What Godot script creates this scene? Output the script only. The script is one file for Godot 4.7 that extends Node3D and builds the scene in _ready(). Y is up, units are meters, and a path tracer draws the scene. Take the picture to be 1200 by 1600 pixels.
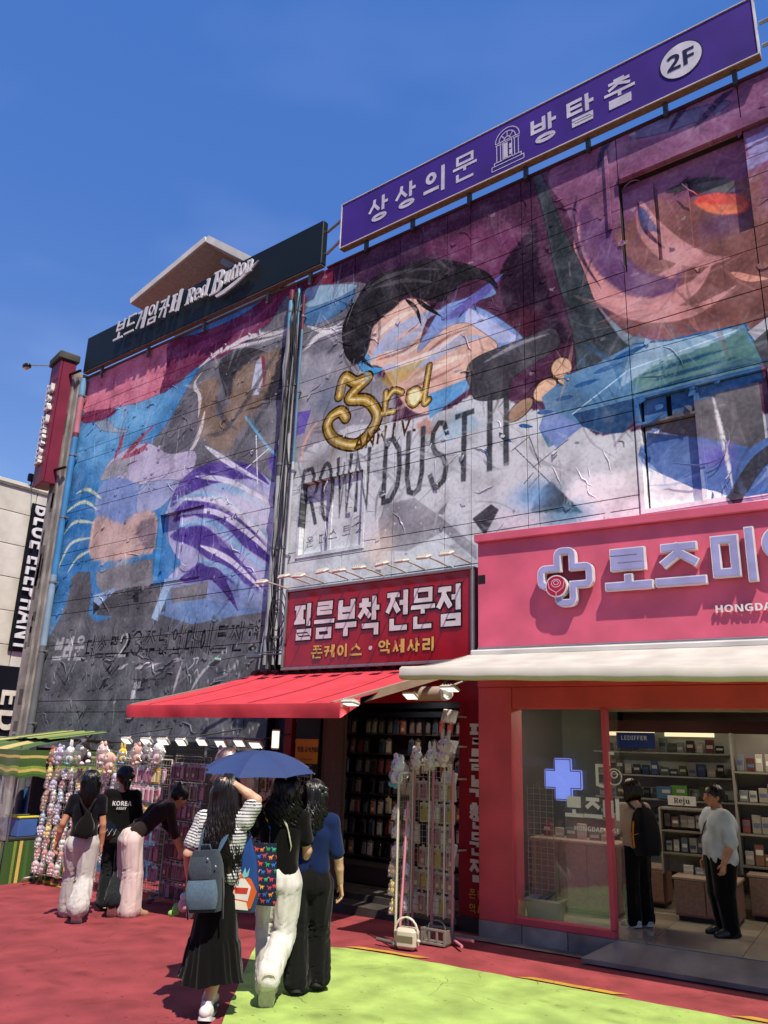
extends Node3D
# A sunny shopping street: painted wall, phone shop with awning, pink shop, people.

const ZW := -8.15            # plane of the painted wall
const PINK := Vector3(-4.609, 0.0, -7.584)   # ground corner of the pink shop
const TURN := 0.1133         # the pink shop stands turned by this much
var rng := RandomNumberGenerator.new()
var taken := {}
var M := {}
var noise := FastNoiseLite.new()

func _ready():
	rng.seed = 7
	# ---- camera
	var cam := Camera3D.new()
	cam.name = "camera"
	add_child(cam)
	cam.transform = Transform3D(Basis(Vector3(0.789, 0.031, -0.613), Vector3(0.153, 0.957, 0.245), Vector3(0.594, -0.287, 0.751)).orthonormalized(), Vector3(0, 1.8, 0))
	cam.fov = 66.13
	cam.near = 0.05
	cam.far = 600.0
	cam.current = true
	# ---- sky and air
	var sky_mat := ProceduralSkyMaterial.new()
	sky_mat.sky_top_color = Color(0.23, 0.385, 0.65)
	sky_mat.sky_horizon_color = Color(0.66, 0.79, 0.95)
	sky_mat.sky_curve = 0.148
	sky_mat.sky_energy_multiplier = 1.0
	sky_mat.ground_bottom_color = Color(0.22, 0.21, 0.2)
	sky_mat.ground_horizon_color = Color(0.5, 0.56, 0.64)
	sky_mat.sun_angle_max = 6.0
	sky_mat.sky_cover = wisps()
	sky_mat.sky_cover_modulate = Color(1, 1, 1, 0.22)
	var env := Environment.new()
	env.background_mode = Environment.BG_SKY
	env.sky = Sky.new()
	env.sky.sky_material = sky_mat
	env.background_energy_multiplier = 1.0
	env.tonemap_mode = Environment.TONE_MAPPER_LINEAR
	env.tonemap_exposure = 1.5
	env.sdfgi_enabled = true
	env.ssao_enabled = true
	env.ssil_enabled = true
	var we := WorldEnvironment.new()
	we.name = "world"
	we.environment = env
	add_child(we)
	# ---- sun
	var sun := DirectionalLight3D.new()
	sun.name = "sun"
	sun.light_color = Color(1.0, 0.955, 0.88)
	sun.light_energy = 1.35
	sun.light_angular_distance = 0.5
	sun.shadow_enabled = true
	add_child(sun)
	sun.look_at_from_position(Vector3(0.4395, 0.8616, 0.2538) * 30.0, Vector3.ZERO)
	# ---- everything else, large things first
	make_materials()
	build_ground()
	build_mural_building()
	build_left_neighbours()
	build_opposite_side()
	build_roof_signs()
	build_phone_shop()
	build_rose_shop()
	build_stall()
	build_racks()
	build_products()
	build_people()

func numbered(n: String) -> String:
	if not taken.has(n):
		taken[n] = 0
		return n
	taken[n] += 1
	return "%s_%03d" % [n, taken[n]]

func tag(o: Node, label: String, category: String, group := "", kind := ""):
	if label != "":
		o.set_meta("label", label)
	if category != "":
		o.set_meta("category", category)
	if group != "":
		o.set_meta("group", group)
	if kind != "":
		o.set_meta("kind", kind)

func thing(called: String, label: String, category: String, at := Vector3.ZERO, turn := 0.0, group := "") -> Node3D:
	var o := Node3D.new()
	o.name = numbered(called)
	add_child(o)
	o.position = at
	o.rotation.y = turn
	tag(o, label, category, group)
	return o

func part(parent: Node, called: String, mb: MB, mat: Material, label := "") -> MeshInstance3D:
	var o := MeshInstance3D.new()
	o.name = called if parent != self else numbered(called)
	o.mesh = mb.commit(mat)
	parent.add_child(o, true)
	if label != "":
		o.set_meta("label", label)
	return o

func part_mesh(parent: Node, called: String, mesh: Mesh, at := Vector3.ZERO, bs := Basis()) -> MeshInstance3D:
	var o := MeshInstance3D.new()
	o.name = called if parent != self else numbered(called)
	o.mesh = mesh
	o.transform = Transform3D(bs, at)
	parent.add_child(o, true)
	return o

func copy_of(o: Node3D, at: Vector3, turn: float, label := "", group := "") -> Node3D:
	var c: Node3D = o.duplicate()
	c.name = numbered(String(o.get_meta("base_name")))
	add_child(c)
	c.position = at
	c.rotation = Vector3(0, turn, 0)
	if label != "":
		c.set_meta("label", label)
	if group != "":
		c.set_meta("group", group)
	return c

func L(hex: String) -> Color:
	return Color(hex).srgb_to_linear()

func ground_y(x: float) -> float:
	var d := maxf(0.0, -4.6 - x)
	return -0.038 * d * d / (d + 0.6)

# ---------------------------------------------------------------- mesh builder
class MB:
	var v := PackedVector3Array()
	var ix := PackedInt32Array()
	var c := PackedColorArray()
	var uv := PackedVector2Array()
	var col := Color(1, 1, 1)

	func vert(p: Vector3, u := Vector2.ZERO) -> int:
		v.append(p)
		c.append(col)
		uv.append(u)
		return v.size() - 1

	func tri(a: Vector3, b: Vector3, d: Vector3):   # counter-clockwise from outside
		var i := vert(a)
		vert(b)
		vert(d)
		ix.append_array([i, i + 2, i + 1])

	func quad(a: Vector3, b: Vector3, d: Vector3, e: Vector3, ua := Vector2(0, 1), ub := Vector2(1, 1), ud := Vector2(1, 0), ue := Vector2(0, 0)):
		var i := vert(a, ua)
		vert(b, ub)
		vert(d, ud)
		vert(e, ue)
		ix.append_array([i, i + 2, i + 1, i, i + 3, i + 2])

	func face(pts: Array, out: Vector3):
		var n: Vector3 = (pts[1] - pts[0]).cross(pts[2] - pts[0])
		if n.dot(out) < 0.0:
			pts.reverse()
		var i := v.size()
		for p in pts:
			vert(p)
		for k in range(1, pts.size() - 1):
			ix.append_array([i, i + k + 1, i + k])

	func box(ce: Vector3, sz: Vector3, bs := Basis()):
		var h := sz * 0.5
		for ax in 3:
			for s in [-1.0, 1.0]:
				var n := Vector3.ZERO
				n[ax] = s * h[ax]
				var e1 := Vector3.ZERO
				var e2 := Vector3.ZERO
				e1[(ax + 1) % 3] = h[(ax + 1) % 3]
				e2[(ax + 2) % 3] = h[(ax + 2) % 3]
				if s < 0.0:
					e1 = -e1
				quad(ce + bs * (n - e1 - e2), ce + bs * (n + e1 - e2), ce + bs * (n + e1 + e2), ce + bs * (n - e1 + e2))

	func span(a: Vector3, b: Vector3):
		box((a + b) * 0.5, (b - a).abs())

	func cbox(ce: Vector3, sz: Vector3, r: float, bs := Basis()):   # chamfered edges
		var h := sz * 0.5
		r = minf(r, minf(h.x, minf(h.y, h.z)) * 0.9)
		for ax in 3:
			var b1 := (ax + 1) % 3
			var b2 := (ax + 2) % 3
			for s in [-1.0, 1.0]:
				var q := []
				for k in [[-1, -1], [1, -1], [1, 1], [-1, 1]]:
					var p := Vector3.ZERO
					p[ax] = s * h[ax]
					p[b1] = k[0] * (h[b1] - r)
					p[b2] = k[1] * (h[b2] - r)
					q.append(ce + bs * p)
				var n := Vector3.ZERO
				n[ax] = s
				face(q, bs * n)
			for s1 in [-1.0, 1.0]:
				for s2 in [-1.0, 1.0]:
					var q2 := []
					for k2 in [[0, -1], [0, 1], [1, 1], [1, -1]]:
						var p2 := Vector3.ZERO
						p2[ax] = k2[1] * (h[ax] - r)
						p2[b1] = s1 * (h[b1] if k2[0] == 0 else h[b1] - r)
						p2[b2] = s2 * (h[b2] - r if k2[0] == 0 else h[b2])
						q2.append(ce + bs * p2)
					var n2 := Vector3.ZERO
					n2[b1] = s1
					n2[b2] = s2
					face(q2, bs * n2)
		for sx in [-1.0, 1.0]:
			for sy in [-1.0, 1.0]:
				for sz2 in [-1.0, 1.0]:
					var sg := Vector3(sx, sy, sz2)
					var q3 := []
					for ax2 in 3:
						var p3 := (h - Vector3.ONE * r) * sg
						p3[ax2] = h[ax2] * sg[ax2]
						q3.append(ce + bs * p3)
					face(q3, bs * sg)

	func loft(rings: Array, cap_a := true, cap_b := true, closed := true):   # smooth skin over rings of equal length
		var n: int = rings[0].size()
		var base := v.size()
		for j in rings.size():
			for k in n:
				vert(rings[j][k], Vector2(float(k) / n, float(j) / maxf(1.0, rings.size() - 1.0)))
		var m := n if closed else n - 1
		for j in rings.size() - 1:
			for k in m:
				var a := base + j * n + k
				var b := base + j * n + (k + 1) % n
				ix.append_array([a, a + n, b, b, a + n, b + n])
		if cap_a:
			cap_fan(rings[0], true)
		if cap_b:
			cap_fan(rings[-1], false)

	func cap_fan(ring, flip: bool):
		var ce := Vector3.ZERO
		for p in ring:
			ce += p
		ce /= ring.size()
		var i := vert(ce)
		for p in ring:
			vert(p)
		var n: int = ring.size()
		for k in n:
			if flip:
				ix.append_array([i, i + 1 + k, i + 1 + (k + 1) % n])
			else:
				ix.append_array([i, i + 1 + (k + 1) % n, i + 1 + k])

	func tube(pts: Array, rad, n := 6, flat := 1.0):
		var rings := []
		var up := Vector3.UP
		for j in pts.size():
			var d: Vector3 = (pts[mini(j + 1, pts.size() - 1)] - pts[maxi(j - 1, 0)]).normalized()
			if absf(d.dot(up)) > 0.95:
				up = Vector3.RIGHT if absf(d.x) < 0.8 else Vector3.BACK
			var s := d.cross(up).normalized()
			var u := s.cross(d).normalized()
			var r: float = rad if (rad is float or rad is int) else rad[j]
			var ring := PackedVector3Array()
			for k in n:
				var a := TAU * k / n
				ring.append(pts[j] + s * cos(a) * r - u * sin(a) * r * flat)
			rings.append(ring)
		loft(rings)

	func ball(ce: Vector3, r: Vector3, n := 10, m := 7):
		var rings := []
		for j in m + 1:
			var t := PI * (0.02 + 0.96 * j / m)
			var ring := PackedVector3Array()
			for k in n:
				var a := TAU * k / n
				ring.append(ce + Vector3(sin(t) * cos(a) * r.x, -cos(t) * r.y, -sin(t) * sin(a) * r.z))
			rings.append(ring)
		loft(rings)

	func lathe(prof: Array, n := 14, bs := Basis(), at := Vector3.ZERO):   # [radius, height] pairs from the bottom up
		var rings := []
		for p in prof:
			var ring := PackedVector3Array()
			for k in n:
				var a := TAU * k / n
				ring.append(at + bs * Vector3(cos(a) * p[0], p[1], -sin(a) * p[0]))
			rings.append(ring)
		loft(rings)

	func prism(poly: PackedVector2Array, z0: float, z1: float):   # simple polygon, front at z1
		var t := Geometry2D.triangulate_polygon(poly)
		for k in range(0, t.size(), 3):
			var a := poly[t[k]]
			var b := poly[t[k + 1]]
			var d := poly[t[k + 2]]
			face([Vector3(a.x, a.y, z1), Vector3(b.x, b.y, z1), Vector3(d.x, d.y, z1)], Vector3.BACK)
			face([Vector3(a.x, a.y, z0), Vector3(b.x, b.y, z0), Vector3(d.x, d.y, z0)], Vector3.FORWARD)
		var cw := Geometry2D.is_polygon_clockwise(poly)
		for k in poly.size():
			var p := poly[k]
			var q := poly[(k + 1) % poly.size()]
			if cw:
				quad(Vector3(q.x, q.y, z0), Vector3(p.x, p.y, z0), Vector3(p.x, p.y, z1), Vector3(q.x, q.y, z1))
			else:
				quad(Vector3(p.x, p.y, z0), Vector3(q.x, q.y, z0), Vector3(q.x, q.y, z1), Vector3(p.x, p.y, z1))

	func commit(mat: Material) -> ArrayMesh:
		var n := PackedVector3Array()
		n.resize(v.size())
		for t in range(0, ix.size(), 3):
			var i0 := ix[t]
			var i1 := ix[t + 1]
			var i2 := ix[t + 2]
			var f := (v[i2] - v[i0]).cross(v[i1] - v[i0])
			n[i0] += f
			n[i1] += f
			n[i2] += f
		for i in n.size():
			n[i] = n[i].normalized() if n[i].length_squared() > 1e-20 else Vector3.UP
		var a := []
		a.resize(Mesh.ARRAY_MAX)
		a[Mesh.ARRAY_VERTEX] = v
		a[Mesh.ARRAY_NORMAL] = n
		a[Mesh.ARRAY_COLOR] = c
		a[Mesh.ARRAY_TEX_UV] = uv
		a[Mesh.ARRAY_INDEX] = ix
		var m := ArrayMesh.new()
		m.add_surface_from_arrays(Mesh.PRIMITIVE_TRIANGLES, a)
		m.surface_set_material(0, mat)
		return m

# ---------------------------------------------------------------- materials
func noise_image(w: int, h: int, freq: float, oct := 4, sd := 1, type := FastNoiseLite.TYPE_SIMPLEX_SMOOTH) -> Image:
	var f := FastNoiseLite.new()
	f.noise_type = type
	f.frequency = freq
	f.fractal_octaves = oct
	f.seed = sd
	return f.get_seamless_image(w, h, false, false, 0.15, true)

func gray_texture(im: Image, lo: float, hi: float) -> ImageTexture:   # remap the grey levels
	var d := im.get_data()
	for i in d.size():
		d[i] = int(clampf(lerpf(lo, hi, d[i] / 255.0), 0.0, 1.0) * 255.0)
	return ImageTexture.create_from_image(Image.create_from_data(im.get_width(), im.get_height(), false, Image.FORMAT_L8, d))

func mat(rough: float, metallic := 0.0, tex: Texture2D = null, scale := 1.0, bump: Texture2D = null, bump_cm := 0.1, spec := 0.5) -> StandardMaterial3D:
	var m := StandardMaterial3D.new()
	m.vertex_color_use_as_albedo = true
	m.roughness = rough
	m.metallic = metallic
	m.metallic_specular = spec
	if tex or bump:
		m.uv1_triplanar = true
		m.uv1_scale = Vector3.ONE * scale
	if tex:
		m.albedo_texture = tex
	if bump:
		m.heightmap_enabled = true
		m.heightmap_texture = bump
		m.heightmap_scale = bump_cm
	return m

func make_materials():
	var n1 := noise_image(256, 256, 0.012, 5, 3)
	var n2 := noise_image(256, 256, 0.05, 4, 5)
	var n3 := noise_image(256, 256, 0.25, 2, 9)
	var soft := gray_texture(n1, 0.84, 1.0)
	var grain := gray_texture(n2, 0.80, 1.0)
	var fine := gray_texture(n3, 0.0, 1.0)
	var lumps := gray_texture(n2, 0.0, 1.0)
	M.paint = mat(0.55, 0.0, soft, 0.45, fine, 0.012)
	M.sign = mat(0.48, 0.0, soft, 0.3, null, 0.0, 0.35)
	M.plaster = mat(0.9, 0.0, grain, 0.7, lumps, 0.25)
	M.metal = mat(0.38, 0.75, soft, 0.8)
	M.galv = mat(0.5, 0.3, grain, 0.9)
	M.plastic = mat(0.35, 0.0, soft, 0.8)
	M.gloss = mat(0.18, 0.0, soft, 0.8)
	M.cloth = mat(0.92, 0.0, grain, 3.0, fine, 0.05, 0.25)
	M.cloth.rim_enabled = true
	M.cloth.rim = 0.25
	M.cloth.rim_tint = 0.6
	M.cotton = mat(0.9, 0.0, soft, 1.2, null, 0.0, 0.2)
	M.cotton.rim_enabled = true
	M.cotton.rim = 0.2
	M.cotton.rim_tint = 0.7
	M.canvas = mat(0.8, 0.0, soft, 0.6, lumps, 0.05, 0.3)
	M.canvas.backlight_enabled = true
	M.canvas.backlight = Color(0.5, 0.12, 0.12)
	M.skin = mat(0.5, 0.0, soft, 4.0, null, 0.0, 0.4)
	M.skin.subsurf_scatter_enabled = true
	M.skin.subsurf_scatter_strength = 0.08
	M.hair = mat(0.34, 0.0, grain, 8.0, null, 0.0, 0.5)
	M.rubber = mat(0.75, 0.0, grain, 2.0)
	M.plush = mat(0.95, 0.0, grain, 6.0, fine, 0.2, 0.2)
	M.plush.rim_enabled = true
	M.plush.rim = 0.4
	M.concrete = mat(0.9, 0.0, gray_texture(n1, 0.62, 1.0), 0.5, lumps, 0.2, 0.3)
	M.tile = mat(0.12, 0.0, soft, 0.5)
	M.wood = mat(0.5, 0.0, grain, 1.5)
	M.glass = StandardMaterial3D.new()
	M.glass.transparency = BaseMaterial3D.TRANSPARENCY_ALPHA
	M.glass.albedo_color = Color(0.92, 0.97, 0.96, 0.06)
	M.glass.roughness = 0.02
	M.glass.metallic_specular = 0.6
	M.clear = StandardMaterial3D.new()
	M.clear.transparency = BaseMaterial3D.TRANSPARENCY_ALPHA
	M.clear.albedo_color = Color(1, 1, 1, 0.10)
	M.clear.roughness = 0.12
	M.clear.metallic_specular = 0.7
	M.sheet = StandardMaterial3D.new()
	M.sheet.transparency = BaseMaterial3D.TRANSPARENCY_ALPHA
	M.sheet.albedo_color = Color(0.9, 0.94, 0.95, 0.16)
	M.sheet.roughness = 0.15
	M.lit = StandardMaterial3D.new()
	M.lit.albedo_color = Color(0.9, 0.9, 0.88)
	M.lit.emission_enabled = true
	M.lit.emission = Color(1.0, 0.97, 0.92)
	M.lit.emission_energy_multiplier = 0.75
	M.lit_soft = M.lit.duplicate()
	M.lit_soft.emission = Color(1.0, 0.9, 0.7)
	M.lit_soft.emission_energy_multiplier = 0.7

func wisps() -> ImageTexture:   # thin clouds, seen only as faint streaks
	var w := 1024
	var h := 512
	var f := FastNoiseLite.new()
	f.frequency = 0.9
	f.fractal_octaves = 5
	f.seed = 21
	var d := PackedByteArray()
	d.resize(w * h * 4)
	for y in h:
		var lat := (0.5 - (y + 0.5) / h) * PI
		for x in w:
			var i := (y * w + x) * 4
			d[i] = 235
			d[i + 1] = 240
			d[i + 2] = 250
			if lat > 0.0:
				var lon := (x + 0.5) / w * TAU
				var p := Vector3(cos(lon) * cos(lat), sin(lat) * 4.0, sin(lon) * cos(lat)) * 2.2
				var q := f.get_noise_3d(p.x, p.y, p.z) * 0.5 + 0.5
				d[i + 3] = int(clampf((q - 0.52) * 1.4, 0.0, 0.35) * clampf(1.2 - sin(lat) * 1.3, 0.05, 1.0) * 255.0)
	return ImageTexture.create_from_image(Image.create_from_data(w, h, false, Image.FORMAT_RGBA8, d))

# ---------------------------------------------------------------- lettering
func jamo(k: String, up: bool) -> Array:   # strokes in a unit square; a stroke is [closed, points]
	match k:
		"g": return [[false, [0, 1, 1, 1, (0.92 if up else 0.25), 0]]]
		"G": return [[false, [0, 1, 1, 1, 1, 0]]]
		"n": return [[false, [0, 1, 0, 0, 1, 0]]]
		"d": return [[false, [1, 1, 0, 1, 0, 0, 1, 0]]]
		"r": return [[false, [0, 1, 1, 1, 1, 0.5, 0, 0.5, 0, 0, 1, 0]]]
		"m": return [[true, [0, 0, 1, 0, 1, 1, 0, 1]]]
		"b": return [[false, [0, 1, 0, 0, 1, 0, 1, 1]], [false, [0, 0.5, 1, 0.5]]]
		"s": return [[false, [0.5, 1, 0.46, 0.62, 0, 0]], [false, [0.5, 0.6, 1, 0]]]
		"o": return [[true, ring(0.5, 0.5, 0.5, 0.5)]]
		"j": return [[false, [0.02, 1, 0.98, 1]], [false, [0.5, 1, 0.42, 0.55, 0, 0]], [false, [0.5, 0.6, 1, 0]]]
		"c": return [[false, [0.3, 1, 0.7, 1]], [false, [0.02, 0.72, 0.98, 0.72]], [false, [0.5, 0.72, 0.42, 0.4, 0, 0]], [false, [0.5, 0.42, 1, 0]]]
		"k": return [[false, [0, 1, 1, 1, (0.92 if up else 0.3), 0]], [false, [0, 0.52, 0.9, 0.52]]]
		"t": return [[false, [1, 1, 0, 1, 0, 0, 1, 0]], [false, [0, 0.5, 0.95, 0.5]]]
		"p": return [[false, [0, 1, 1, 1]], [false, [0, 0, 1, 0]], [false, [0.28, 1, 0.28, 0]], [false, [0.72, 1, 0.72, 0]]]
		"h": return [[false, [0.3, 1, 0.7, 1]], [false, [0, 0.74, 1, 0.74]], [true, ring(0.5, 0.26, 0.36, 0.26)]]
		"A": return [[false, [0.3, 1, 0.3, 0]], [false, [0.3, 0.5, 1, 0.5]]]
		"AE": return [[false, [0.1, 1, 0.1, 0]], [false, [0.1, 0.5, 0.9, 0.5]], [false, [0.9, 1, 0.9, 0]]]
		"EO": return [[false, [0.8, 1, 0.8, 0]], [false, [0, 0.5, 0.8, 0.5]]]
		"E": return [[false, [0.4, 1, 0.4, 0]], [false, [-0.1, 0.5, 0.4, 0.5]], [false, [1, 1, 1, 0]]]
		"YEO": return [[false, [0.8, 1, 0.8, 0]], [false, [0, 0.66, 0.8, 0.66]], [false, [0, 0.34, 0.8, 0.34]]]
		"I": return [[false, [0.5, 1, 0.5, 0]]]
		"O": return [[false, [0, 0, 1, 0]], [false, [0.5, 0, 0.5, 1]]]
		"U": return [[false, [0, 1, 1, 1]], [false, [0.5, 1, 0.5, 0]]]
		"YU": return [[false, [0, 1, 1, 1]], [false, [0.3, 1, 0.3, 0]], [false, [0.7, 1, 0.7, 0]]]
		"EU": return [[false, [0, 0.5, 1, 0.5]]]
	return []

func ring(cx: float, cy: float, rx: float, ry: float, n := 20) -> Array:
	var a := []
	for k in n:
		a.append(cx + cos(TAU * k / n) * rx)
		a.append(cy + sin(TAU * k / n) * ry)
	return a

const FIRST := ["g", "", "n", "d", "", "r", "m", "b", "", "s", "", "o", "j", "", "c", "k", "t", "p", "h"]
const VOWEL := ["A", "AE", "", "", "EO", "E", "YEO", "", "O", "", "", "", "", "U", "", "", "", "YU", "EU", "UI", "I"]

# strokes of one written character in a unit square, w is the stroke width the outline leaves room for
func character(ch: String, w: float) -> Array:
	var u := ch.unicode_at(0)
	var out := []
	if u >= 0xAC00 and u <= 0xD7A3:
		var i := u - 0xAC00
		var f: String = FIRST[i / 588]
		var vo: String = VOWEL[(i % 588) / 28]
		var last: String = {1: "G", 4: "n", 8: "r", 16: "m", 17: "b", 21: "o", 22: "j"}.get(i % 28, "")
		var h := w * 0.5
		if vo == "UI":
			put_strokes(out, jamo(f, true), Rect2(0.12, 0.46, 0.46, 0.46), h)
			put_strokes(out, [[false, [0.0, 0.5, 1.0, 0.5]]], Rect2(0.02, 0.1, 0.68, 0.2), h)
			put_strokes(out, [[false, [0.5, 1, 0.5, 0]]], Rect2(0.8, 0, 0.16, 1), h)
		elif vo in ["O", "U", "YU", "EU"]:
			if last == "":
				put_strokes(out, jamo(f, true), Rect2(0.13, 0.46, 0.74, 0.52), h)
				put_strokes(out, jamo(vo, true), Rect2(0.0, 0.02, 1.0, 0.36) if vo != "EU" else Rect2(0.0, 0.0, 1.0, 0.24), h)
			else:
				put_strokes(out, jamo(f, true), Rect2(0.14, 0.64, 0.72, 0.36), h)
				put_strokes(out, jamo(vo, true), Rect2(0.0, 0.36, 1.0, 0.22) if vo != "EU" else Rect2(0.0, 0.38, 1.0, 0.16), h)
				put_strokes(out, jamo(last, true), Rect2(0.14, 0.0, 0.72, 0.3), h)
		else:
			var top := last == ""
			var wide := vo in ["E", "AE"]
			put_strokes(out, jamo(f, false), Rect2(0.03, 0.1 if top else 0.44, 0.44 if wide else 0.54, 0.8 if top else 0.52), h)
			put_strokes(out, jamo(vo, false), Rect2(0.58 if wide else 0.6, 0.0 if top else 0.38, 0.36, 1.0 if top else 0.62), h)
			if not top:
				put_strokes(out, jamo(last, true), Rect2(0.2, 0.0, 0.72, 0.3), h)
		return out
	var s := []
	match ch:
		"2": s = [[false, [0.02, 0.72, 0.12, 0.94, 0.4, 1.0, 0.75, 0.97, 0.92, 0.76, 0.8, 0.52, 0.02, 0.02, 1, 0.02]]]
		"3": s = [[false, [0.02, 0.85, 0.3, 1, 0.7, 1, 0.95, 0.8, 0.8, 0.58, 0.4, 0.52]], [false, [0.55, 0.54, 0.9, 0.44, 1, 0.22, 0.75, 0, 0.3, 0, 0, 0.16]]]
		"r": s = [[false, [0.1, 0.66, 0.1, 0]], [false, [0.1, 0.46, 0.4, 0.66, 0.8, 0.62]]]
		"d": s = [[false, [0.9, 1, 0.9, 0]], [true, ring(0.48, 0.3, 0.42, 0.3)]]
		"R": s = [[false, [0.05, 0, 0.05, 1, 0.7, 1, 0.95, 0.84, 0.92, 0.62, 0.6, 0.5, 0.1, 0.5]], [false, [0.45, 0.5, 1, 0]]]
		"O": s = [[true, ring(0.5, 0.5, 0.5, 0.5)]]
		"W": s = [[false, [0, 1, 0.25, 0, 0.5, 0.85, 0.75, 0, 1, 1]]]
		"N": s = [[false, [0.05, 0, 0.05, 1, 0.95, 0, 0.95, 1]]]
		"D": s = [[true, [0.05, 0, 0.05, 1, 0.5, 1, 0.9, 0.8, 1, 0.5, 0.9, 0.2, 0.5, 0]]]
		"U": s = [[false, [0.05, 1, 0.05, 0.3, 0.2, 0.05, 0.5, 0, 0.8, 0.05, 0.95, 0.3, 0.95, 1]]]
		"S": s = [[false, [0.95, 0.8, 0.75, 0.97, 0.45, 1, 0.12, 0.88, 0.08, 0.68, 0.3, 0.54, 0.75, 0.44, 0.95, 0.28, 0.85, 0.08, 0.5, 0, 0.2, 0.05, 0.02, 0.2]]]
		"T": s = [[false, [0, 1, 1, 1]], [false, [0.5, 1, 0.5, 0]]]
		"I": s = [[false, [0.5, 1, 0.5, 0]]]
		"A": s = [[false, [0, 0, 0.5, 1, 1, 0]], [false, [0.2, 0.36, 0.8, 0.36]]]
		"V": s = [[false, [0, 1, 0.5, 0, 1, 1]]]
		".": s = [[false, [0.1, 0, 0.25, 0]]]
	put_strokes(out, s, Rect2(0, 0, 1, 1), w * 0.5)
	return out

func put_strokes(out: Array, strokes: Array, r: Rect2, h: float):
	var x0 := r.position.x + h
	var y0 := r.position.y + h
	var sx := maxf(0.01, r.size.x - 2.0 * h)
	var sy := maxf(0.01, r.size.y - 2.0 * h)
	for s in strokes:
		var p := PackedVector2Array()
		for k in range(0, s[1].size(), 2):
			p.append(Vector2(x0 + s[1][k] * sx, y0 + s[1][k + 1] * sy))
		# open straight ends reach the edge of the box
		if not s[0]:
			p[0] += (p[0] - p[1]).normalized() * h * 0.98
			p[-1] += (p[-1] - p[-2]).normalized() * h * 0.98
		out.append([s[0], p])

# a stroke as mitred quads
func band(p: PackedVector2Array, closed: bool, w: float) -> Array:
	var n := p.size()
	var lft := []
	var rgt := []
	for k in n:
		var a := p[(k - 1 + n) % n] if closed or k > 0 else p[k]
		var b := p[(k + 1) % n] if closed or k < n - 1 else p[k]
		var d1 := (p[k] - a).normalized() if a != p[k] else (b - p[k]).normalized()
		var d2 := (b - p[k]).normalized() if b != p[k] else d1
		var n1 := Vector2(-d1.y, d1.x)
		var n2 := Vector2(-d2.y, d2.x)
		var m := (n1 + n2).normalized()
		m *= (w * 0.5) / maxf(0.35, m.dot(n1))
		lft.append(p[k] + m)
		rgt.append(p[k] - m)
	var q := []
	for k in (n if closed else n - 1):
		var j := (k + 1) % n
		q.append([rgt[k], rgt[j], lft[j], lft[k]])
	return q

# one raised letter: lower left corner at the origin
func letter_mesh(ch: String, sz: Vector2, wt: float, z0: float, depth: float, col: Color, slant := 0.0, rim := 0.0, rim_col := Color.BLACK) -> MB:
	var mb := MB.new()
	var k := 0
	var fine := crowded(ch)
	for pass_no in 2:
		if pass_no == 0 and rim <= 0.0:
			continue
		mb.col = rim_col if pass_no == 0 else col
		var em := minf(sz.x, sz.y) * fine
		for s in character(ch, wt * em / maxf(sz.x, sz.y)):
			var p := PackedVector2Array()
			for q in s[1]:
				p.append(Vector2(q.x * sz.x + q.y * sz.y * slant, q.y * sz.y))
			if pass_no == 0 and not s[0]:
				p[0] += (p[0] - p[1]).normalized() * rim
				p[-1] += (p[-1] - p[-2]).normalized() * rim
			var zf := z0 + depth + k * 0.0006 + (0.0 if pass_no == 0 else (0.006 if rim > 0.0 else 0.0))
			k += 1
			for q in band(p, s[0], wt * em + (2.0 * rim if pass_no == 0 else 0.0)):
				var a := Vector3(q[0].x, q[0].y, zf)
				var b := Vector3(q[1].x, q[1].y, zf)
				var d := Vector3(q[2].x, q[2].y, zf)
				var e := Vector3(q[3].x, q[3].y, zf)
				mb.quad(a, b, d, e)
				var bk := Vector3(0, 0, z0 - zf)
				mb.quad(a + bk, b + bk, b, a)
				mb.quad(d + bk, e + bk, e, d)
				mb.quad(b + bk, d + bk, d, b)
				mb.quad(e + bk, a + bk, a, e)
	return mb

func crowded(ch: String) -> float:   # tightly packed characters are drawn with thinner strokes
	var u := ch.unicode_at(0) - 0xAC00
	if u < 0 or u > 11171:
		return 1.0
	var vo: String = VOWEL[(u % 588) / 28]
	return 0.74 if u % 28 != 0 and vo in ["O", "U", "YU", "EU"] else (0.88 if u % 28 != 0 else 1.0)

# a line of raised letters; each is a part called "letter"
func write(parent: Node3D, text: String, at: Vector3, sz: Vector2, gap: float, wt: float, depth: float, col: Color, m: Material, slant := 0.0, rim := 0.0, rim_col := Color.BLACK, down := false):
	var x := 0.0
	var y := 0.0
	for ch in text:
		if ch == " ":
			x += sz.x * 0.45
			y += sz.y * 0.5
			continue
		var o := part(parent, "letter", letter_mesh(ch, sz, wt, 0.0, depth, col, slant, rim, rim_col), m)
		o.position = at + (Vector3(0, -y, 0) if down else Vector3(x, 0, 0))
		x += sz.x + gap
		y += sz.y + gap

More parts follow.
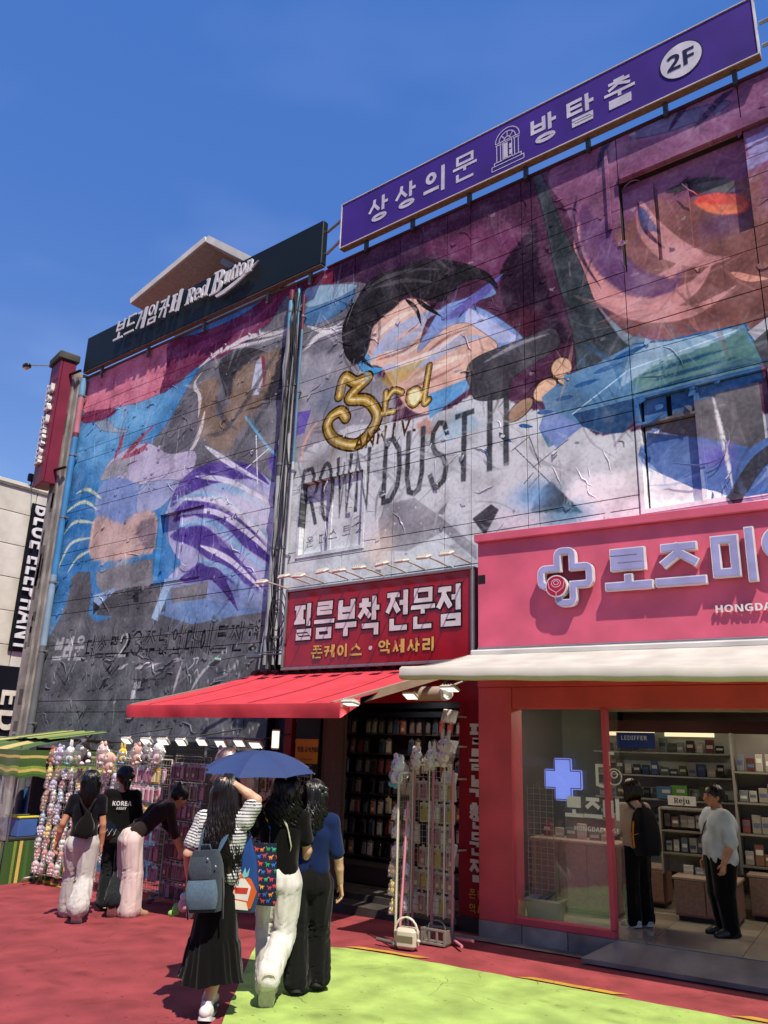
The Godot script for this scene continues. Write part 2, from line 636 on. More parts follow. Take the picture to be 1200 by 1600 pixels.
func latin(parent: Node3D, called: String, text: String, at: Vector3, cap: float, depth: float, col: Color, m: Material, serif := false, squeeze := 1.0, slant := 0.0, bs := Basis()) -> MeshInstance3D:
	var f := SystemFont.new()
	f.font_names = PackedStringArray(["Droid Serif" if serif else "Droid Sans"])
	f.font_weight = 700
	var t := TextMesh.new()
	t.text = text
	t.font = f
	t.font_size = 64
	t.pixel_size = cap / (0.714 * 64.0)
	t.depth = depth
	t.curve_step = 1.0
	var src := t.get_mesh_arrays()
	var a := []
	a.resize(Mesh.ARRAY_MAX)
	var v: PackedVector3Array = src[Mesh.ARRAY_VERTEX]
	var n: PackedVector3Array = src[Mesh.ARRAY_NORMAL]
	var c := PackedColorArray()
	for i in v.size():
		v[i] = Vector3(v[i].x * squeeze + v[i].y * slant, v[i].y, v[i].z)
		c.append(col)
	a[Mesh.ARRAY_VERTEX] = v
	a[Mesh.ARRAY_NORMAL] = n
	a[Mesh.ARRAY_COLOR] = c
	a[Mesh.ARRAY_INDEX] = src[Mesh.ARRAY_INDEX]
	var me := ArrayMesh.new()
	me.add_surface_from_arrays(Mesh.PRIMITIVE_TRIANGLES, a)
	me.surface_set_material(0, m)
	return part_mesh(parent, called, me, at, bs)

# ---------------------------------------------------------------- wall painting
class Painter:
	var img: Image
	var x0: float
	var y1: float
	var ppm: float
	func _init(xa: float, ya: float, xb: float, yb: float, k: float, base: Color):
		x0 = xa
		y1 = yb
		ppm = k
		img = Image.create(int((xb - xa) * k), int((yb - ya) * k), false, Image.FORMAT_RGBA8)
		img.fill(base)
	func px(a: Array) -> PackedVector2Array:
		var p := PackedVector2Array()
		for k in range(0, a.size(), 2):
			p.append(Vector2((a[k] - x0) * ppm, (y1 - a[k + 1]) * ppm))
		return p
	func smooth(p: PackedVector2Array, closed := true) -> PackedVector2Array:
		var o := PackedVector2Array()
		var n := p.size()
		for k in (n if closed else n - 1):
			var a := p[(k - 1 + n) % n] if closed else p[maxi(k - 1, 0)]
			var b := p[k]
			var c := p[(k + 1) % n]
			var d := p[(k + 2) % n] if closed else p[mini(k + 2, n - 1)]
			for j in 6:
				o.append(b.cubic_interpolate(c, a, d, j / 6.0))
		if not closed:
			o.append(p[-1])
		return o
	func fill(p: PackedVector2Array, col: Color, soft := 0.0):
		var lo := p[0]
		var hi := p[0]
		for q in p:
			lo = lo.min(q)
			hi = hi.max(q)
		var pad := int(soft * ppm) + 2
		var ox := int(floor(lo.x)) - pad
		var oy := int(floor(lo.y)) - pad
		var w := int(ceil(hi.x)) + pad - ox
		var h := int(ceil(hi.y)) + pad - oy
		if w < 1 or h < 1 or w > 4000 or h > 4000:
			return
		var t := Image.create(w, h, false, Image.FORMAT_RGBA8)
		t.fill(Color(col.r, col.g, col.b, 0))
		var n := p.size()
		for y in h:
			var yy := y + oy + 0.5
			var xs := PackedFloat32Array()
			for k in n:
				var a := p[k]
				var b := p[(k + 1) % n]
				if (a.y <= yy) != (b.y <= yy):
					xs.append(a.x + (yy - a.y) / (b.y - a.y) * (b.x - a.x))
			xs.sort()
			for k in range(0, xs.size() - 1, 2):
				var xa := int(round(xs[k])) - ox
				var xb := int(round(xs[k + 1])) - ox
				if xb > xa:
					t.fill_rect(Rect2i(xa, y, xb - xa, 1), col)
		if soft > 0.0:
			var f := maxf(2.0, soft * ppm * 0.7)
			var sw := maxi(2, int(w / f))
			var sh := maxi(2, int(h / f))
			t.resize(sw, sh, Image.INTERPOLATE_LANCZOS if f < 3.0 else Image.INTERPOLATE_TRILINEAR)
			t.resize(w, h, Image.INTERPOLATE_CUBIC)
		img.blend_rect(t, Rect2i(0, 0, w, h), Vector2i(ox, oy))
	func poly(a: Array, hex: String, soft := 0.0, curve := false, alpha := 1.0):
		var p := px(a)
		if curve:
			p = smooth(p)
		fill(p, Color(Color(hex), alpha), soft)
		if soft < 0.035 and curve and alpha > 0.75:   # fine drawn outline
			for q in Geometry2D.offset_polyline(p, 0.007 * ppm, Geometry2D.JOIN_ROUND, Geometry2D.END_ROUND):
				if not Geometry2D.is_polygon_clockwise(q):
					fill(q, Color(Color(hex).darkened(0.55), 0.55))
	func line(a: Array, width: float, hex: String, soft := 0.0, curve := true, alpha := 1.0):
		var p := px(a)
		if curve and p.size() > 2:
			p = smooth(p, false)
		for q in Geometry2D.offset_polyline(p, width * ppm * 0.5, Geometry2D.JOIN_ROUND, Geometry2D.END_ROUND):
			if not Geometry2D.is_polygon_clockwise(q):
				fill(q, Color(Color(hex), alpha), soft)
	func taper(a: Array, w0: float, hex: String, soft := 0.0, alpha := 1.0):   # a brush stroke that thins out to both ends
		var p := smooth(px(a), false)
		var up := PackedVector2Array()
		var dn := PackedVector2Array()
		for k in p.size():
			var d := (p[mini(k + 1, p.size() - 1)] - p[maxi(k - 1, 0)]).normalized()
			var t := float(k) / (p.size() - 1)
			var w := w0 * ppm * 0.5 * maxf(0.06, sin(PI * pow(t, 0.8)))
			up.append(p[k] + Vector2(-d.y, d.x) * w)
			dn.append(p[k] - Vector2(-d.y, d.x) * w)
		dn.reverse()
		up.append_array(dn)
		fill(up, Color(Color(hex), alpha), soft)
	func blot(x: float, y: float, rx: float, ry: float, hex: String, alpha := 1.0):
		var col := Color(hex)
		var t := Image.create(24, 24, false, Image.FORMAT_RGBA8)
		for j in 24:
			for i in 24:
				var r := Vector2(i - 11.5, j - 11.5).length() / 12.0
				t.set_pixel(i, j, Color(col, alpha * clampf(1.0 - smoothstep(0.1, 1.0, r), 0.0, 1.0)))
		var w := maxi(4, int(rx * 2.0 * ppm))
		var h := maxi(4, int(ry * 2.0 * ppm))
		t.resize(w, h, Image.INTERPOLATE_CUBIC)
		img.blend_rect(t, Rect2i(0, 0, w, h), Vector2i(int((x - rx - x0) * ppm), int((y1 - y - ry) * ppm)))
	func brushwork(count: int, sd: int, lmin: float, lmax: float, wmax: float):   # loose strokes in the colours already there
		var r := RandomNumberGenerator.new()
		r.seed = sd
		var f := FastNoiseLite.new()
		f.seed = sd
		f.frequency = 0.35
		var w := img.get_width()
		var h := img.get_height()
		for i in count:
			var px := r.randi() % w
			var py := r.randi() % h
			var c := img.get_pixel(px, py)
			var q := r.randf_range(-0.2, 0.2)
			c = c.lightened(q) if q > 0.0 else c.darkened(-q)
			var x := x0 + px / ppm
			var y := y1 - py / ppm
			var a := f.get_noise_2d(x, y) * 5.0 + r.randf_range(-0.3, 0.3)
			var d := Vector2(cos(a), sin(a)) * r.randf_range(lmin, lmax) * 0.5
			var b := Vector2(-d.y, d.x) * r.randf_range(-0.3, 0.3)
			taper([x - d.x, y - d.y, x + b.x, y + b.y, x + d.x, y + d.y], r.randf_range(0.2, 1.0) * wmax, c.to_html(false), 0.0, r.randf_range(0.15, 0.38))
	func grit(sd: int, amount: float, freq: float):   # uneven, weathered paint
		var w := img.get_width()
		var h := img.get_height()
		var f := FastNoiseLite.new()
		f.seed = sd
		f.frequency = freq
		f.fractal_octaves = 5
		var d := f.get_image(w, h, false, false, true).get_data()
		var o := PackedByteArray()
		o.resize(w * h * 4)
		for i in w * h:
			var a := (d[i] - 128) * amount
			var k := i * 4
			var g := 255 if a > 0.0 else 0
			o[k] = g
			o[k + 1] = g
			o[k + 2] = g
			o[k + 3] = int(minf(absf(a), 120.0))
		img.blend_rect(Image.create_from_data(w, h, false, Image.FORMAT_RGBA8, o), Rect2i(0, 0, w, h), Vector2i.ZERO)
	func writing(text: String, x: float, y: float, sz: Vector2, gap: float, wt: float, hex: String, slope := 0.0, slant := 0.0, soft := 0.0, host = null, alpha := 1.0):
		var xx := x
		for ch in text:
			if ch == " ":
				xx += sz.x * 0.5
				continue
			var em: float = minf(sz.x, sz.y) * host.crowded(ch)
			for s in host.character(ch, wt * em / maxf(sz.x, sz.y)):
				var p := PackedVector2Array()
				for q in s[1]:
					var gx: float = xx + q.x * sz.x + q.y * sz.y * slant
					p.append(Vector2((gx - x0) * ppm, (y1 - (y + q.y * sz.y + (gx - x) * slope)) * ppm))
				for q in host.band(p, s[0], wt * em * ppm):
					fill(PackedVector2Array(q), Color(Color(hex), alpha), soft)
			xx += sz.x + gap

# ---------------------------------------------------------------- soft bodies: smooth union of tapered capsules, meshed as surface nets
class Blob:
	var prims := []
	var wrinkles := []   # [place, reach]: where cloth bunches up
	var noise: FastNoiseLite
	func cap(a: Vector3, b: Vector3, ra: float, rb: float, k := 0.025, s := Vector3.ONE):
		prims.append([a * s, b * s, ra, rb, k, s])
	func chain(pts: Array, rad: Array, k := 0.02, s := Vector3.ONE):
		for i in pts.size() - 1:
			cap(pts[i], pts[i + 1], rad[i], rad[i + 1], k, s)
	func into(mb: MB, cell: float, fold := 0.0, fs := Vector3(7, 3, 7), seed_no := 1, floor_y := -INF):
		if noise == null:
			noise = FastNoiseLite.new()
			noise.frequency = 1.0
			noise.fractal_octaves = 2
		noise.seed = seed_no
		var lo := Vector3.INF
		var hi := -Vector3.INF
		for p in prims:
			var s: Vector3 = p[5]
			var r: float = maxf(p[2], p[3])
			lo = lo.min((p[0].min(p[1]) - Vector3.ONE * r) / s)
			hi = hi.max((p[0].max(p[1]) + Vector3.ONE * r) / s)
		var pad := cell * 2.5 + fold
		lo -= Vector3.ONE * pad
		hi += Vector3.ONE * pad
		var nx := int((hi.x - lo.x) / cell) + 2
		var ny := int((hi.y - lo.y) / cell) + 2
		var nz := int((hi.z - lo.z) / cell) + 2
		var g := PackedFloat32Array()
		g.resize(nx * ny * nz)
		g.fill(1.0)
		for p in prims:
			var a: Vector3 = p[0]
			var ra: float = p[2]
			var dr: float = p[3] - ra
			var k: float = p[4]
			var s: Vector3 = p[5]
			var ba: Vector3 = p[1] - a
			var bb := maxf(ba.length_squared(), 1e-9)
			var ext := Vector3.ONE * (maxf(ra, ra + dr) + k + pad)
			var l2 := ((a.min(p[1]) - ext) / s - lo) / cell
			var h2 := ((a.max(p[1]) + ext) / s - lo) / cell
			var x0 := maxi(0, int(l2.x))
			var x1 := mini(nx - 1, int(h2.x) + 1)
			var y0 := maxi(0, int(l2.y))
			var y1 := mini(ny - 1, int(h2.y) + 1)
			var z0 := maxi(0, int(l2.z))
			var z1 := mini(nz - 1, int(h2.z) + 1)
			for z in range(z0, z1 + 1):
				for y in range(y0, y1 + 1):
					var row := (z * ny + y) * nx
					var pa := (lo + Vector3(x0, y, z) * cell) * s - a
					var dx := cell * s.x
					for x in range(x0, x1 + 1):
						var t := clampf(pa.dot(ba) / bb, 0.0, 1.0)
						var d := (pa - ba * t).length() - ra - dr * t
						pa.x += dx
						var e := g[row + x]
						var h := k - absf(d - e)
						if h > 0.0:
							g[row + x] = minf(d, e) - h * h / (4.0 * k)
						elif d < e:
							g[row + x] = d
		if fold > 0.0:
			for z in nz:
				for y in ny:
					var row := (z * ny + y) * nx
					for x in nx:
						if absf(g[row + x]) < pad:
							var w := lo + Vector3(x, y, z) * cell
							var amount := noise.get_noise_3d(w.x * fs.x, w.y * fs.y, w.z * fs.z)
							for q in wrinkles:
								var near: float = 1.0 - w.distance_to(q[0]) / q[1]
								if near > 0.0:
									amount += near * 1.5 * absf(noise.get_noise_3d(w.x * 7.0 + 5.0, w.y * 21.0 + w.x * 9.0 - w.z * 6.0, w.z * 7.0)) * 1.6 - near * 0.4
							g[row + x] += fold * amount
		# one vertex in each cell the surface crosses
		var ids := PackedInt32Array()
		ids.resize(nx * ny * nz)
		ids.fill(-1)
		var sy := nx
		var sz := nx * ny
		for z in nz - 1:
			for y in ny - 1:
				var row := (z * ny + y) * nx
				for x in nx - 1:
					var i := row + x
					var v0 := g[i]
					if absf(v0) > cell * 3.0:
						continue
					var n := 0
					if v0 < 0.0: n += 1
					if g[i + 1] < 0.0: n += 1
					if g[i + sy] < 0.0: n += 1
					if g[i + sy + 1] < 0.0: n += 1
					if g[i + sz] < 0.0: n += 1
					if g[i + sz + 1] < 0.0: n += 1
					if g[i + sz + sy] < 0.0: n += 1
					if g[i + sz + sy + 1] < 0.0: n += 1
					if n == 0 or n == 8:
						continue
					var sum := Vector3.ZERO
					var cnt := 0
					for q in 12:
						var ax := q / 4
						var b1 := (q & 1)
						var b2 := (q >> 1) & 1
						var o := Vector3i.ZERO
						o[(ax + 1) % 3] = b1
						o[(ax + 2) % 3] = b2
						var ia := i + o.x + o.y * sy + o.z * sz
						var ib := ia + (1 if ax == 0 else (sy if ax == 1 else sz))
						var fa := g[ia]
						var fb := g[ib]
						if (fa < 0.0) != (fb < 0.0):
							var pt := Vector3(o)
							pt[ax] += fa / (fa - fb)
							sum += pt
							cnt += 1
					var pos := lo + (Vector3(x, y, z) + sum / cnt) * cell
					if pos.y < floor_y:
						pos.y = floor_y
					ids[i] = mb.vert(pos)
		for z in range(1, nz - 1):
			for y in range(1, ny - 1):
				var row := (z * ny + y) * nx
				for x in range(1, nx - 1):
					var i := row + x
					if ids[i] < 0 and absf(g[i]) > cell * 2.0:
						continue
					var inside := g[i] < 0.0
					if inside != (g[i + 1] < 0.0):
						strip(mb, ids[i], ids[i - sy], ids[i - sy - sz], ids[i - sz], not inside)
					if inside != (g[i + sy] < 0.0):
						strip(mb, ids[i], ids[i - sz], ids[i - sz - 1], ids[i - 1], not inside)
					if inside != (g[i + sz] < 0.0):
						strip(mb, ids[i], ids[i - 1], ids[i - 1 - sy], ids[i - sy], not inside)
	func strip(mb: MB, a: int, b: int, c: int, d: int, flip: bool):
		if a < 0 or b < 0 or c < 0 or d < 0:
			return
		if flip:
			mb.ix.append_array([a, b, c, a, c, d])
		else:
			mb.ix.append_array([a, c, b, a, d, c])

# five fingers on a palm: wrist, direction of the hand, direction out of the palm's back, side the thumb leaves to
func hand(b: Blob, wrist: Vector3, dir: Vector3, back: Vector3, thumb: Vector3, curl := 0.4, k := 1.0):
	dir = dir.normalized()
	back = (back - dir * back.dot(dir)).normalized()
	thumb = (thumb - dir * thumb.dot(dir) - back * thumb.dot(back)).normalized()
	var lens := [0.066, 0.074, 0.069, 0.054]
	for i in 4:
		var off := thumb * (0.027 - 0.018 * i) * k
		var kn := wrist + (dir * (0.082 - 0.004 * absf(i - 1.0)) + off) + back * 0.004
		b.cap(wrist + off * 0.6, kn, 0.014 * k, 0.0115 * k, 0.010)
		var d1 := (dir * cos(curl) - back * sin(curl)).normalized()
		var d2 := (dir * cos(curl * 2.1) - back * sin(curl * 2.1)).normalized()
		var m: Vector3 = kn + d1 * lens[i] * 0.52 * k
		b.cap(kn, m, 0.0095 * k, 0.0088 * k, 0.004)
		b.cap(m, m + d2 * lens[i] * 0.5 * k, 0.0088 * k, 0.0072 * k, 0.004)
	var t0 := wrist + dir * 0.022 * k + thumb * 0.02 * k
	var t1 := t0 + (thumb * 0.75 + dir * 0.75 - back * 0.2).normalized() * 0.036 * k
	var t2 := t1 + (thumb * 0.25 + dir * 0.9 - back * 0.35).normalized() * 0.032 * k
	b.cap(t0, t1, 0.0125 * k, 0.0105 * k, 0.010)
	b.cap(t1, t2, 0.0105 * k, 0.0078 * k, 0.004)

# joints of a standing figure, in body heights; z is forward, x is to the figure's left
func joints(h: float, change := {}) -> Dictionary:
	var j := {
		"head": Vector3(0, 0.927, 0.012), "neck": Vector3(0, 0.845, -0.008), "chest": Vector3(0, 0.735, -0.004), "waist": Vector3(0, 0.615, 0.0), "hip": Vector3(0, 0.53, -0.004),
		"shl": Vector3(0.098, 0.805, -0.006), "ell": Vector3(0.128, 0.64, -0.012), "wrl": Vector3(0.132, 0.495, 0.02),
		"shr": Vector3(-0.098, 0.805, -0.006), "elr": Vector3(-0.128, 0.64, -0.012), "wrr": Vector3(-0.132, 0.495, 0.02),
		"hil": Vector3(0.05, 0.5, 0), "knl": Vector3(0.055, 0.275, 0.012), "anl": Vector3(0.055, 0.045, -0.012), "tol": Vector3(0.062, 0.015, 0.085),
		"hir": Vector3(-0.05, 0.5, 0), "knr": Vector3(-0.055, 0.275, 0.012), "anr": Vector3(-0.055, 0.045, -0.012), "tor": Vector3(-0.062, 0.015, 0.085),
	}
	for k in change:
		j[k] = change[k]
	for k in j:
		j[k] = j[k] * h
	return j

func skin_mesh(h: float, j: Dictionary, look: Basis, opt := {}) -> MB:
	var mb := MB.new()
	mb.col = opt.get("skin", L("d9a98c"))
	var b := Blob.new()
	var neck: Vector3 = j.neck
	var hd: Vector3 = j.head
	b.cap(neck - Vector3(0, 0.03, 0) * h, hd - Vector3(0, 0.03, 0) * h, 0.032 * h, 0.031 * h, 0.02)
	b.cap(j.shl, j.shr, 0.03 * h, 0.03 * h, 0.03)
	b.cap(neck, j.chest, 0.036 * h, 0.045 * h, 0.04)
	b.cap(j.chest, j.waist, 0.045 * h, 0.04 * h, 0.03)
	b.cap(j.waist, j.hip, 0.04 * h, 0.045 * h, 0.03)
	var fat: float = opt.get("arm", 1.0)
	for s in ["l", "r"]:
		b.cap(j["sh" + s], j["el" + s], 0.029 * h * fat, 0.023 * h * fat, 0.02)
		b.cap(j["el" + s], j["el" + s].lerp(j["wr" + s], 0.4), 0.0235 * h * fat, 0.0225 * h * fat, 0.012)
		b.cap(j["el" + s].lerp(j["wr" + s], 0.4), j["wr" + s], 0.0225 * h * fat, 0.0155 * h * fat, 0.012)
		b.cap(j["hi" + s], j["kn" + s], 0.043 * h, 0.031 * h, 0.02)
		b.cap(j["kn" + s], j["kn" + s].lerp(j["an" + s], 0.35), 0.031 * h, 0.033 * h, 0.02)
		b.cap(j["kn" + s].lerp(j["an" + s], 0.35), j["an" + s], 0.033 * h, 0.02 * h, 0.02)
		b.cap(j["an" + s], j["to" + s], 0.02 * h, 0.014 * h, 0.015)
	b.into(mb, 0.013)
	for s in ["l", "r"]:
		if opt.has("hand" + s):
			var q: Array = opt["hand" + s]
			var hb := Blob.new()
			hb.cap(j["wr" + s] - q[0].normalized() * 0.02, j["wr" + s] + q[0].normalized() * 0.012, 0.0165, 0.0165, 0.01)
			hand(hb, j["wr" + s], q[0], q[1], q[2], q[3], h / 1.66)
			hb.into(mb, 0.0046)
	# head
	var f := Blob.new()
	var r := 0.0605 * h
	f.cap(hd + look * Vector3(0, 0.012, -0.012) * h, hd + look * Vector3(0, 0.012, 0.006) * h, r, r * 0.98, 0.02, Vector3(1.12, 0.98, 1.0))
	f.cap(hd + look * Vector3(0, -0.012, 0.022) * h, hd + look * Vector3(0, -0.04, 0.034) * h, 0.043 * h, 0.026 * h, 0.03)
	f.cap(hd + look * Vector3(0, 0.004, 0.062) * h, hd + look * Vector3(0, -0.017, 0.073) * h, 0.006 * h, 0.0095 * h, 0.012)
	f.cap(hd + look * Vector3(-0.01, -0.037, 0.058) * h, hd + look * Vector3(0.01, -0.037, 0.058) * h, 0.0062 * h, 0.0062 * h, 0.008)
	for s in [-1.0, 1.0]:
		f.cap(hd + look * Vector3(0.056 * s, 0.006, -0.004) * h, hd + look * Vector3(0.058 * s, -0.014, -0.001) * h, 0.012 * h, 0.008 * h, 0.008)
		f.cap(hd + look * Vector3(0.03 * s, -0.012, 0.036) * h, hd + look * Vector3(0.026 * s, -0.016, 0.04) * h, 0.018 * h, 0.016 * h, 0.02)
	f.into(mb, 0.0065)
	return mb

func face_parts(o: Node3D, h: float, hd: Vector3, look: Basis):
	for s in [-1.0, 1.0]:
		var e := MB.new()
		e.col = L("f2efe9")
		e.ball(hd + look * Vector3(0.024 * s, 0.008, 0.054) * h, Vector3(0.0095, 0.0058, 0.006) * h, 10, 6)
		e.col = L("1c1410")
		e.ball(hd + look * Vector3(0.024 * s, 0.008, 0.0585) * h, Vector3(0.0048, 0.0054, 0.0034) * h, 8, 6)
		part(o, "eye", e, M.gloss)
		var br := MB.new()
		br.col = L("1a1512")
		br.tube([hd + look * Vector3(0.013 * s, 0.021, 0.061) * h, hd + look * Vector3(0.026 * s, 0.0245, 0.058) * h, hd + look * Vector3(0.037 * s, 0.021, 0.051) * h], [0.0022 * h, 0.0026 * h, 0.0014 * h], 5)
		part(o, "eyebrow", br, M.hair)
	var m := MB.new()
	m.col = L("a85c55")
	m.tube([hd + look * Vector3(-0.015, -0.0375, 0.0585) * h, hd + look * Vector3(0, -0.0365, 0.0655) * h, hd + look * Vector3(0.015, -0.0375, 0.0585) * h], [0.0018 * h, 0.0042 * h, 0.0018 * h], 6)
	part(o, "mouth", m, M.skin)

# a shirt: torso down to hem_y (in body heights) with sleeves that end a share of the way to the elbow
func shirt(h: float, j: Dictionary, col: Color, opt := {}) -> MB:
	var mb := MB.new()
	mb.col = col
	var b := Blob.new()
	var w: float = opt.get("wide", 1.0)
	var k: float = opt.get("ease", 0.008) * h
	var side: Vector3 = (j.shl - j.shr).normalized()
	for s in [-1.0, 1.0]:
		b.cap(j.chest + side * s * 0.044 * h * w, j.waist + side * s * 0.03 * h * w, 0.058 * h * w + k, 0.047 * h * w + k, 0.03)
		b.cap(j.waist + side * s * 0.03 * h * w, j.hip.lerp(j.waist, opt.get("hem", 0.3)) + side * s * 0.038 * h * w, 0.047 * h * w + k, 0.052 * h * w + k, 0.03)
		b.cap(j.neck - Vector3(0, 0.035, 0.004) * h, (j.shl if s > 0 else j.shr), 0.026 * h + k * 0.5, 0.031 * h + k * 0.6, 0.03)
	if opt.has("belly"):
		b.cap(j.waist + opt.belly, j.waist.lerp(j.hip, 0.4) + opt.belly, 0.075 * h, 0.072 * h, 0.05)
	b.wrinkles = [[j.waist, 0.12], [j.ell, 0.14], [j.elr, 0.14], [j.hip.lerp(j.waist, 0.5), 0.13]]
	b.cap(j.shl, j.shr, 0.034 * h + k * 0.5, 0.034 * h + k * 0.5, 0.03)
	var sl: float = opt.get("sleeve", 0.55)
	var sw: float = opt.get("sleeve_r", 0.034) * h
	for s in ["l", "r"]:
		var e: Vector3 = j["sh" + s].lerp(j["el" + s], minf(sl, 1.0))
		b.cap(j["sh" + s], e, 0.033 * h + k * 0.6, sw, 0.018)
		if sl > 1.0:
			b.cap(e, j["el" + s].lerp(j["wr" + s], sl - 1.0), sw, sw * 0.9, 0.012)
	b.into(mb, opt.get("cell", 0.0125), opt.get("fold", 0.006), Vector3(10, 3, 10), opt.get("seed", 3))
	return mb

func trousers(h: float, j: Dictionary, col: Color, opt := {}) -> MB:
	var mb := MB.new()
	mb.col = col
	var b := Blob.new()
	var top: Vector3 = j.hip.lerp(j.waist, opt.get("rise", 0.45))
	var r1: float = opt.get("thigh", 0.062) * h
	var r2: float = opt.get("knee", 0.055) * h
	var r3: float = opt.get("hem", 0.06) * h
	for s in ["l", "r"]:
		var off: Vector3 = (j["hi" + s] - j.hip)
		off.y = 0
		b.cap(top + off * 0.62, j["hi" + s], 0.05 * h, 0.066 * h, 0.03)
		b.cap(j["hi" + s], j["kn" + s], r1, r2, 0.018)
		b.cap(j["kn" + s], j["an" + s] + Vector3(0, opt.get("lift", 0.012) * h, 0), r2, r3, 0.018)
	for s in ["l", "r"]:
		b.wrinkles.append([j["kn" + s] + Vector3(0, 0.02, -0.03), 0.16])
		b.wrinkles.append([j["an" + s] + Vector3(0, 0.06, 0), 0.17])
		b.wrinkles.append([j["hi" + s] + Vector3(0, -0.05, -0.03), 0.1])
	b.cap(j.hip + Vector3(0, 0, -0.012 * h), j["hil"].lerp(j["hir"], 0.5) + Vector3(0, 0.01, -0.012) * h, 0.06 * h, 0.066 * h, 0.03)
	b.into(mb, opt.get("cell", 0.011), opt.get("fold", 0.012), opt.get("fs", Vector3(15, 1.3, 15)), opt.get("seed", 5))
	return mb

# a shoe from ankle to toe with a sole
func shoe(o: Node3D, an: Vector3, to: Vector3, h: float, upper: Color, sole: Color, chunk := 1.0):
	var mb := MB.new()
	mb.col = upper
	var d := (to - an)
	var up := Vector3.UP
	var fwd := d.normalized()
	var side := fwd.cross(up).normalized()
	up = side.cross(fwd).normalized()
	if up.y < 0.0:
		up = -up
	# the sole lies along the line heel-toe
	var heel := an - fwd * 0.03 * h + up * -0.02 * h
	var b := Blob.new()
	var toe := to + fwd * 0.012 * h
	b.cap(an + up * 0.012 * h, an - up * 0.012 * h, 0.026 * h * chunk, 0.029 * h * chunk, 0.02)
	b.cap(heel + up * 0.008 * h, an.lerp(toe, 0.5) - up * 0.006 * h, 0.026 * h * chunk, 0.027 * h * chunk, 0.02)
	b.cap(an.lerp(toe, 0.4) - up * 0.004 * h, toe, 0.028 * h * chunk, 0.022 * h * chunk, 0.02)
	b.into(mb, 0.0075)
	part(o, "shoe", mb, M.plastic)
	var s := MB.new()
	s.col = sole
	var pts := PackedVector2Array()
	for q in [[-0.045, 0.0], [-0.04, 0.02], [-0.02, 0.029], [0.02, 0.029], [0.07, 0.036], [0.1, 0.031], [0.118, 0.014], [0.122, 0.0]]:
		pts.append(Vector2(q[0], q[1]))
	var ring_lo := PackedVector3Array()
	var ring_hi := PackedVector3Array()
	var all := []
	for q in pts:
		all.append(q)
	for k in range(pts.size() - 2, 0, -1):
		all.append(Vector2(pts[k].x, -pts[k].y))
	for q in all:
		var p: Vector3 = an + fwd * q.x * h * chunk + side * q.y * h * chunk - up * 0.028 * h
		ring_lo.append(p - up * 0.016 * h * chunk)
		ring_hi.append(p)
	s.loft([ring_lo, ring_hi])
	part(o, "sole", s, M.rubber)

# hair: a cap on the skull and many strands; fall is how far below the head's centre it hangs
func hair(o: Node3D, h: float, hd: Vector3, look: Basis, fall: float, col: Color, opt := {}):
	var mb := MB.new()
	mb.col = col
	var r := 0.066 * h
	var back: float = opt.get("back", 0.03) * h
	var spread: float = opt.get("spread", 0.06) * h
	var wave: float = opt.get("wave", 0.0) * h
	var wl: float = opt.get("wavelength", 0.09) * h
	var b := Blob.new()
	b.cap(hd + look * Vector3(0, 0.018, -0.016) * h, hd + look * Vector3(0, 0.02, 0.0) * h, r, r * 0.97, 0.02, Vector3(1.1, 1.0, 1.0))
	if fall > 0.1 * h:
		for s in [-1.0, 0.0, 1.0]:
			b.cap(hd + look * Vector3(s * 0.03, 0, -0.03) * h, hd + look * Vector3(s * spread / h * 0.55, 0, 0) * h + Vector3(0, -fall * 0.86, 0) + look * Vector3(0, 0, -0.02 * h - back), 0.046 * h, 0.02 * h, 0.03)
	b.into(mb, 0.011, 0.006, Vector3(26, 5, 26), 8)
	var rr := RandomNumberGenerator.new()
	rr.seed = opt.get("seed", 11)
	var front: float = opt.get("front", 1.9)    # how far round to the face the hair reaches, radians from the back
	var tone := col
	for i in opt.get("strands", 260):
		var phi := rr.randf_range(-front, front)
		var th0 := rr.randf_range(0.05, 0.9)
		var lenf := rr.randf_range(0.82, 1.05)
		var pts := []
		var lift := rr.randf_range(0.96, 1.09)
		var outd := Vector3(sin(phi), 0, -cos(phi))
		for q in 5:
			var th := lerpf(th0, 1.75, q / 4.0)
			pts.append(hd + look * (Vector3(0, 0.016 * h, -0.008 * h) + Vector3(outd.x * sin(th) * 0.92, cos(th), outd.z * sin(th)) * r * 1.04 * lift))
		var ph := rr.randf() * TAU
		if fall > 0.08 * h:
			var st: Vector3 = pts[-1]
			var drop := fall * lenf - (hd.y - st.y)
			var n := maxi(3, int(drop / (0.035 * h)))
			if wave > 0.0:
				n = maxi(n, int(drop / (wl * 0.22)))
			var end := Vector3(outd.x * spread * rr.randf_range(0.7, 1.15), 0, outd.z * 0.03 * h - back)
			var endw := look * end
			for q in range(1, n + 1):
				var t := float(q) / n
				var base := Vector3(lerpf(st.x, hd.x + endw.x, t), st.y - drop * t, lerpf(st.z, hd.z + endw.z, t))
				var a := ph + t * drop / wl * TAU
				var wv := wave * minf(1.0, t * 2.0)
				pts.append(base + look * Vector3(sin(a) * wv + outd.x * 0.01 * h * sin(PI * t), 0, cos(a) * wv * 0.8 + outd.z * 0.02 * h * sin(PI * t)))
		var rad := []
		for q in pts.size():
			var t2 := float(q) / (pts.size() - 1)
			rad.append((0.0042 * h * opt.get("thick", 1.0)) * (1.0 - 0.75 * t2 * t2) + 0.0006)
		var f := rr.randf_range(0.7, 1.35)
		mb.col = Color(tone.r * f, tone.g * f, tone.b * f)
		mb.tube(pts, rad, 4, 0.6)
	part(o, "hair", mb, M.hair)

func person(label: String, at: Vector3, turn: float) -> Node3D:
	return thing("person", label, "person", at, turn)

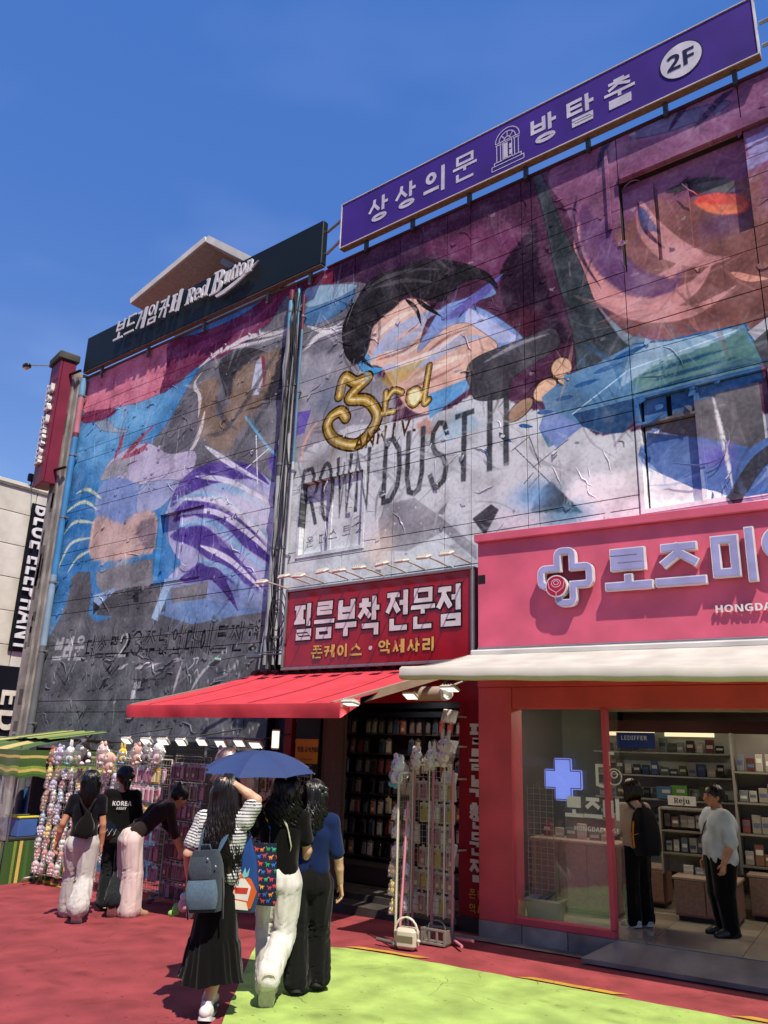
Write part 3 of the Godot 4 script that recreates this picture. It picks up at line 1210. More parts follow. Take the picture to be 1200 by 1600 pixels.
# ---------------------------------------------------------------- ground
func sheet(poly: PackedVector2Array, lift: float, mb: MB):   # a painted area that follows the ground, cut into short pieces
	for gx in range(-16, 6):
		var cell := PackedVector2Array([Vector2(gx, -30), Vector2(gx + 1, -30), Vector2(gx + 1, 30), Vector2(gx, 30)])
		for q in Geometry2D.intersect_polygons(poly, cell):
			var t := Geometry2D.triangulate_polygon(q)
			for k in range(0, t.size(), 3):
				var f := []
				for m in 3:
					var p: Vector2 = q[t[k + m]]
					f.append(Vector3(p.x, ground_y(p.x) + lift, p.y))
				mb.face(f, Vector3.UP)

func rough_edge(a: Vector2, b: Vector2, n: int, amp: float, sd: int) -> PackedVector2Array:
	var r := RandomNumberGenerator.new()
	r.seed = sd
	var o := PackedVector2Array()
	var d := (b - a).normalized()
	for k in n:
		o.append(a.lerp(b, float(k) / n) + Vector2(-d.y, d.x) * r.randf_range(-amp, amp))
	return o

func worn_paint() -> ImageTexture:   # grain, scuffs, gum spots and hairline cracks of a painted road
	var im := noise_image(1024, 1024, 0.006, 5, 31)
	im.adjust_bcs(1.0, 0.6, 1.0)
	var fine := noise_image(1024, 1024, 0.3, 2, 32).get_data()
	var d := im.get_data()
	for i in d.size():
		d[i] = int(clampf(203.0 + (d[i] - 128) * 0.35 + (fine[i] - 128) * 0.22, 0.0, 255.0))
	im = Image.create_from_data(1024, 1024, false, Image.FORMAT_L8, d)
	im.convert(Image.FORMAT_RGBA8)
	var p := Painter.new(0, 0, 1, 1, 1024.0, Color.WHITE)
	p.img = im
	var r := RandomNumberGenerator.new()
	r.seed = 77
	for i in 260:
		var x := r.randf()
		var y := r.randf()
		var s := r.randf_range(0.0012, 0.005)
		p.blot(x, y, s * r.randf_range(0.7, 2.2), s, "2a2626" if r.randf() < 0.75 else "ffffff", r.randf_range(0.2, 0.6))
	for i in 34:
		var x := r.randf_range(0.1, 0.9)
		var y := r.randf_range(0.1, 0.9)
		var a := []
		var ang := r.randf() * TAU
		for k in r.randi_range(3, 8):
			a.append_array([x, y])
			ang += r.randf_range(-0.7, 0.7)
			x += cos(ang) * 0.022
			y += sin(ang) * 0.022
		p.line(a, r.randf_range(0.001, 0.0022), "332c2c", 0.0, false, r.randf_range(0.3, 0.65))
	for i in 14:
		p.blot(r.randf(), r.randf(), r.randf_range(0.03, 0.1), r.randf_range(0.02, 0.06), "3a3434", 0.16)
	return ImageTexture.create_from_image(p.img)

func build_ground():
	var worn := worn_paint()
	var stone := gray_texture(noise_image(512, 512, 0.22, 3, 33), 0.0, 1.0)
	M.road = mat(0.85, 0.0, worn, 0.31, stone, 0.05, 0.3)
	M.lane = mat(0.8, 0.0, worn, 0.37, stone, 0.05, 0.3)
	var g := MB.new()
	g.col = L("ab4e54")
	var xs := [-150.0, -60.0]
	var x := -20.0
	while x <= 8.0:
		xs.append(x)
		x += 0.7
	xs.append_array([40.0, 150.0])
	var zs := [-150.0, -9.0, 6.0, 150.0]
	var rings := []
	for zz in zs:
		var r := PackedVector3Array()
		for xx in xs:
			r.append(Vector3(xx, ground_y(xx), zz))
		rings.append(r)
	g.loft(rings, false, false, false)
	var gr := part(self, "ground", g, M.road)
	tag(gr, "wide street surface of worn red painted asphalt", "ground", "", "structure")
	# green area with a slightly uneven painted edge
	var e := PackedVector2Array()
	e.append_array(rough_edge(Vector2(0.6, 1.7), Vector2(-6.08, -5.92), 60, 0.008, 1))
	e.append_array(rough_edge(Vector2(-6.08, -5.92), Vector2(-5.3, -6.34), 10, 0.008, 2))
	e.append_array(rough_edge(Vector2(-5.3, -6.34), Vector2(-1.96, -6.74), 34, 0.008, 3))
	e.append_array(rough_edge(Vector2(-1.96, -6.74), Vector2(4.0, -7.45), 20, 0.008, 4))
	e.append_array(PackedVector2Array([Vector2(5.6, -3.0), Vector2(4.5, 1.7)]))
	var gm := MB.new()
	gm.col = L("bddb78")
	sheet(e, 0.004, gm)
	tag(part(self, "green_paving", gm, M.lane), "lime green painted area of the street", "pavement", "", "structure")
	# yellow dashes along its far edge, and by the racks
	var dashes := [[-5.33, -6.37, -4.47, -6.475, 0.07], [-3.62, -6.56, -2.72, -6.67, 0.075], [-1.98, -6.765, -0.9, -6.9, 0.08], [0.1, -7.02, 1.0, -7.13, 0.08],
		[-12.3, -7.08, -10.4, -6.66, 0.09], [-9.6, -6.5, -8.4, -6.22, 0.09]]
	var k := 0
	for d in dashes:
		k += 1
		var a := Vector2(d[0], d[1])
		var b := Vector2(d[2], d[3])
		var n := (b - a).normalized()
		n = Vector2(n.y, -n.x) * d[4]
		var p := PackedVector2Array()
		p.append_array(rough_edge(a, b, 8, 0.006, 10 + k))
		p.append_array(rough_edge(b + n, a + n, 8, 0.006, 30 + k))
		var ym := MB.new()
		ym.col = L("e0b04a")
		sheet(p, 0.008, ym)
		tag(part(self, "road_marking", ym, M.lane), "worn yellow dash painted on the street along the shop side", "road marking", "yellow dashes along the shop side", "structure")
	# grey concrete strip in front of the pink shop with its low ramp
	var cm := MB.new()
	cm.col = L("9a8c84")
	var bs := Basis(Vector3.UP, TURN)
	cm.face([PINK + bs * Vector3(-0.3, 0.012, 0.0), PINK + bs * Vector3(4.6, 0.012, 0.0), PINK + bs * Vector3(4.6, 0.012, 0.22), PINK + bs * Vector3(-0.3, 0.012, 0.16)], Vector3.UP)
	tag(part(self, "pavement_strip", cm, M.concrete), "rough grey concrete strip at the foot of the pink shop", "pavement", "", "structure")
	var rm := MB.new()
	rm.col = L("a3948a")
	var a0 := bs * Vector3(1.16, 0.012, 0.34)
	var a1 := bs * Vector3(4.5, 0.012, 0.34)
	var b0 := bs * Vector3(1.4, 0.17, 0.004)
	var b1 := bs * Vector3(4.5, 0.17, 0.004)
	var c0 := bs * Vector3(1.16, 0.05, 0.34)
	var c1 := bs * Vector3(4.5, 0.05, 0.34)
	rm.face([PINK + c0, PINK + c1, PINK + b1, PINK + b0], Vector3(0, 1, 0.5))
	rm.face([PINK + a0, PINK + a1, PINK + c1, PINK + c0], Vector3(0, 0, 1))
	rm.face([PINK + a0, PINK + c0, PINK + b0, PINK + bs * Vector3(1.4, 0.012, 0.004)], Vector3(-1, 0, 0))
	tag(part(self, "ramp", rm, M.concrete), "grey concrete ramp up to the pink shop's open door", "ramp", "", "structure")

# ---------------------------------------------------------------- the painted wall
func wall_uv(p: Painter, x: float, y: float) -> Vector2:
	return Vector2((x - p.x0) * p.ppm / p.img.get_width(), (p.y1 - y) * p.ppm / p.img.get_height())

func wall_box(mb: MB, p: Painter, x0: float, x1: float, y0: float, y1: float, zf: float, zb: float):   # paint carries on over front and sides
	var u := [wall_uv(p, x0, y0), wall_uv(p, x1, y0), wall_uv(p, x1, y1), wall_uv(p, x0, y1)]
	mb.quad(Vector3(x0, y0, zf), Vector3(x1, y0, zf), Vector3(x1, y1, zf), Vector3(x0, y1, zf), u[0], u[1], u[2], u[3])
	mb.quad(Vector3(x0, y0, zb), Vector3(x0, y0, zf), Vector3(x0, y1, zf), Vector3(x0, y1, zb), u[0], u[0], u[3], u[3])
	mb.quad(Vector3(x1, y0, zf), Vector3(x1, y0, zb), Vector3(x1, y1, zb), Vector3(x1, y1, zf), u[1], u[1], u[2], u[2])
	mb.quad(Vector3(x0, y1, zf), Vector3(x1, y1, zf), Vector3(x1, y1, zb), Vector3(x0, y1, zb), u[3], u[2], u[2], u[3])
	mb.quad(Vector3(x0, y0, zb), Vector3(x1, y0, zb), Vector3(x1, y0, zf), Vector3(x0, y0, zf), u[0], u[1], u[1], u[0])

func wall_material(p: Painter, sd: int, cracks: int) -> StandardMaterial3D:
	var w := p.img.get_width()
	var h := p.img.get_height()
	var f := FastNoiseLite.new()
	f.seed = sd
	f.frequency = 0.022
	f.fractal_octaves = 4
	var hm := f.get_image(w, h, false, false, true)
	var hp := Painter.new(0, 0, w / 100.0, h / 100.0, 100.0, Color(0.5, 0.5, 0.5))
	hp.img.convert(Image.FORMAT_L8)
	hm.adjust_bcs(1.0, 0.6, 1.0)
	hm.convert(Image.FORMAT_RGBA8)
	hp.img = hm
	var r := RandomNumberGenerator.new()
	r.seed = sd
	for i in cracks:
		var x := r.randf() * w / 100.0
		var y := r.randf() * h / 100.0
		var a := []
		var ang := r.randf() * TAU
		for k in r.randi_range(4, 9):
			a.append_array([x, y])
			ang += r.randf_range(-0.9, 0.9)
			x += cos(ang) * r.randf_range(0.05, 0.16)
			y += sin(ang) * r.randf_range(0.05, 0.16)
		hp.line(a, r.randf_range(0.008, 0.02), "b0b0b0" if r.randf() < 0.5 else "303030", 0.0, false)
	var m := StandardMaterial3D.new()
	m.albedo_texture = ImageTexture.create_from_image(p.img)
	m.roughness = 0.88
	m.metallic_specular = 0.12
	m.heightmap_enabled = true
	m.heightmap_texture = ImageTexture.create_from_image(hm)
	m.heightmap_scale = 0.24
	m.texture_repeat = false
	return m

# flakes and ridges of old paint that stand off the wall
func flaking(p: Painter, sd: int, count: int, area: Rect2, zf: float, big := 1.0) -> MB:
	var mb := MB.new()
	var r := RandomNumberGenerator.new()
	r.seed = sd
	for i in count:
		var x := area.position.x + r.randf() * area.size.x
		var y := area.position.y + r.randf() * area.size.y
		var ang := r.randf_range(-PI, PI)
		if r.randf() < 0.45:
			ang = PI * 0.5 * r.randi_range(0, 3) + r.randf_range(-0.25, 0.25)
		var n := r.randi_range(3, 8)
		var hh := r.randf_range(0.003, 0.011) * big
		var ww := r.randf_range(0.004, 0.010) * big
		var rings := []
		var us := []
		for k in n + 1:
			var t := sin(PI * (k + 0.15) / (n + 0.3))
			var s := Vector2(-sin(ang), cos(ang)) * ww * (0.4 + 0.6 * t)
			rings.append([Vector3(x - s.x, y - s.y, zf - 0.002), Vector3(x + s.x * 0.6, y + s.y * 0.6, zf + hh * t), Vector3(x + s.x, y + s.y, zf - 0.002)])
			us.append(wall_uv(p, x + s.x * 1.5, y + s.y * 1.5))
			ang += r.randf_range(-0.55, 0.55)
			x += cos(ang) * r.randf_range(0.04, 0.1)
			y += sin(ang) * r.randf_range(0.04, 0.1)
			x = clampf(x, area.position.x + 0.05, area.end.x - 0.05)
			y = clampf(y, area.position.y + 0.05, area.end.y - 0.05)
		for k in n:
			for m in 2:
				mb.face([rings[k][m], rings[k + 1][m], rings[k + 1][m + 1], rings[k][m + 1]], Vector3.BACK)
				for q in 4:
					mb.uv[mb.uv.size() - 1 - q] = us[k]
	# lifted flakes
	for i in count:
		var c := Vector2(area.position.x + 0.1 + r.randf() * (area.size.x - 0.2), area.position.y + 0.1 + r.randf() * (area.size.y - 0.2))
		var n := r.randi_range(4, 6)
		var pts := []
		var a0 := r.randf() * TAU
		var lift := Vector2(cos(a0), sin(a0)) * r.randf_range(0.05, 0.2)
		for k in n:
			var a := a0 + TAU * k / n
			var q := Vector2(cos(a), sin(a)) * r.randf_range(0.02, 0.075)
			pts.append(Vector3(c.x + q.x, c.y + q.y, zf + 0.006 + maxf(0.0, q.dot(lift)) * 1.0))
		mb.face(pts, Vector3.BACK)
		for q in n:
			mb.uv[mb.uv.size() - 1 - q] = wall_uv(p, c.x + r.randf_range(-0.1, 0.1), c.y + r.randf_range(-0.1, 0.1))
	return mb

func wall_panels(b: Node3D, p: Painter, m: Material, xs: Array, ys: Array, holes: Array, z: float):
	for i in xs.size() - 1:
		for j in ys.size() - 1:
			var cells := [Rect2(xs[i], ys[j], xs[i + 1] - xs[i], ys[j + 1] - ys[j])]
			for h in holes:
				var nxt := []
				for c in cells:
					if not c.intersects(h):
						nxt.append(c)
						continue
					var o: Rect2 = c.intersection(h)
					if o.position.x > c.position.x + 0.01:
						nxt.append(Rect2(c.position.x, c.position.y, o.position.x - c.position.x, c.size.y))
					if o.end.x < c.end.x - 0.01:
						nxt.append(Rect2(o.end.x, c.position.y, c.end.x - o.end.x, c.size.y))
					if o.position.y > c.position.y + 0.01:
						nxt.append(Rect2(o.position.x, c.position.y, o.size.x, o.position.y - c.position.y))
					if o.end.y < c.end.y - 0.01:
						nxt.append(Rect2(o.position.x, o.end.y, o.size.x, c.end.y - o.end.y))
				cells = nxt
			for c in cells:
				var mb := MB.new()
				var g := 0.006
				var zz := z + rng.randf_range(-0.0025, 0.0025)
				wall_box(mb, p, c.position.x + g, c.end.x - g, c.position.y + g, c.end.y - g, zz, z - 0.02)
				part(b, "wall_panel", mb, m)

func painted_window(b: Node3D, p: Painter, m: Material, r: Rect2, z: float, kind: int):
	var w := Node3D.new()
	w.name = "window"
	b.add_child(w, true)
	var t := 0.05
	for e in [[r.position.x, r.position.x + t, r.position.y, r.end.y], [r.end.x - t, r.end.x, r.position.y, r.end.y], [r.position.x + t + 0.002, r.end.x - t - 0.002, r.position.y, r.position.y + t], [r.position.x + t + 0.002, r.end.x - t - 0.002, r.end.y - t, r.end.y]]:
		var f := MB.new()
		wall_box(f, p, e[0], e[1], e[2], e[3], z + 0.012, z - 0.12)
		part(w, "frame", f, m)
	var mid := r.position.x + r.size.x * (0.48 if kind == 0 else 0.46)
	var lo := r.position.y + t
	var hi := r.end.y - t
	if kind == 1:   # a top light above the sliding sashes on the left
		var tr := hi - r.size.y * 0.2
		var bar := MB.new()
		wall_box(bar, p, r.position.x + t, mid, tr - 0.03, tr, z - 0.01, z - 0.1)
		part(w, "transom", bar, m)
		for q in 2:
			var xa := r.position.x + t + 0.04 + q * (mid - r.position.x - t) * 0.5
			var tl := MB.new()
			wall_box(tl, p, xa, xa + (mid - r.position.x - t) * 0.5 - 0.06, tr + 0.015, hi - 0.01, z - 0.045, z - 0.09)
			part(w, "top_light", tl, m)
		var s0 := MB.new()
		wall_box(s0, p, r.position.x + t + 0.03, mid - 0.01, lo + 0.01, tr - 0.045, z - 0.075, z - 0.11)
		part(w, "sash", s0, m)
	else:
		var s1 := MB.new()
		wall_box(s1, p, r.position.x + t + 0.02, mid - 0.005, lo + 0.01, hi - 0.015, z - 0.08, z - 0.11)
		part(w, "sash", s1, m)
	var s2 := MB.new()
	wall_box(s2, p, mid + 0.005, r.end.x - t - 0.02, lo + 0.01, hi - 0.012, z - 0.03, z - 0.07)
	part(w, "sash", s2, m)
	for e in [[mid - 0.02, mid + 0.035, lo, hi]]:
		var st := MB.new()
		wall_box(st, p, e[0], e[1], e[2], e[3], z - 0.012, z - 0.1)
		part(w, "stile", st, m)
	var bk := MB.new()
	bk.col = L("17161a")
	bk.span(Vector3(r.position.x, r.position.y, z - 0.16), Vector3(r.end.x, r.end.y, z - 0.13))
	part(w, "backing", bk, M.paint)

func paint_left() -> Painter:
	var p := Painter.new(-15.1, -0.6, -8.45, 9.4, 128.0, Color("2f78b8"))
	# open blue with drifts
	p.blot(-13.9, 7.6, 1.8, 1.4, "57a3d4", 0.8)
	p.blot(-12.6, 8.0, 1.6, 1.0, "6ab2da", 0.7)
	p.blot(-14.4, 6.0, 0.9, 1.6, "1f66ab", 0.8)
	p.poly([-15.08, 10.09, -12.79, 9.38, -12.22, 9.04, -13.43, 9.11, -14.84, 9.15], "43688c", 0.05, true)
	# pink and plum banner
	p.poly([-14.94, 9.15, -13.91, 9.25, -12.76, 9.26, -12.02, 9.26, -11.58, 9.01, -11.59, 8.58, -11.84, 8.25, -12.55, 8.17, -13.51, 8.27, -14.66, 8.43], "c8687e", 0.0, true)
	p.poly([-11.94, 9.26, -11, 9.16, -9.74, 9.16, -8.51, 9.47, -8.46, 8.96, -9.17, 8.71, -9.73, 8.52, -10.33, 8.45, -10.9, 8.46, -11.46, 8.28, -12.03, 8.19, -11.92, 8.68], "6d2449", 0.0, true)
	p.poly([-14.66, 8.43, -13.51, 8.24, -13.74, 8.1, -14.61, 8.19], "7d2c4c", 0.02, true)
	p.taper([-11.88, 8.88, -10.82, 8.88, -9.71, 8.89, -8.73, 9.26], 0.16, "8a3a66", 0.04, 0.8)
	# grey drifts on the right
	p.poly([-12.25, 7.06, -11.64, 7.54, -11.14, 8.14, -10.82, 8.41, -10.26, 8.45, -9.66, 8.5, -9.11, 8.72, -8.58, 8.95, -8.28, 5.66, -8.87, 5.9, -9.76, 6.16, -10.7, 6.25, -11.57, 6.26, -12.25, 6.64], "66676e", 0.02, true)
	p.poly([-10.32, 8.37, -9.65, 8.42, -8.98, 8.12, -8.56, 8.08, -8.48, 7.23, -9.14, 7.31, -9.93, 7.51, -10.18, 7.87], "3c3b41", 0.02, true)
	p.poly([-9.8, 8.02, -9.11, 8.15, -8.77, 8.15, -8.93, 7.63, -9.19, 7.18, -9.65, 6.78, -9.93, 6.52, -10.52, 6.88, -10.77, 7.13, -10.68, 7.51, -10.16, 7.23, -9.95, 7.61], "7f6a58", 0.1, true)
	p.poly([-10.77, 8.09, -10.33, 7.97, -10.32, 7.42, -10.57, 7.23, -10.8, 7.59], "7d6454", 0.08, true)
	p.poly([-9.35, 8.08, -9.2, 8.13, -9.13, 7.78, -9.22, 7.42, -9.44, 7.46], "a9b2c6", 0.0)
	p.poly([-9.24, 8.14, -9.16, 8.12, -9.08, 7.81, -9.11, 7.49], "8a2f45", 0.0)
	for s in [[-10.96, 8.4, -10.55, 8.54, -10.21, 8.59, -9.46, 8.46, -8.59, 8.38], [-10.8, 7.34, -10.79, 7.74, -10.99, 8.1, -10.8, 8.3], [-10.34, 8.53, -9.68, 8.63, -8.9, 8.48, -8.6, 8.47], [-10.61, 7.49, -10.69, 7.11, -10.86, 6.81, -11.2, 6.68]]:
		p.taper(s, 0.1, "c9c6c2", 0.01, 0.9)
	p.taper([-11.39, 7.38, -11.74, 7.25, -11.97, 6.79, -12.23, 6.54], 0.05, "4b4c55", 0.0)
	p.poly([-11.62, 7.43, -11.24, 7.85, -10.88, 7.86, -10.82, 7.05, -11.22, 6.84, -11.67, 6.83], "5a5b64", 0.02, true)
	# lilac mass and blue below
	p.poly([-12.86, 7.24, -12.2, 7.2, -11.52, 6.85, -10.78, 6.74, -10.79, 6.36, -11.2, 6.24, -11.57, 6.26, -12.53, 6.44, -13.15, 6.61, -13.63, 6.8, -13.43, 7.09], "a9a3bd", 0.02, true)
	for s in [[-10.11, 6.88, -9.64, 7.25, -9.08, 7.86, -8.81, 8.16], [-10.53, 6.98, -9.99, 6.95, -9.53, 7.41], [-10.37, 7.73, -10.09, 7.21, -9.66, 6.87], [-9.78, 6.35, -9.45, 6.73, -8.9, 7.24, -8.56, 7.43]]:
		p.taper(s, 0.1, "4f4d52", 0.02, 0.8)
	for s in [[-13.45, 5.31, -12.73, 5.46, -11.76, 5.28], [-13.46, 5.72, -12.8, 5.42, -12.03, 5.51, -11.6, 5.64], [-12.97, 5.05, -12.28, 5.21, -11.58, 5.11]]:
		p.taper(s, 0.12, "c9c2cc", 0.02, 0.8)
	for s in [[-13.61, 6, -13.15, 5.47, -13.13, 5.02], [-12.73, 5.81, -12.47, 5.38, -12.63, 5.01], [-12.08, 5.76, -12.16, 5.38, -11.71, 5.04]]:
		p.taper(s, 0.05, "6f7fae", 0.01, 0.8)
	p.poly([-13.41, 7.03, -12.82, 7.04, -12.84, 6.76, -13.43, 6.71, -13.7, 6.76], "8b8c93", 0.01, true)
	p.poly([-13.72, 6.07, -13.7, 6.55, -13.25, 6.71, -12.54, 6.49, -12.25, 6.24, -12.22, 5.88, -12.53, 5.63, -13, 5.55, -13.38, 5.76], "6b86bd", 0.04, true)
	p.poly([-12.2, 6.38, -11.12, 6.23, -11.49, 5.86, -12.08, 5.76, -12.35, 5.95], "8f9bc4", 0.03, true)
	p.poly([-13.65, 5.98, -12.79, 5.72, -12.25, 5.84, -11.69, 5.7, -11.61, 5.07, -12.08, 4.97, -12.79, 5, -13.48, 5.06, -13.76, 5.35], "b89a90", 0.09, true)
	p.blot(-12.6, 5.0, 0.5, 0.4, "cfa896", 0.6)
	p.poly([-12.27, 5.55, -11.76, 5.66, -11.62, 5.12, -11.95, 5.12], "7d6d74", 0.1, true)
	for s in [[-13.3, 7.09, -13.15, 7.41, -13.06, 7.77], [-13.07, 7.01, -12.62, 7.29, -12.04, 7.58], [-12.99, 7.05, -12.35, 7.13, -12.29, 7.27]]:
		p.taper(s, 0.12, "9d3f54", 0.0)
	for s in [[-13.64, 6.11, -14.15, 6.36, -14.69, 6.28, -15.01, 6.06], [-13.67, 5.85, -14.42, 5.97, -14.82, 5.7], [-13.68, 5.55, -14.4, 5.54, -14.72, 5.16, -14.75, 4.95], [-13.71, 5.29, -14.12, 5.19, -14.42, 4.91], [-13.51, 6.3, -14.12, 6.62, -14.58, 6.59]]:
		p.taper(s, 0.075, "b9c9a8", 0.006)
	p.poly([-14.2, 8.1, -13.73, 8.04, -13.41, 7.8, -12.94, 7.63, -13.2, 7.64, -13.87, 7.85], "8296a8", 0.01, true)
	# violet sail with pale streaks
	p.poly([-11.4, 5.73, -11.17, 6.09, -10.63, 6.23, -9.9, 6.23, -9.13, 6.06, -8.75, 5.79, -8.44, 5.61, -8.27, 3.78, -8.81, 3.75, -9.46, 3.88, -10.1, 4.02, -10.93, 4.27, -11.25, 4.52, -10.87, 4.71, -11.19, 4.97, -11.4, 5.32], "9da0c9", 0.02, true)
	for s in [[-11.3, 5.78, -10.96, 6.1, -10.29, 6.21, -9.37, 6.08, -8.8, 5.76], [-11.29, 5.54, -10.62, 5.72, -9.77, 5.31, -8.98, 4.77, -8.43, 4.34], [-11.32, 5.27, -10.53, 5.16, -9.55, 4.55, -8.55, 3.88], [-10.82, 4.43, -10.16, 4.45, -9.5, 4.13, -9.28, 3.83]]:
		p.taper(s, 0.42, "4b3792", 0.03)
	for s in [[-11.28, 5.87, -10.23, 5.84, -9.28, 5.28, -8.47, 4.71], [-11.27, 5.4, -10.16, 5.33, -9.27, 4.73, -8.41, 4.14], [-10.26, 6.02, -9.39, 5.69, -8.51, 5.12], [-10.47, 4.75, -9.53, 4.38, -8.88, 3.83]]:
		p.taper(s, 0.14, "7fb4d6", 0.03, 0.8)
	for s in [[-11.06, 5.89, -9.95, 5.65, -9.01, 5.03, -8.45, 4.54], [-11.16, 5.62, -10.05, 5.49, -8.99, 4.86, -8.38, 4.34], [-10.37, 4.96, -9.56, 4.6, -8.67, 3.97], [-10.51, 6.78, -9.78, 6.3, -8.86, 5.77], [-10.7, 6.25, -9.73, 5.97, -8.59, 5.34]]:
		p.taper(s, 0.1, "d9dde6", 0.02, 0.85)
	p.poly([-10.5, 5.84, -8.56, 5.63, -8.43, 4.82, -9.27, 5.19], "cfcbd2", 0.12, false, 0.55)
	p.poly([-8.87, 6.16, -8.7, 6.43, -8.51, 6.35, -8.59, 5.93, -8.75, 5.88], "58459c", 0.0)
	p.line([-9.49, 7.07, -8.93, 6.44, -8.49, 6.04], 0.05, "58a7cc", 0.0, false)
	p.line([-9.2, 6.68, -9.07, 5.81], 0.02, "dfe8ee", 0.0, false)
	p.line([-9.38, 6.13, -8.87, 6.38], 0.02, "dfe8ee", 0.0, false)
	# lower part overpainted in dark grey, with an uneven upper edge
	p.poly([-15.15, 3.83, -14.35, 3.9, -14.05, 4.04, -13.14, 3.82, -12.07, 3.92, -11.49, 4.27, -9.99, 4.34, -8.62, 4, -8.33, 3.83, -8.27, 3.16, -9.84, 3.34, -12.04, 3.3, -13.93, 3.57], "6b88b8", 0.08, true, 0.8)
	p.poly([-14.73, 0.89, -15.09, 3.64, -14.69, 3.71, -14.38, 4.09, -14.24, 4.43, -13.98, 4.44, -13.69, 4.16, -13.15, 3.86, -12.75, 3.91, -12.1, 4.04, -12, 4.19, -11.39, 4.18, -11.24, 3.86, -10.36, 3.63, -9.66, 3.68, -8.93, 3.7, -8.25, 3.73, -8, 1.08], "585c63", 0.006)
	p.poly([-14.66, 0.67, -14.99, 2.88, -8.18, 2.98, -8, 1], "52565d", 0.3, false, 0.9)
	p.poly([-14.24, 4.78, -14.01, 4.91, -13.6, 4.86, -13.44, 4.45, -13.44, 4.05, -13.87, 4.03, -14.21, 4.14], "54565b", 0.0)
	p.poly([-13.38, 4.85, -11.65, 4.89, -11.55, 4.56, -11.58, 4.33, -13.06, 4.38, -13.32, 4.6], "77787e", 0.0)
	p.poly([-13.16, 4.36, -12.27, 4.42, -11.16, 4.38, -11.11, 3.9, -12.16, 3.87, -13.18, 4], "515359", 0.0)
	p.poly([-11.04, 4.28, -10.06, 4.32, -10.07, 4.03, -10.96, 4.03], "66686d", 0.0)
	p.poly([-13.35, 4.38, -12.72, 4.46, -12.66, 4.41, -13.21, 4.13, -13.26, 3.99], "7fa0c6", 0.0)
	p.poly([-11.21, 4.46, -10.74, 4.47, -11.05, 4.28, -11.31, 3.75, -11.48, 3.82], "8fb4d6", 0.0)
	p.taper([-10.66, 4.46, -10, 4.44, -9.66, 4.2, -9.27, 3.76], 0.22, "42307f", 0.0)
	p.line([-13.35, 4.26, -13.11, 4.14, -13.29, 4.01, -13.35, 4.26], 0.015, "2c2d30", 0.0, false)
	p.line([-12.56, 4.13, -12.22, 4.16, -12.17, 3.95], 0.012, "2c2d30", 0.0, false)
	p.line([-12.1, 4.32, -11.95, 4.34, -11.91, 4.13, -12.06, 4.15, -12.1, 4.32], 0.012, "2c2d30", 0.0, false)
	p.writing("브라운더스트", -12.55, 4.28, Vector2(0.145, 0.16), 0.03, 0.1, "36373b", -0.02, 0.0, 0.0, self)
	# the broad line of lettering
	p.writing("브라운", -14.5, 3.2, Vector2(0.33, 0.46), 0.03, 0.24, "a9afb0", -0.02, 0.1, 0.0, self, 0.9)
	p.writing("더스트2", -13.42, 3.2, Vector2(0.33, 0.42), 0.03, 0.24, "17181a", -0.02, 0.1, 0.0, self)
	p.writing("더스트", -13.42, 3.2, Vector2(0.33, 0.42), 0.03, 0.1, "5f636a", -0.02, 0.1, 0.0, self)
	p.writing("2", -12.34, 3.17, Vector2(0.24, 0.44), 0.03, 0.2, "a9afb0", 0.0, 0.1, 0.0, self)
	p.writing("3주년업데이트진행", -12.0, 3.16, Vector2(0.33, 0.5), 0.035, 0.24, "17181a", -0.02, 0.1, 0.0, self)
	p.writing("3주년업데이트진행", -12.0, 3.16, Vector2(0.33, 0.5), 0.035, 0.12, "5f636a", -0.02, 0.1, 0.0, self)
	# loose white marks
	for s in [[-10.68, 2.52, -10.5, 3.08], [-10.77, 3.06, -10.48, 3.09], [-10.23, 2.57, -10.01, 2.83, -9.62, 3.11], [-12.28, 2.97, -11.99, 3.06], [-11.78, 2.97, -11.05, 3.04]]:
		p.taper(s, 0.06, "b9bcbf", 0.0, 0.8)
	for s in [[-10.36, 2.9, -10.23, 2.99, -10.22, 3.08], [-10.37, 2.81, -10.27, 2.81, -10.25, 2.69], [-10.18, 2.84, -10.12, 2.9, -10.08, 2.8], [-10.24, 3.07, -10.12, 3.08, -10.16, 2.99]]:
		p.line(s, 0.018, "aeb1b4")
	p.poly([-11.79, 2.61, -11.7, 2.61, -11.66, 2.48, -11.81, 2.45], "c4c6c8", 0.0)
	p.line([-11.87, 2.89, -11.82, 2.79, -10.98, 2.78, -10.9, 2.91], 0.02, "303237")
	p.line([-11.8, 2.68, -11.28, 2.78, -10.71, 2.98], 0.035, "35373c")
	p.line([-13.46, 2.39, -13.22, 2.08, -13.05, 2.35], 0.035, "35373c", 0.0, false)
	p.line([-13.22, 2.08, -12.96, 1.76], 0.03, "35373c", 0.0, false)
	p.line([-14.23, 2.96, -13.9, 2.74, -13.73, 3.09], 0.03, "33353a", 0.0, false)
	p.line([-12.74, 3.08, -12.46, 2.87, -12.26, 3.03], 0.045, "303237", 0.0, false)
	p.writing("아이", -11.75, 2.62, Vector2(0.085, 0.13), 0.02, 0.16, "c4c6c8", 0.0, 0.0, 0.0, self)
	var r := RandomNumberGenerator.new()
	r.seed = 5
	for i in 90:
		var x := -9.2 + r.randf_range(-0.7, 0.6)
		var y := 2.3 + r.randf_range(-1.1, 1.0)
		p.blot(x, y, r.randf_range(0.015, 0.05), r.randf_range(0.03, 0.09), "b4b8bb", 0.8)
	for i in 60:
		p.blot(-14.2 + r.randf() * 5.6, 5.0 + r.randf() * 4.0, 0.02, 0.02, "e6eef4", 0.7)
	p.poly([-12.25, 4.89, -11.8, 4.91, -11.79, 4.59, -12.05, 4.48, -12.25, 4.57], "2e2f33", 0.02, true, 0.25)
	p.brushwork(2600, 61, 0.2, 0.9, 0.06)
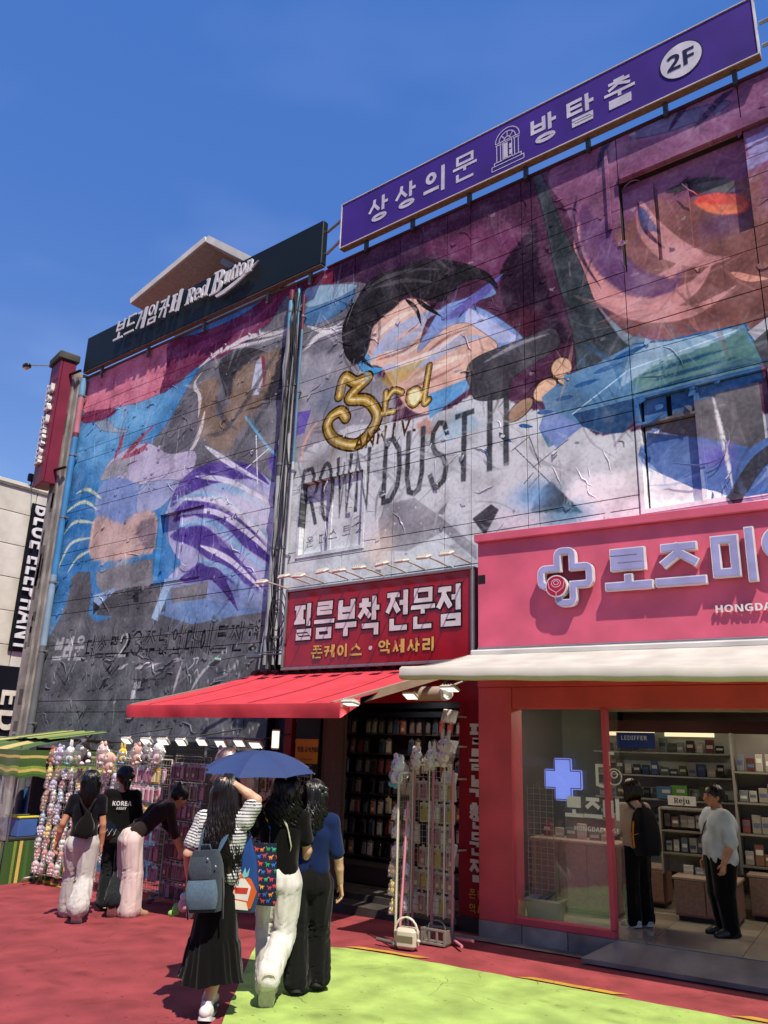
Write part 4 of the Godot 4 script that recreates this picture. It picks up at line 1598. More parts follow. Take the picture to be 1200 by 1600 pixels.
	p.img.adjust_bcs(1.16, 1.04, 0.78)
	chalk(p, 63, 130)
	p.grit(3, 0.4, 0.012)
	p.grit(4, 0.22, 0.09)
	return p

func paint_right() -> Painter:
	var p := Painter.new(-8.45, 2.6, 1.2, 9.5, 150.0, Color("4c2a42"))
	# upper left clouds
	p.blot(-6.6, 8.6, 1.6, 0.8, "35203d", 0.9)
	p.blot(-7.0, 8.15, 0.7, 0.35, "c0638a", 0.9)
	p.blot(-6.75, 8.55, 0.5, 0.22, "56648f", 0.7)
	p.poly([-8.33, 9.29, -7.67, 9.29, -7.58, 8.86, -8.3, 8.92], "6d1d36", 0.02)
	p.poly([-5.81, 8.97, -4.31, 8.65, -4.24, 8.04, -4.65, 7.9, -5.52, 8.59], "6d3358", 0.2, true, 0.8)
	p.poly([-4.57, 8.04, -4.24, 8.4, -4.03, 8.53, -4.01, 7.98, -3.78, 7.08, -3.61, 6.65, -4.27, 6.93, -4.53, 7.46], "2a1a2c", 0.05, true)
	p.blot(-4.3, 7.1, 0.5, 0.4, "6b2a3a", 0.6)
	# large plum and brown field at upper right
	p.poly([-3.8, 9.28, -2.57, 9.49, -0.93, 9.65, -1.34, 5.74, -2.69, 6.35, -3.04, 6.93, -3.37, 7.77, -3.6, 8.53], "7c4a6c", 0.03, true)
	p.poly([-2.86, 8.06, -2.3, 8.17, -1.25, 7.86, -1.39, 6.05, -2.44, 6.28, -2.88, 6.53, -3.27, 7.08, -3.39, 7.63], "82534f", 0.25, true, 0.9)
	p.poly([-1.92, 7.35, -1.25, 7.36, -1.37, 6.24, -2.01, 6.35, -2.42, 6.6], "7a4c47", 0.2, true, 0.9)
	p.blot(-2.0, 9.0, 1.5, 0.35, "8a5e82", 0.6)
	p.poly([-2.68, 9.26, -2.36, 9.3, -1.58, 9.15, -1.66, 9.03, -2.24, 9.07, -2.65, 9.18], "56628c", 0.03, true, 0.8)
	for s in [[-2.24, 9.07, -1.95, 9.4, -1.69, 9.38], [-1.95, 8.95, -1.64, 9.19, -1.48, 9.25], [-3.14, 8.85, -3.05, 9.24, -2.7, 9.49]]:
		p.taper(s, 0.1, "35294a", 0.02)
	for s in [[-3.43, 8.31, -3.41, 7.81, -3.15, 7.19, -2.7, 6.76, -2.17, 6.58, -1.68, 6.72], [-3.28, 7.51, -2.98, 7.05, -2.53, 6.82, -2.15, 6.86, -1.9, 7.09], [-2.67, 8.3, -2.59, 7.9, -2.35, 7.49, -2, 7.17, -1.71, 7.09], [-3.12, 7.77, -2.71, 7.07, -2.38, 7.09, -2.24, 7.26]]:
		p.taper(s, 0.3, "c98784", 0.02, 0.85)
	for s in [[-3.1, 8.17, -3.06, 7.66, -2.77, 7.17, -2.39, 6.99, -2.25, 7.12], [-3.38, 8.54, -3.23, 7.89, -2.9, 7.25, -2.65, 7.04]]:
		p.taper(s, 0.34, "5d3a66", 0.05, 0.8)
	for s in [[-3.45, 8.7, -3.51, 8.34, -3.42, 7.77, -3.19, 7.24], [-2.7, 8.31, -2.63, 7.88, -2.42, 7.52], [-2.27, 8.19, -2.07, 8.22, -1.69, 7.99, -1.48, 7.93]]:
		p.taper(s, 0.06, "3a2340", 0.01, 0.9)
	p.taper([-2.67, 8.22, -2.59, 7.94, -2.46, 7.77], 0.12, "3a4a80", 0.03, 0.8)
	# a glowing red and orange drift in the recessed panel
	p.blot(-1.75, 7.62, 0.5, 0.26, "5c3a58", 0.9)
	p.poly([-2.05, 8.05, -1.86, 8.08, -1.57, 7.9, -1.47, 7.74, -1.57, 7.66, -1.82, 7.81, -2.01, 7.94], "d8483f", 0.05, true)
	p.taper([-2.03, 8, -1.82, 7.83, -1.59, 7.73, -1.5, 7.76], 0.12, "f0724a", 0.03, 0.9)
	p.taper([-2.05, 8.11, -1.8, 8.09, -1.51, 7.91], 0.08, "5b3f6e", 0.02, 0.9)
	p.poly([-2.03, 8.31, -1.67, 8.18, -1.6, 7.99, -1.86, 8.08, -2.05, 8.13], "4f5a50", 0.04, true, 0.8)
	p.taper([-2.36, 8.28, -2.17, 8.26, -2.03, 8.31, -1.67, 8.18], 0.12, "3a3a40", 0.02)
	p.poly([-1.41, 8.51, -1.13, 8.55, -1.17, 8.15, -1.44, 8.1], "8f8fc4", 0.04, false, 0.8)
	p.taper([-1.72, 6.9, -1.54, 6.76, -1.36, 6.69], 0.08, "d08a76", 0.0)
	# slate ribbon
	p.poly([-4.06, 9.3, -3.97, 9.37, -3.84, 8.97, -3.66, 8.33, -3.42, 7.61, -3.24, 6.95, -3.01, 6.57, -2.82, 6.4, -2.96, 6.27, -3.49, 6.09, -3.59, 6.76, -3.78, 7.67, -3.91, 8.52], "3a4248", 0.01, true)
	p.taper([-3.92, 9.1, -3.71, 8.09, -3.52, 7.17, -3.29, 6.51], 0.2, "2c3338", 0.05, 0.8)
	p.poly([-3.23, 6.99, -3.1, 6.79, -2.88, 6.51, -2.63, 6.36, -2.86, 6.36, -3.01, 6.54], "a9c4d8", 0.01, true)
	# grey and blue drifts on the left
	p.poly([-8.49, 8.99, -7.59, 8.94, -6.91, 8.66, -6.99, 8.08, -7.36, 8.02, -7.17, 7.41, -7.48, 7.22, -8.16, 7.32, -8.54, 7.52], "6b6b74", 0.03, true)
	p.poly([-8.28, 8.71, -7.58, 8.76, -7.18, 8.71, -7.39, 8.4, -8.13, 8.36], "3f6f9c", 0.03, true)
	p.poly([-8.25, 9.1, -7.59, 8.94, -7.13, 8.74, -7.57, 8.66, -8.22, 8.74], "7fa3b8", 0.03, true)
	p.poly([-8.92, 7.68, -7.89, 7.55, -7.66, 7.46, -8.04, 7.29, -8.82, 7.26], "3fa0d6", 0.01, true)
	p.poly([-8.52, 7.32, -7.32, 7.22, -6.85, 7.31, -6.78, 7.03, -7.29, 6.73, -8.24, 6.83], "55565e", 0.05, true)
	p.poly([-7.94, 7.4, -7.45, 6.86, -7.3, 7, -7.7, 7.29], "78a8c8", 0.04, true)
	for s in [[-8.11, 8.07, -7.76, 8.15, -7.37, 8.11], [-8.27, 7.92, -7.87, 8.09, -7.31, 8.05], [-8.19, 8.38, -7.76, 8.15, -7.38, 8.21]]:
		p.taper(s, 0.07, "d3d3d0", 0.01, 0.9)
	for s in [[-8.07, 7.62, -7.68, 7.74, -7.52, 7.88], [-7.94, 7.45, -7.44, 7.49, -7.34, 7.64]]:
		p.taper(s, 0.05, "43444e", 0.01, 0.9)
	p.poly([-8.88, 7.99, -7.05, 7.61, -6.29, 6.61, -6.48, 5.67, -8.63, 5.47], "8d8c94", 0.12, false, 0.95)
	p.blot(-7.6, 6.9, 0.6, 0.5, "5f6f86", 0.6)
	# white and pale grey lower field
	p.poly([-8.65, 5.69, -8, 6.19, -7.17, 6.37, -6.05, 6.2, -5.41, 6.19, -4.81, 6.4, -4.26, 5.9, -3.66, 5.75, -3.36, 5.35, -1.4, 5.19, -1.57, 3.5, -8.43, 3.45], "b6bcbf", 0.04)
	p.poly([-3.62, 4.93, -1.43, 4.85, -1.56, 3.62, -4.14, 3.92], "dfe4e6", 0.15, false, 0.9)
	# blue sweep behind the plume
	p.poly([-6.01, 7.19, -5.78, 7.5, -5.51, 7.8, -5.07, 7.81, -4.55, 7.97, -4.69, 7.84, -4.67, 7.69, -5.07, 7.68, -5.24, 7.54, -4.94, 7.6, -4.27, 6.92, -4.66, 6.88, -5.24, 7.16, -5.78, 7.16], "6f8cc4", 0.02, true)
	p.poly([-5.11, 7.66, -4.31, 6.93, -4.42, 6.91, -4.74, 6.97, -5.16, 7.38], "a7b6dc", 0.03)
	p.taper([-5.51, 7.58, -5.16, 7.67, -4.73, 7.85, -4.57, 7.96], 0.16, "5d51a6", 0.03, 0.8)
	# tan drift
	p.poly([-6.95, 7.34, -6.82, 7.84, -6.28, 8.15, -5.98, 8.09, -5.74, 7.88, -5.85, 7.53, -5.94, 7.21, -5.73, 7.32, -5.46, 7.44, -5.14, 7.42, -4.86, 7.18, -4.64, 6.9, -4.99, 6.77, -5.11, 6.57, -5.5, 6.39, -5.76, 6.22, -6.13, 6.43, -6.59, 7.15], "d3a993", 0.01, true)
	p.poly([-6.15, 7.11, -5.55, 7.26, -5.5, 6.67, -5.76, 6.34, -6.13, 6.48], "c69a88", 0.12, true, 0.6)
	p.poly([-6.87, 7.86, -6.37, 7.92, -6.16, 7.63, -6.45, 7.37, -6.8, 7.39], "c7a092", 0.1, true, 0.7)
	p.poly([-5.76, 6.5, -5.11, 6.57, -4.99, 6.45, -5.5, 6.23, -5.71, 6.13], "4f93c9", 0.01)
	p.poly([-7.07, 7.56, -6.85, 7.45, -6.79, 7.25, -6.54, 7.13, -6.84, 7.09, -7.06, 7.37], "3f93c9", 0.01, true)
	for s in [[-6.85, 7.31, -6.46, 7.63, -5.88, 7.75, -5.51, 7.75], [-6.75, 7.46, -6.16, 7.45, -5.79, 7.68], [-6.59, 7.15, -5.96, 7.05, -5.24, 7.16, -4.82, 7.11]]:
		p.taper(s, 0.2, "8fa9d0", 0.03, 0.75)
	for s in [[-6.81, 7.66, -6.37, 7.87, -5.98, 7.92], [-6.34, 7.12, -5.78, 7.12, -5.16, 7.3], [-5.95, 6.8, -5.5, 6.92, -4.99, 6.92], [-6.55, 7.4, -6.15, 7.28, -5.87, 7.36]]:
		p.taper(s, 0.1, "ecd3c0", 0.02, 0.8)
	for s in [[-6.7, 7.31, -6.15, 7.32, -5.74, 7.49], [-6.14, 6.68, -5.68, 6.72, -5.16, 6.82], [-5.78, 7.16, -5.42, 7.3, -5.07, 7.31]]:
		p.taper(s, 0.05, "8a5a50", 0.01, 0.7)
	# black plume
	p.poly([-7.38, 7.84, -7.29, 8.18, -7.09, 8.56, -6.84, 8.75, -6.35, 8.75, -5.81, 8.69, -5.34, 8.46, -4.81, 8.1, -4.63, 7.77, -4.86, 8, -5.16, 8.07, -5.38, 7.96, -5.56, 7.9, -5.94, 8.1, -6.18, 8.23, -6.37, 8.1, -6.77, 7.92, -6.86, 7.54, -7.06, 7.37, -7.28, 7.53], "262429", 0.0, true)
	for s in [[-5.76, 8.68, -5.25, 8.39, -4.86, 8.11, -4.63, 7.84], [-5.98, 8.09, -5.79, 7.89, -5.51, 7.63], [-7.34, 7.64, -7.37, 8.11, -7.17, 8.52], [-6.87, 7.67, -6.96, 7.43, -6.74, 7.19], [-6.18, 8.16, -5.98, 7.92, -5.88, 7.62]]:
		p.taper(s, 0.07, "1d1b20", 0.0)
	for s in [[-7.01, 8.56, -6.6, 8.68, -6, 8.59, -5.52, 8.41], [-6.8, 8.57, -6.19, 8.48, -5.61, 8.22]]:
		p.taper(s, 0.07, "4b4a50", 0.02, 0.8)
	# dark rounded bar with pale ovals and a teal plank
	p.poly([-5.13, 6.65, -4.97, 6.84, -4.27, 6.9, -3.87, 6.92, -3.76, 6.75, -3.79, 6.63, -4.09, 6.5, -4.43, 6.38, -4.51, 6.17, -4.75, 6.16, -4.99, 6.24, -5.07, 6.44], "403f45", 0.0, true)
	p.taper([-4.86, 6.73, -4.35, 6.84, -3.89, 6.85], 0.06, "8a8c92", 0.01, 0.8)
	for q in [[-4.33, 5.92, 0.2, 0.1], [-3.98, 6.1, 0.17, 0.13], [-3.75, 6.33, 0.13, 0.15]]:
		p.poly(oval(q[0], q[1], q[2] * 1.08, q[3] * 1.1), "5b4030", 0.0, true)
		p.poly(oval(q[0], q[1], q[2], q[3]), "dcb08a", 0.0, true)
	p.poly([-4.03, 6.01, -3.67, 6.21, -3.23, 6.27, -2.85, 6.38, -2.44, 6.3, -2.01, 6.27, -1.64, 6.24, -1.57, 6.13, -1.49, 5.71, -2.24, 5.68, -2.83, 5.68, -3.03, 5.33, -3.28, 5.36, -3.52, 5.5, -3.7, 5.41, -3.96, 5.33, -4.08, 5.61, -3.98, 5.85], "4f7fa6", 0.0)
	p.poly([-2.45, 6.21, -1.65, 6.2, -1.5, 5.73, -2.24, 5.69, -2.77, 5.71, -2.91, 5.96], "4d7a78", 0.12)
	p.poly([-2.86, 6.36, -2.02, 6.25, -1.67, 6.21, -1.85, 6.13, -2.65, 6.03, -3.05, 5.86], "8fb0c4", 0.03, false, 0.8)
	p.poly([-3.63, 5.69, -2.83, 5.7, -1.53, 5.71, -1.53, 5.55, -2.37, 5.58, -2.78, 5.53, -3.02, 5.31, -3.25, 5.35, -3.52, 5.51], "26466e", 0.0)
	p.poly([-4.08, 5.61, -3.94, 5.84, -3.52, 5.51, -3.85, 5.3], "6a82bb", 0.02)
	for i in 8:
		var t := i / 7.0
		var x := lerpf(-4.85, -3.1, t)
		var y := lerpf(5.5, 6.25, t)
		p.taper([x, y, x + lerpf(0.1, 0.42, t), y + lerpf(-0.12, 0.07, t)], lerpf(0.05, 0.07, t), "23568f", 0.0)
	for s in [[-2.78, 5.96, -2.28, 5.99, -1.78, 6.01], [-2.66, 5.86, -2.2, 5.87, -1.73, 5.88], [-2.86, 5.74, -2.2, 5.77, -1.52, 5.77]]:
		p.taper(s, 0.05, "1f4a6b", 0.01)
	p.line([-2.85, 6.38, -2.44, 6.3, -2.01, 6.27, -1.64, 6.24, -1.49, 5.71], 0.02, "22578f", 0.0, false)
	p.line([-3.63, 5.69, -2.91, 6.07, -1.73, 6.19], 0.015, "a9cade", 0.0, false)
	p.poly([-1.62, 6.14, -1.41, 6.25, -1.38, 6.14, -1.55, 6], "a8a8b0", 0.0)
	p.poly([-1.58, 6.01, -1.38, 6.14, -1.35, 5.65, -1.49, 5.66], "45464c", 0.0)
	# window area
	p.poly([-2.8, 5.65, -2.19, 5.64, -1.58, 5.55, -1.58, 4.9, -1.73, 4.86, -2.08, 5.01, -2.21, 5.08, -2.42, 5.16, -2.7, 5.29, -2.81, 5.32], "5d5a5f", 0.0)
	p.poly([-2.87, 5.71, -2.19, 5.69, -1.54, 5.71, -1.54, 5.58, -2.12, 5.52, -2.48, 5.43, -2.79, 5.35, -2.89, 5.37], "2d5d93", 0.05)
	p.poly([-2.87, 5, -2.78, 5.28, -2.42, 5.16, -2.21, 5.08, -1.73, 4.86, -1.54, 4.94, -1.6, 4.33, -1.92, 4.34, -2.11, 4.46, -2.33, 4.54, -2.82, 4.88], "4668a6", 0.0)
	p.poly([-2.19, 5.03, -1.79, 4.86, -1.94, 4.66, -2.18, 4.77], "6a5fb4", 0.15, false, 0.7)
	p.line([-1.92, 4.34, -1.81, 4.51, -1.66, 4.69, -1.5, 4.79], 0.16, "3a3d48", 0.0)
	p.taper([-2.04, 5.53, -1.99, 5.1, -1.95, 4.68, -1.93, 4.44], 0.05, "cfcfd0", 0.01)
	p.line([-3.09, 5.22, -3.04, 5.2, -3.03, 5.14], 0.02, "55565a")
	# drawn lines on the pale field
	for s in [[-4.45, 5.4, -4.21, 5.53, -4.07, 5.1], [-4.41, 5.42, -4, 4.94, -3.6, 4.46], [-4.17, 5.12, -3.7, 5.38], [-4.3, 4.93, -4.17, 5.05], [-4.23, 4.88, -4.09, 5]]:
		p.line(s, 0.012, "4a4a50", 0.0, false)
	p.poly([-4.18, 4.69, -4.01, 4.87, -3.93, 4.89, -3.56, 4.45, -4.2, 4.55], "3b4046", 0.03)
	p.blot(-4.15, 4.75, 0.5, 0.3, "6da0cc", 0.9)
	p.blot(-3.75, 4.45, 0.5, 0.25, "3f7f99", 0.8)
	p.poly([-6.4, 5.02, -5.95, 5.04, -5.58, 4.76, -4.97, 4.23, -4.97, 4.06, -5.47, 4.5, -6.04, 4.31, -6.49, 4.37, -6.55, 4.82], "8c8c92", 0.02)
	p.poly([-5.58, 4.76, -5.27, 4.99, -5.41, 4.89, -5.47, 4.72], "75757b", 0.02)
	p.poly([-5.03, 4.6, -4.93, 4.66, -4.76, 4.75, -4.65, 4.66, -4.85, 4.36], "3f3f46", 0.01)
	p.blot(-6.5, 4.4, 0.4, 0.5, "d8b9a4", 0.6)
	p.blot(-7.7, 5.9, 0.7, 0.35, "7d7c7d", 0.8)
	p.poly([-5.56, 5.86, -5.31, 6.13, -5.1, 6.11, -4.86, 5.83, -5.41, 5.73], "8fb2c4", 0.04, false, 0.7)
	p.poly([-5.94, 6.11, -5.75, 6.17, -5.6, 5.94, -5.86, 5.9], "b97a66", 0.06, false, 0.8)
	p.taper([-8.05, 5.95, -8.1, 6.21, -7.95, 6.48, -7.77, 6.62], 0.06, "c79a86", 0.01)
	p.poly([-8.32, 6.87, -7.98, 6.83, -8.09, 6.47, -8.33, 6.45], "5a4aa0", 0.0)
	p.poly([-6.52, 5.04, -6.06, 5, -5.54, 4.6, -6.05, 4.56], "7c7c84", 0.15, false, 0.5)
	for i in 40:
		p.blot(-6.1 + rng.randf_range(-0.8, 0.8), 4.9 + rng.randf_range(-0.6, 0.5), 0.022, 0.022, "ececee", 0.8)
	# gold lettering with a dark edge
	for q in [["2a1d0c", 0.06, 0.0], ["8f6d20", 0.0, 0.0], ["cdab52", -0.085, 0.01], ["f0dfa0", -0.14, 0.0]]:
		for s in [[-7.4, 6.92, -7.31, 7.2, -7.08, 7.06, -6.84, 7.07, -7.2, 6.83, -6.84, 6.7, -6.64, 6.42, -6.74, 6.2, -7.02, 6.04, -7.42, 6.19, -7.6, 6.42, -7.56, 6.59, -7.36, 6.65, -7.24, 6.52]]:
			p.line(s, maxf(0.012, 0.155 + q[1]), q[0], q[2], true)
		for s in [[-6.49, 6.74, -6.5, 6.42], [-6.48, 6.61, -6.35, 6.73, -6.2, 6.66], [-6.56, 6.42, -6.34, 6.4], [-6.07, 6.62, -5.95, 6.64, -5.87, 6.52, -5.98, 6.41, -6.08, 6.51, -6.05, 6.62], [-5.73, 6.94, -5.81, 6.42, -5.73, 6.42]]:
			p.line(s, maxf(0.008, 0.085 + q[1] * 0.55), q[0], q[2], true)
	p.writing("ANNIV.", -7.06, 5.93, Vector2(0.165, 0.24), 0.045, 0.24, "4a300f", 0.07, 0.12, 0.0, self)
	p.poly([-6.6, 6.95, -6.48, 7.06, -6.28, 7.07, -5.8, 7.07, -6.11, 6.85, -6.43, 6.79], "b99a45", 0.02, false, 0.7)
	# tall black lettering, thinly sprayed
	p.writing("ROWN", -8.08, 4.93, Vector2(0.268, 0.92), 0.085, 0.24, "33363b", 0.075, 0.02, 0.02, self, 0.9)
	p.writing("DUST", -6.5, 5.02, Vector2(0.295, 0.98), 0.1, 0.26, "33363b", 0.075, 0.02, 0.02, self, 0.9)
	p.writing("II", -4.86, 5.18, Vector2(0.16, 1.05), 0.08, 0.5, "33363b", 0.075, 0.02, 0.02, self, 0.9)
	p.writing("운더스트2", -7.98, 4.62, Vector2(0.15, 0.16), 0.1, 0.11, "55565c", 0.07, 0.0, 0.0, self)
	p.brushwork(2600, 62, 0.2, 0.9, 0.06)
	p.img.adjust_bcs(1.17, 1.04, 0.84)
	chalk(p, 64, 130)
	p.grit(13, 0.4, 0.012)
	p.grit(14, 0.22, 0.09)
	return p

func chalk(p: Painter, sd: int, n: int):   # faded, rubbed patches and runs of the weathered paint
	var r := RandomNumberGenerator.new()
	r.seed = sd
	var w := p.img.get_width() / p.ppm
	var h := p.img.get_height() / p.ppm
	for i in n:
		var x := p.x0 + r.randf() * w
		var y := p.y1 - r.randf() * h
		p.blot(x, y, r.randf_range(0.1, 0.5), r.randf_range(0.08, 0.35), "d8d4d6" if r.randf() < 0.7 else "4a4650", r.randf_range(0.05, 0.17))
		if i % 3 == 0:
			p.line([x, y, x + 0.01, y - r.randf_range(0.2, 0.9)], r.randf_range(0.006, 0.02), "cfcace" if r.randf() < 0.6 else "3a363e", 0.01, false, r.randf_range(0.15, 0.4))
	for i in n:
		var x := p.x0 + r.randf() * w
		var y := p.y1 - r.randf() * h
		var a := []
		var ang := r.randf() * TAU
		var k := r.randi_range(4, 7)
		for q in k:
			var s := r.randf_range(0.008, 0.04)
			a.append_array([x + cos(ang) * s * 1.6, y + sin(ang) * s])
			ang += TAU / k
		p.poly(a, ["e0dcdc", "b8b2b4", "5a5560"][r.randi() % 3], 0.0, false, r.randf_range(0.2, 0.5))

func oval(x: float, y: float, rx: float, ry: float) -> Array:
	var a := []
	for k in 8:
		var t := TAU * k / 8
		var u := cos(t) * rx
		var w := sin(t) * ry
		a.append_array([x + u * 0.85 - w * 0.5, y + u * 0.5 + w * 0.85])
	return a

func build_mural_building():
	var b := thing("mural_building", "large painted building with colourful flaking murals above the shops", "building")
	var pl := paint_left()
	var pr := paint_right()
	var ml := wall_material(pl, 41, 90)
	var mr := wall_material(pr, 47, 70)
	var core := MB.new()
	core.col = L("3a3a3e")
	core.span(Vector3(-15.2, -0.8, -16.0), Vector3(-7.9, 9.25, ZW - 0.165))
	part(b, "core_wall", core, M.plaster)
	var core2 := MB.new()
	core2.col = L("3a3a3e")
	core2.span(Vector3(-7.897, 3.2, -16.0), Vector3(3.2, 9.28, ZW - 0.165))
	core2.span(Vector3(-4.6, -0.2, -16.0), Vector3(3.2, 3.197, -12.2))
	core2.span(Vector3(0.2, -0.2, -12.197), Vector3(3.2, 3.197, ZW - 0.165))
	part(b, "core_wall", core2, M.plaster)
	# dark backing seen in the joints
	for r in [[-14.82, -8.46, -0.7, 9.25], [-8.455, 1.2, 3.2, 9.28]]:
		var holes: Array = [Rect2(-11.6, 4.42, 1.3, 1.3)] if r[0] < -10 else [Rect2(-8.1, 4.45, 1.3, 1.22), Rect2(-2.88, 4.32, 1.45, 1.4), Rect2(-2.9, 7.36, 1.46, 1.26)]
		var cells := [Rect2(r[0], r[2], r[1] - r[0], r[3] - r[2])]
		for h in holes:
			var nxt := []
			for c in cells:
				if not c.intersects(h):
					nxt.append(c)
					continue
				var o: Rect2 = c.intersection(h)
				nxt.append(Rect2(c.position.x, c.position.y, o.position.x - c.position.x, c.size.y))
				nxt.append(Rect2(o.end.x, c.position.y, c.end.x - o.end.x, c.size.y))
				nxt.append(Rect2(o.position.x, c.position.y, o.size.x, o.position.y - c.position.y))
				nxt.append(Rect2(o.position.x, o.end.y, o.size.x, c.end.y - o.end.y))
			cells = nxt
		var mb := MB.new()
		mb.col = L("1d1c20")
		for c in cells:
			if c.size.x > 0.005 and c.size.y > 0.005:
				mb.span(Vector3(c.position.x, c.position.y, ZW - 0.16), Vector3(c.end.x, c.end.y, ZW - 0.0205))
		part(b, "joint_backing", mb, M.plaster)
	# panels between joints
	wall_panels(b, pl, ml, [-14.82, -13.7, -12.5, -11.3, -10.1, -8.95, -8.46], [-0.6, 0.9, 1.75, 2.25, 2.45, 3.25, 3.5, 4.1, 4.35, 5.1, 5.35, 6.2, 6.45, 7.3, 7.55, 8.3, 8.55, 9.27], [Rect2(-11.6, 4.42, 1.3, 1.3)], ZW)
	wall_panels(b, pr, mr, [-8.455, -7.2, -6.3, -5.45, -5.05, -4.25, -4.1, -2.9, -1.44, -0.4, 1.15], [3.2, 4.02, 4.4, 4.55, 5.55, 5.75, 6.25, 6.6, 7.1, 7.36, 8.0, 8.25, 8.62, 9.3], [Rect2(-8.1, 4.45, 1.3, 1.22), Rect2(-2.88, 4.32, 1.45, 1.4), Rect2(-2.9, 7.36, 1.46, 1.26)], ZW)
	painted_window(b, pl, ml, Rect2(-11.6, 4.42, 1.3, 1.3), ZW, 0)
	painted_window(b, pr, mr, Rect2(-8.1, 4.45, 1.3, 1.22), ZW, 0)
	painted_window(b, pr, mr, Rect2(-2.88, 4.32, 1.45, 1.4), ZW, 1)
	# boarded recess at upper right and the ledge over it
	var rc := MB.new()
	wall_box(rc, pr, -2.9, -1.44, 7.36, 8.62, ZW - 0.1, ZW - 0.14)
	part(b, "recessed_panel", rc, mr)
	for e in [[-2.45, -2.1, 7.38, 8.4, -0.05], [-2.88, -2.5, 7.38, 8.5, -0.06]]:
		var q := MB.new()
		wall_box(q, pr, e[0], e[1], e[2], e[3], ZW + e[4], ZW - 0.1)
		part(b, "board", q, mr)
	var lg := MB.new()
	wall_box(lg, pr, -2.86, 1.15, 8.64, 8.78, ZW + 0.055, ZW + 0.006)
	part(b, "ledge", lg, mr)
	var lp := MB.new()
	wall_box(lp, pr, -3.05, -3.01, 8.0, 9.18, ZW + 0.03, ZW + 0.006)
	part(b, "batten", lp, mr)
	var fl := part(b, "flaking_paint", flaking(pl, 5, 150, Rect2(-14.7, 0.9, 6.1, 8.2), ZW), ml)
	fl.set_meta("kind", "stuff")
	part(b, "flaking_paint", flaking(pl, 9, 70, Rect2(-14.6, 1.0, 5.8, 2.3), ZW, 2.2), ml).set_meta("kind", "stuff")
	var fr := part(b, "flaking_paint", flaking(pr, 6, 80, Rect2(-8.3, 3.7, 8.0, 5.4), ZW), mr)
	fr.set_meta("kind", "stuff")
	# coping
	var cp := MB.new()
	cp.col = L("7d7470")
	cp.cbox(Vector3(-11.35, 9.285, ZW - 0.3), Vector3(6.95, 0.04, 0.66), 0.01)
	part(b, "coping", cp, M.concrete)
	var cp2 := MB.new()
	cp2.col = L("5a3a44")
	cp2.cbox(Vector3(-2.3, 9.32, ZW - 0.3), Vector3(11.0, 0.04, 0.66), 0.01)
	part(b, "coping", cp2, M.concrete)
	# shadowed doorway behind the racks
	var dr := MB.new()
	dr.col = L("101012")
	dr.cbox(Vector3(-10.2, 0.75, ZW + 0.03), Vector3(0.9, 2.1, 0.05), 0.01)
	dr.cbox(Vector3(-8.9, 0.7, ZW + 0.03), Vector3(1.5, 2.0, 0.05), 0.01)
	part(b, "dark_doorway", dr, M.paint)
	# grey pier at the left corner
	var pier := MB.new()
	pier.col = L("a9a59d")
	pier.cbox(Vector3(-15.16, 4.35, ZW - 0.12), Vector3(0.34, 10.2, 0.6), 0.02)
	pier.cbox(Vector3(-14.905, 4.3, ZW - 0.02), Vector3(0.16, 10.0, 0.34), 0.02)
	part(b, "corner_pier", pier, M.concrete)
	var patch := MB.new()
	patch.col = L("6f6b68")
	for i in 26:
		var y := rng.randf_range(0.5, 8.8)
		var hh := rng.randf_range(0.1, 0.7)
		patch.box(Vector3(-15.16 + rng.randf_range(-0.09, 0.09), y, ZW + 0.182), Vector3(rng.randf_range(0.03, 0.16), hh, 0.006))
	part(b, "bare_patch", patch, M.concrete).set_meta("kind", "stuff")
	# pipes and cables
	pipe("rain_pipe", "blue, pink and grey painted rainwater pipe at the building's left corner", -14.72, [[9.2, 8.75, "6fa3c8"], [8.75, 7.95, "c07a86"], [7.95, 7.85, "6d2d40"], [7.85, 4.9, "3f86bf"], [4.9, 3.5, "8ea6bd"], [3.5, -0.3, "6a6d72"]], 0.065, pl)
	pipe("rain_pipe", "tall grey pipe bundle painted over where the two murals meet", -8.5, [[9.1, 8.9, "7a1f35"], [8.9, 8.4, "6fb0d0"], [8.4, 7.0, "8d8d92"], [7.0, 5.8, "5a5a60"], [5.8, 2.9, "a4abb4"]], 0.05, pl)
	pipe("rain_pipe", "thin pale pipe beside the cables between the murals", -8.36, [[9.1, 8.4, "6fb0d0"], [8.4, 6.5, "a0a0a2"], [6.5, 2.9, "b9bcc2"]], 0.028, pl)
	pipe("rain_pipe", "narrow blue and white pipe right of the cable bundle", -8.24, [[8.95, 8.3, "7a1f35"], [8.3, 6.0, "5f87a4"], [6.0, 2.9, "c2c6cc"]], 0.022, pl)
	var cab := thing("cable_bundle", "bundle of black and grey cables hanging down between the two murals", "cable")
	for i in 12:
		var mb := MB.new()
		mb.col = [L("1c1c20"), L("3a3a40"), L("8c8f94"), L("25242a")][i % 4]
		var pts := []
		var x0 := -8.42 + rng.randf_range(-0.1, 0.1)
		for k in 15:
			var y := 9.0 - k * 0.44
			pts.append(Vector3(x0 + 0.22 * sin(k * 0.45 + i) * (0.35 + 0.04 * k) * 0.4 - k * 0.004, y, ZW + 0.06 + rng.randf_range(0.0, 0.08)))
		mb.tube(pts, rng.randf_range(0.007, 0.014), 5)
		part(cab, "cable", mb, M.rubber)
	var lp2 := MB.new()
	lp2.col = L("222226")
	for i in 3:
		var pts := []
		for k in 17:
			var a := TAU * k / 16
			pts.append(Vector3(-8.3 + i * 0.02 + cos(a) * 0.16, 3.4 + i * 0.14 + sin(a) * 0.3, ZW + 0.1 + 0.02 * i))
		lp2.tube(pts, 0.008, 5)
	part(cab, "cable_loop", lp2, M.rubber)

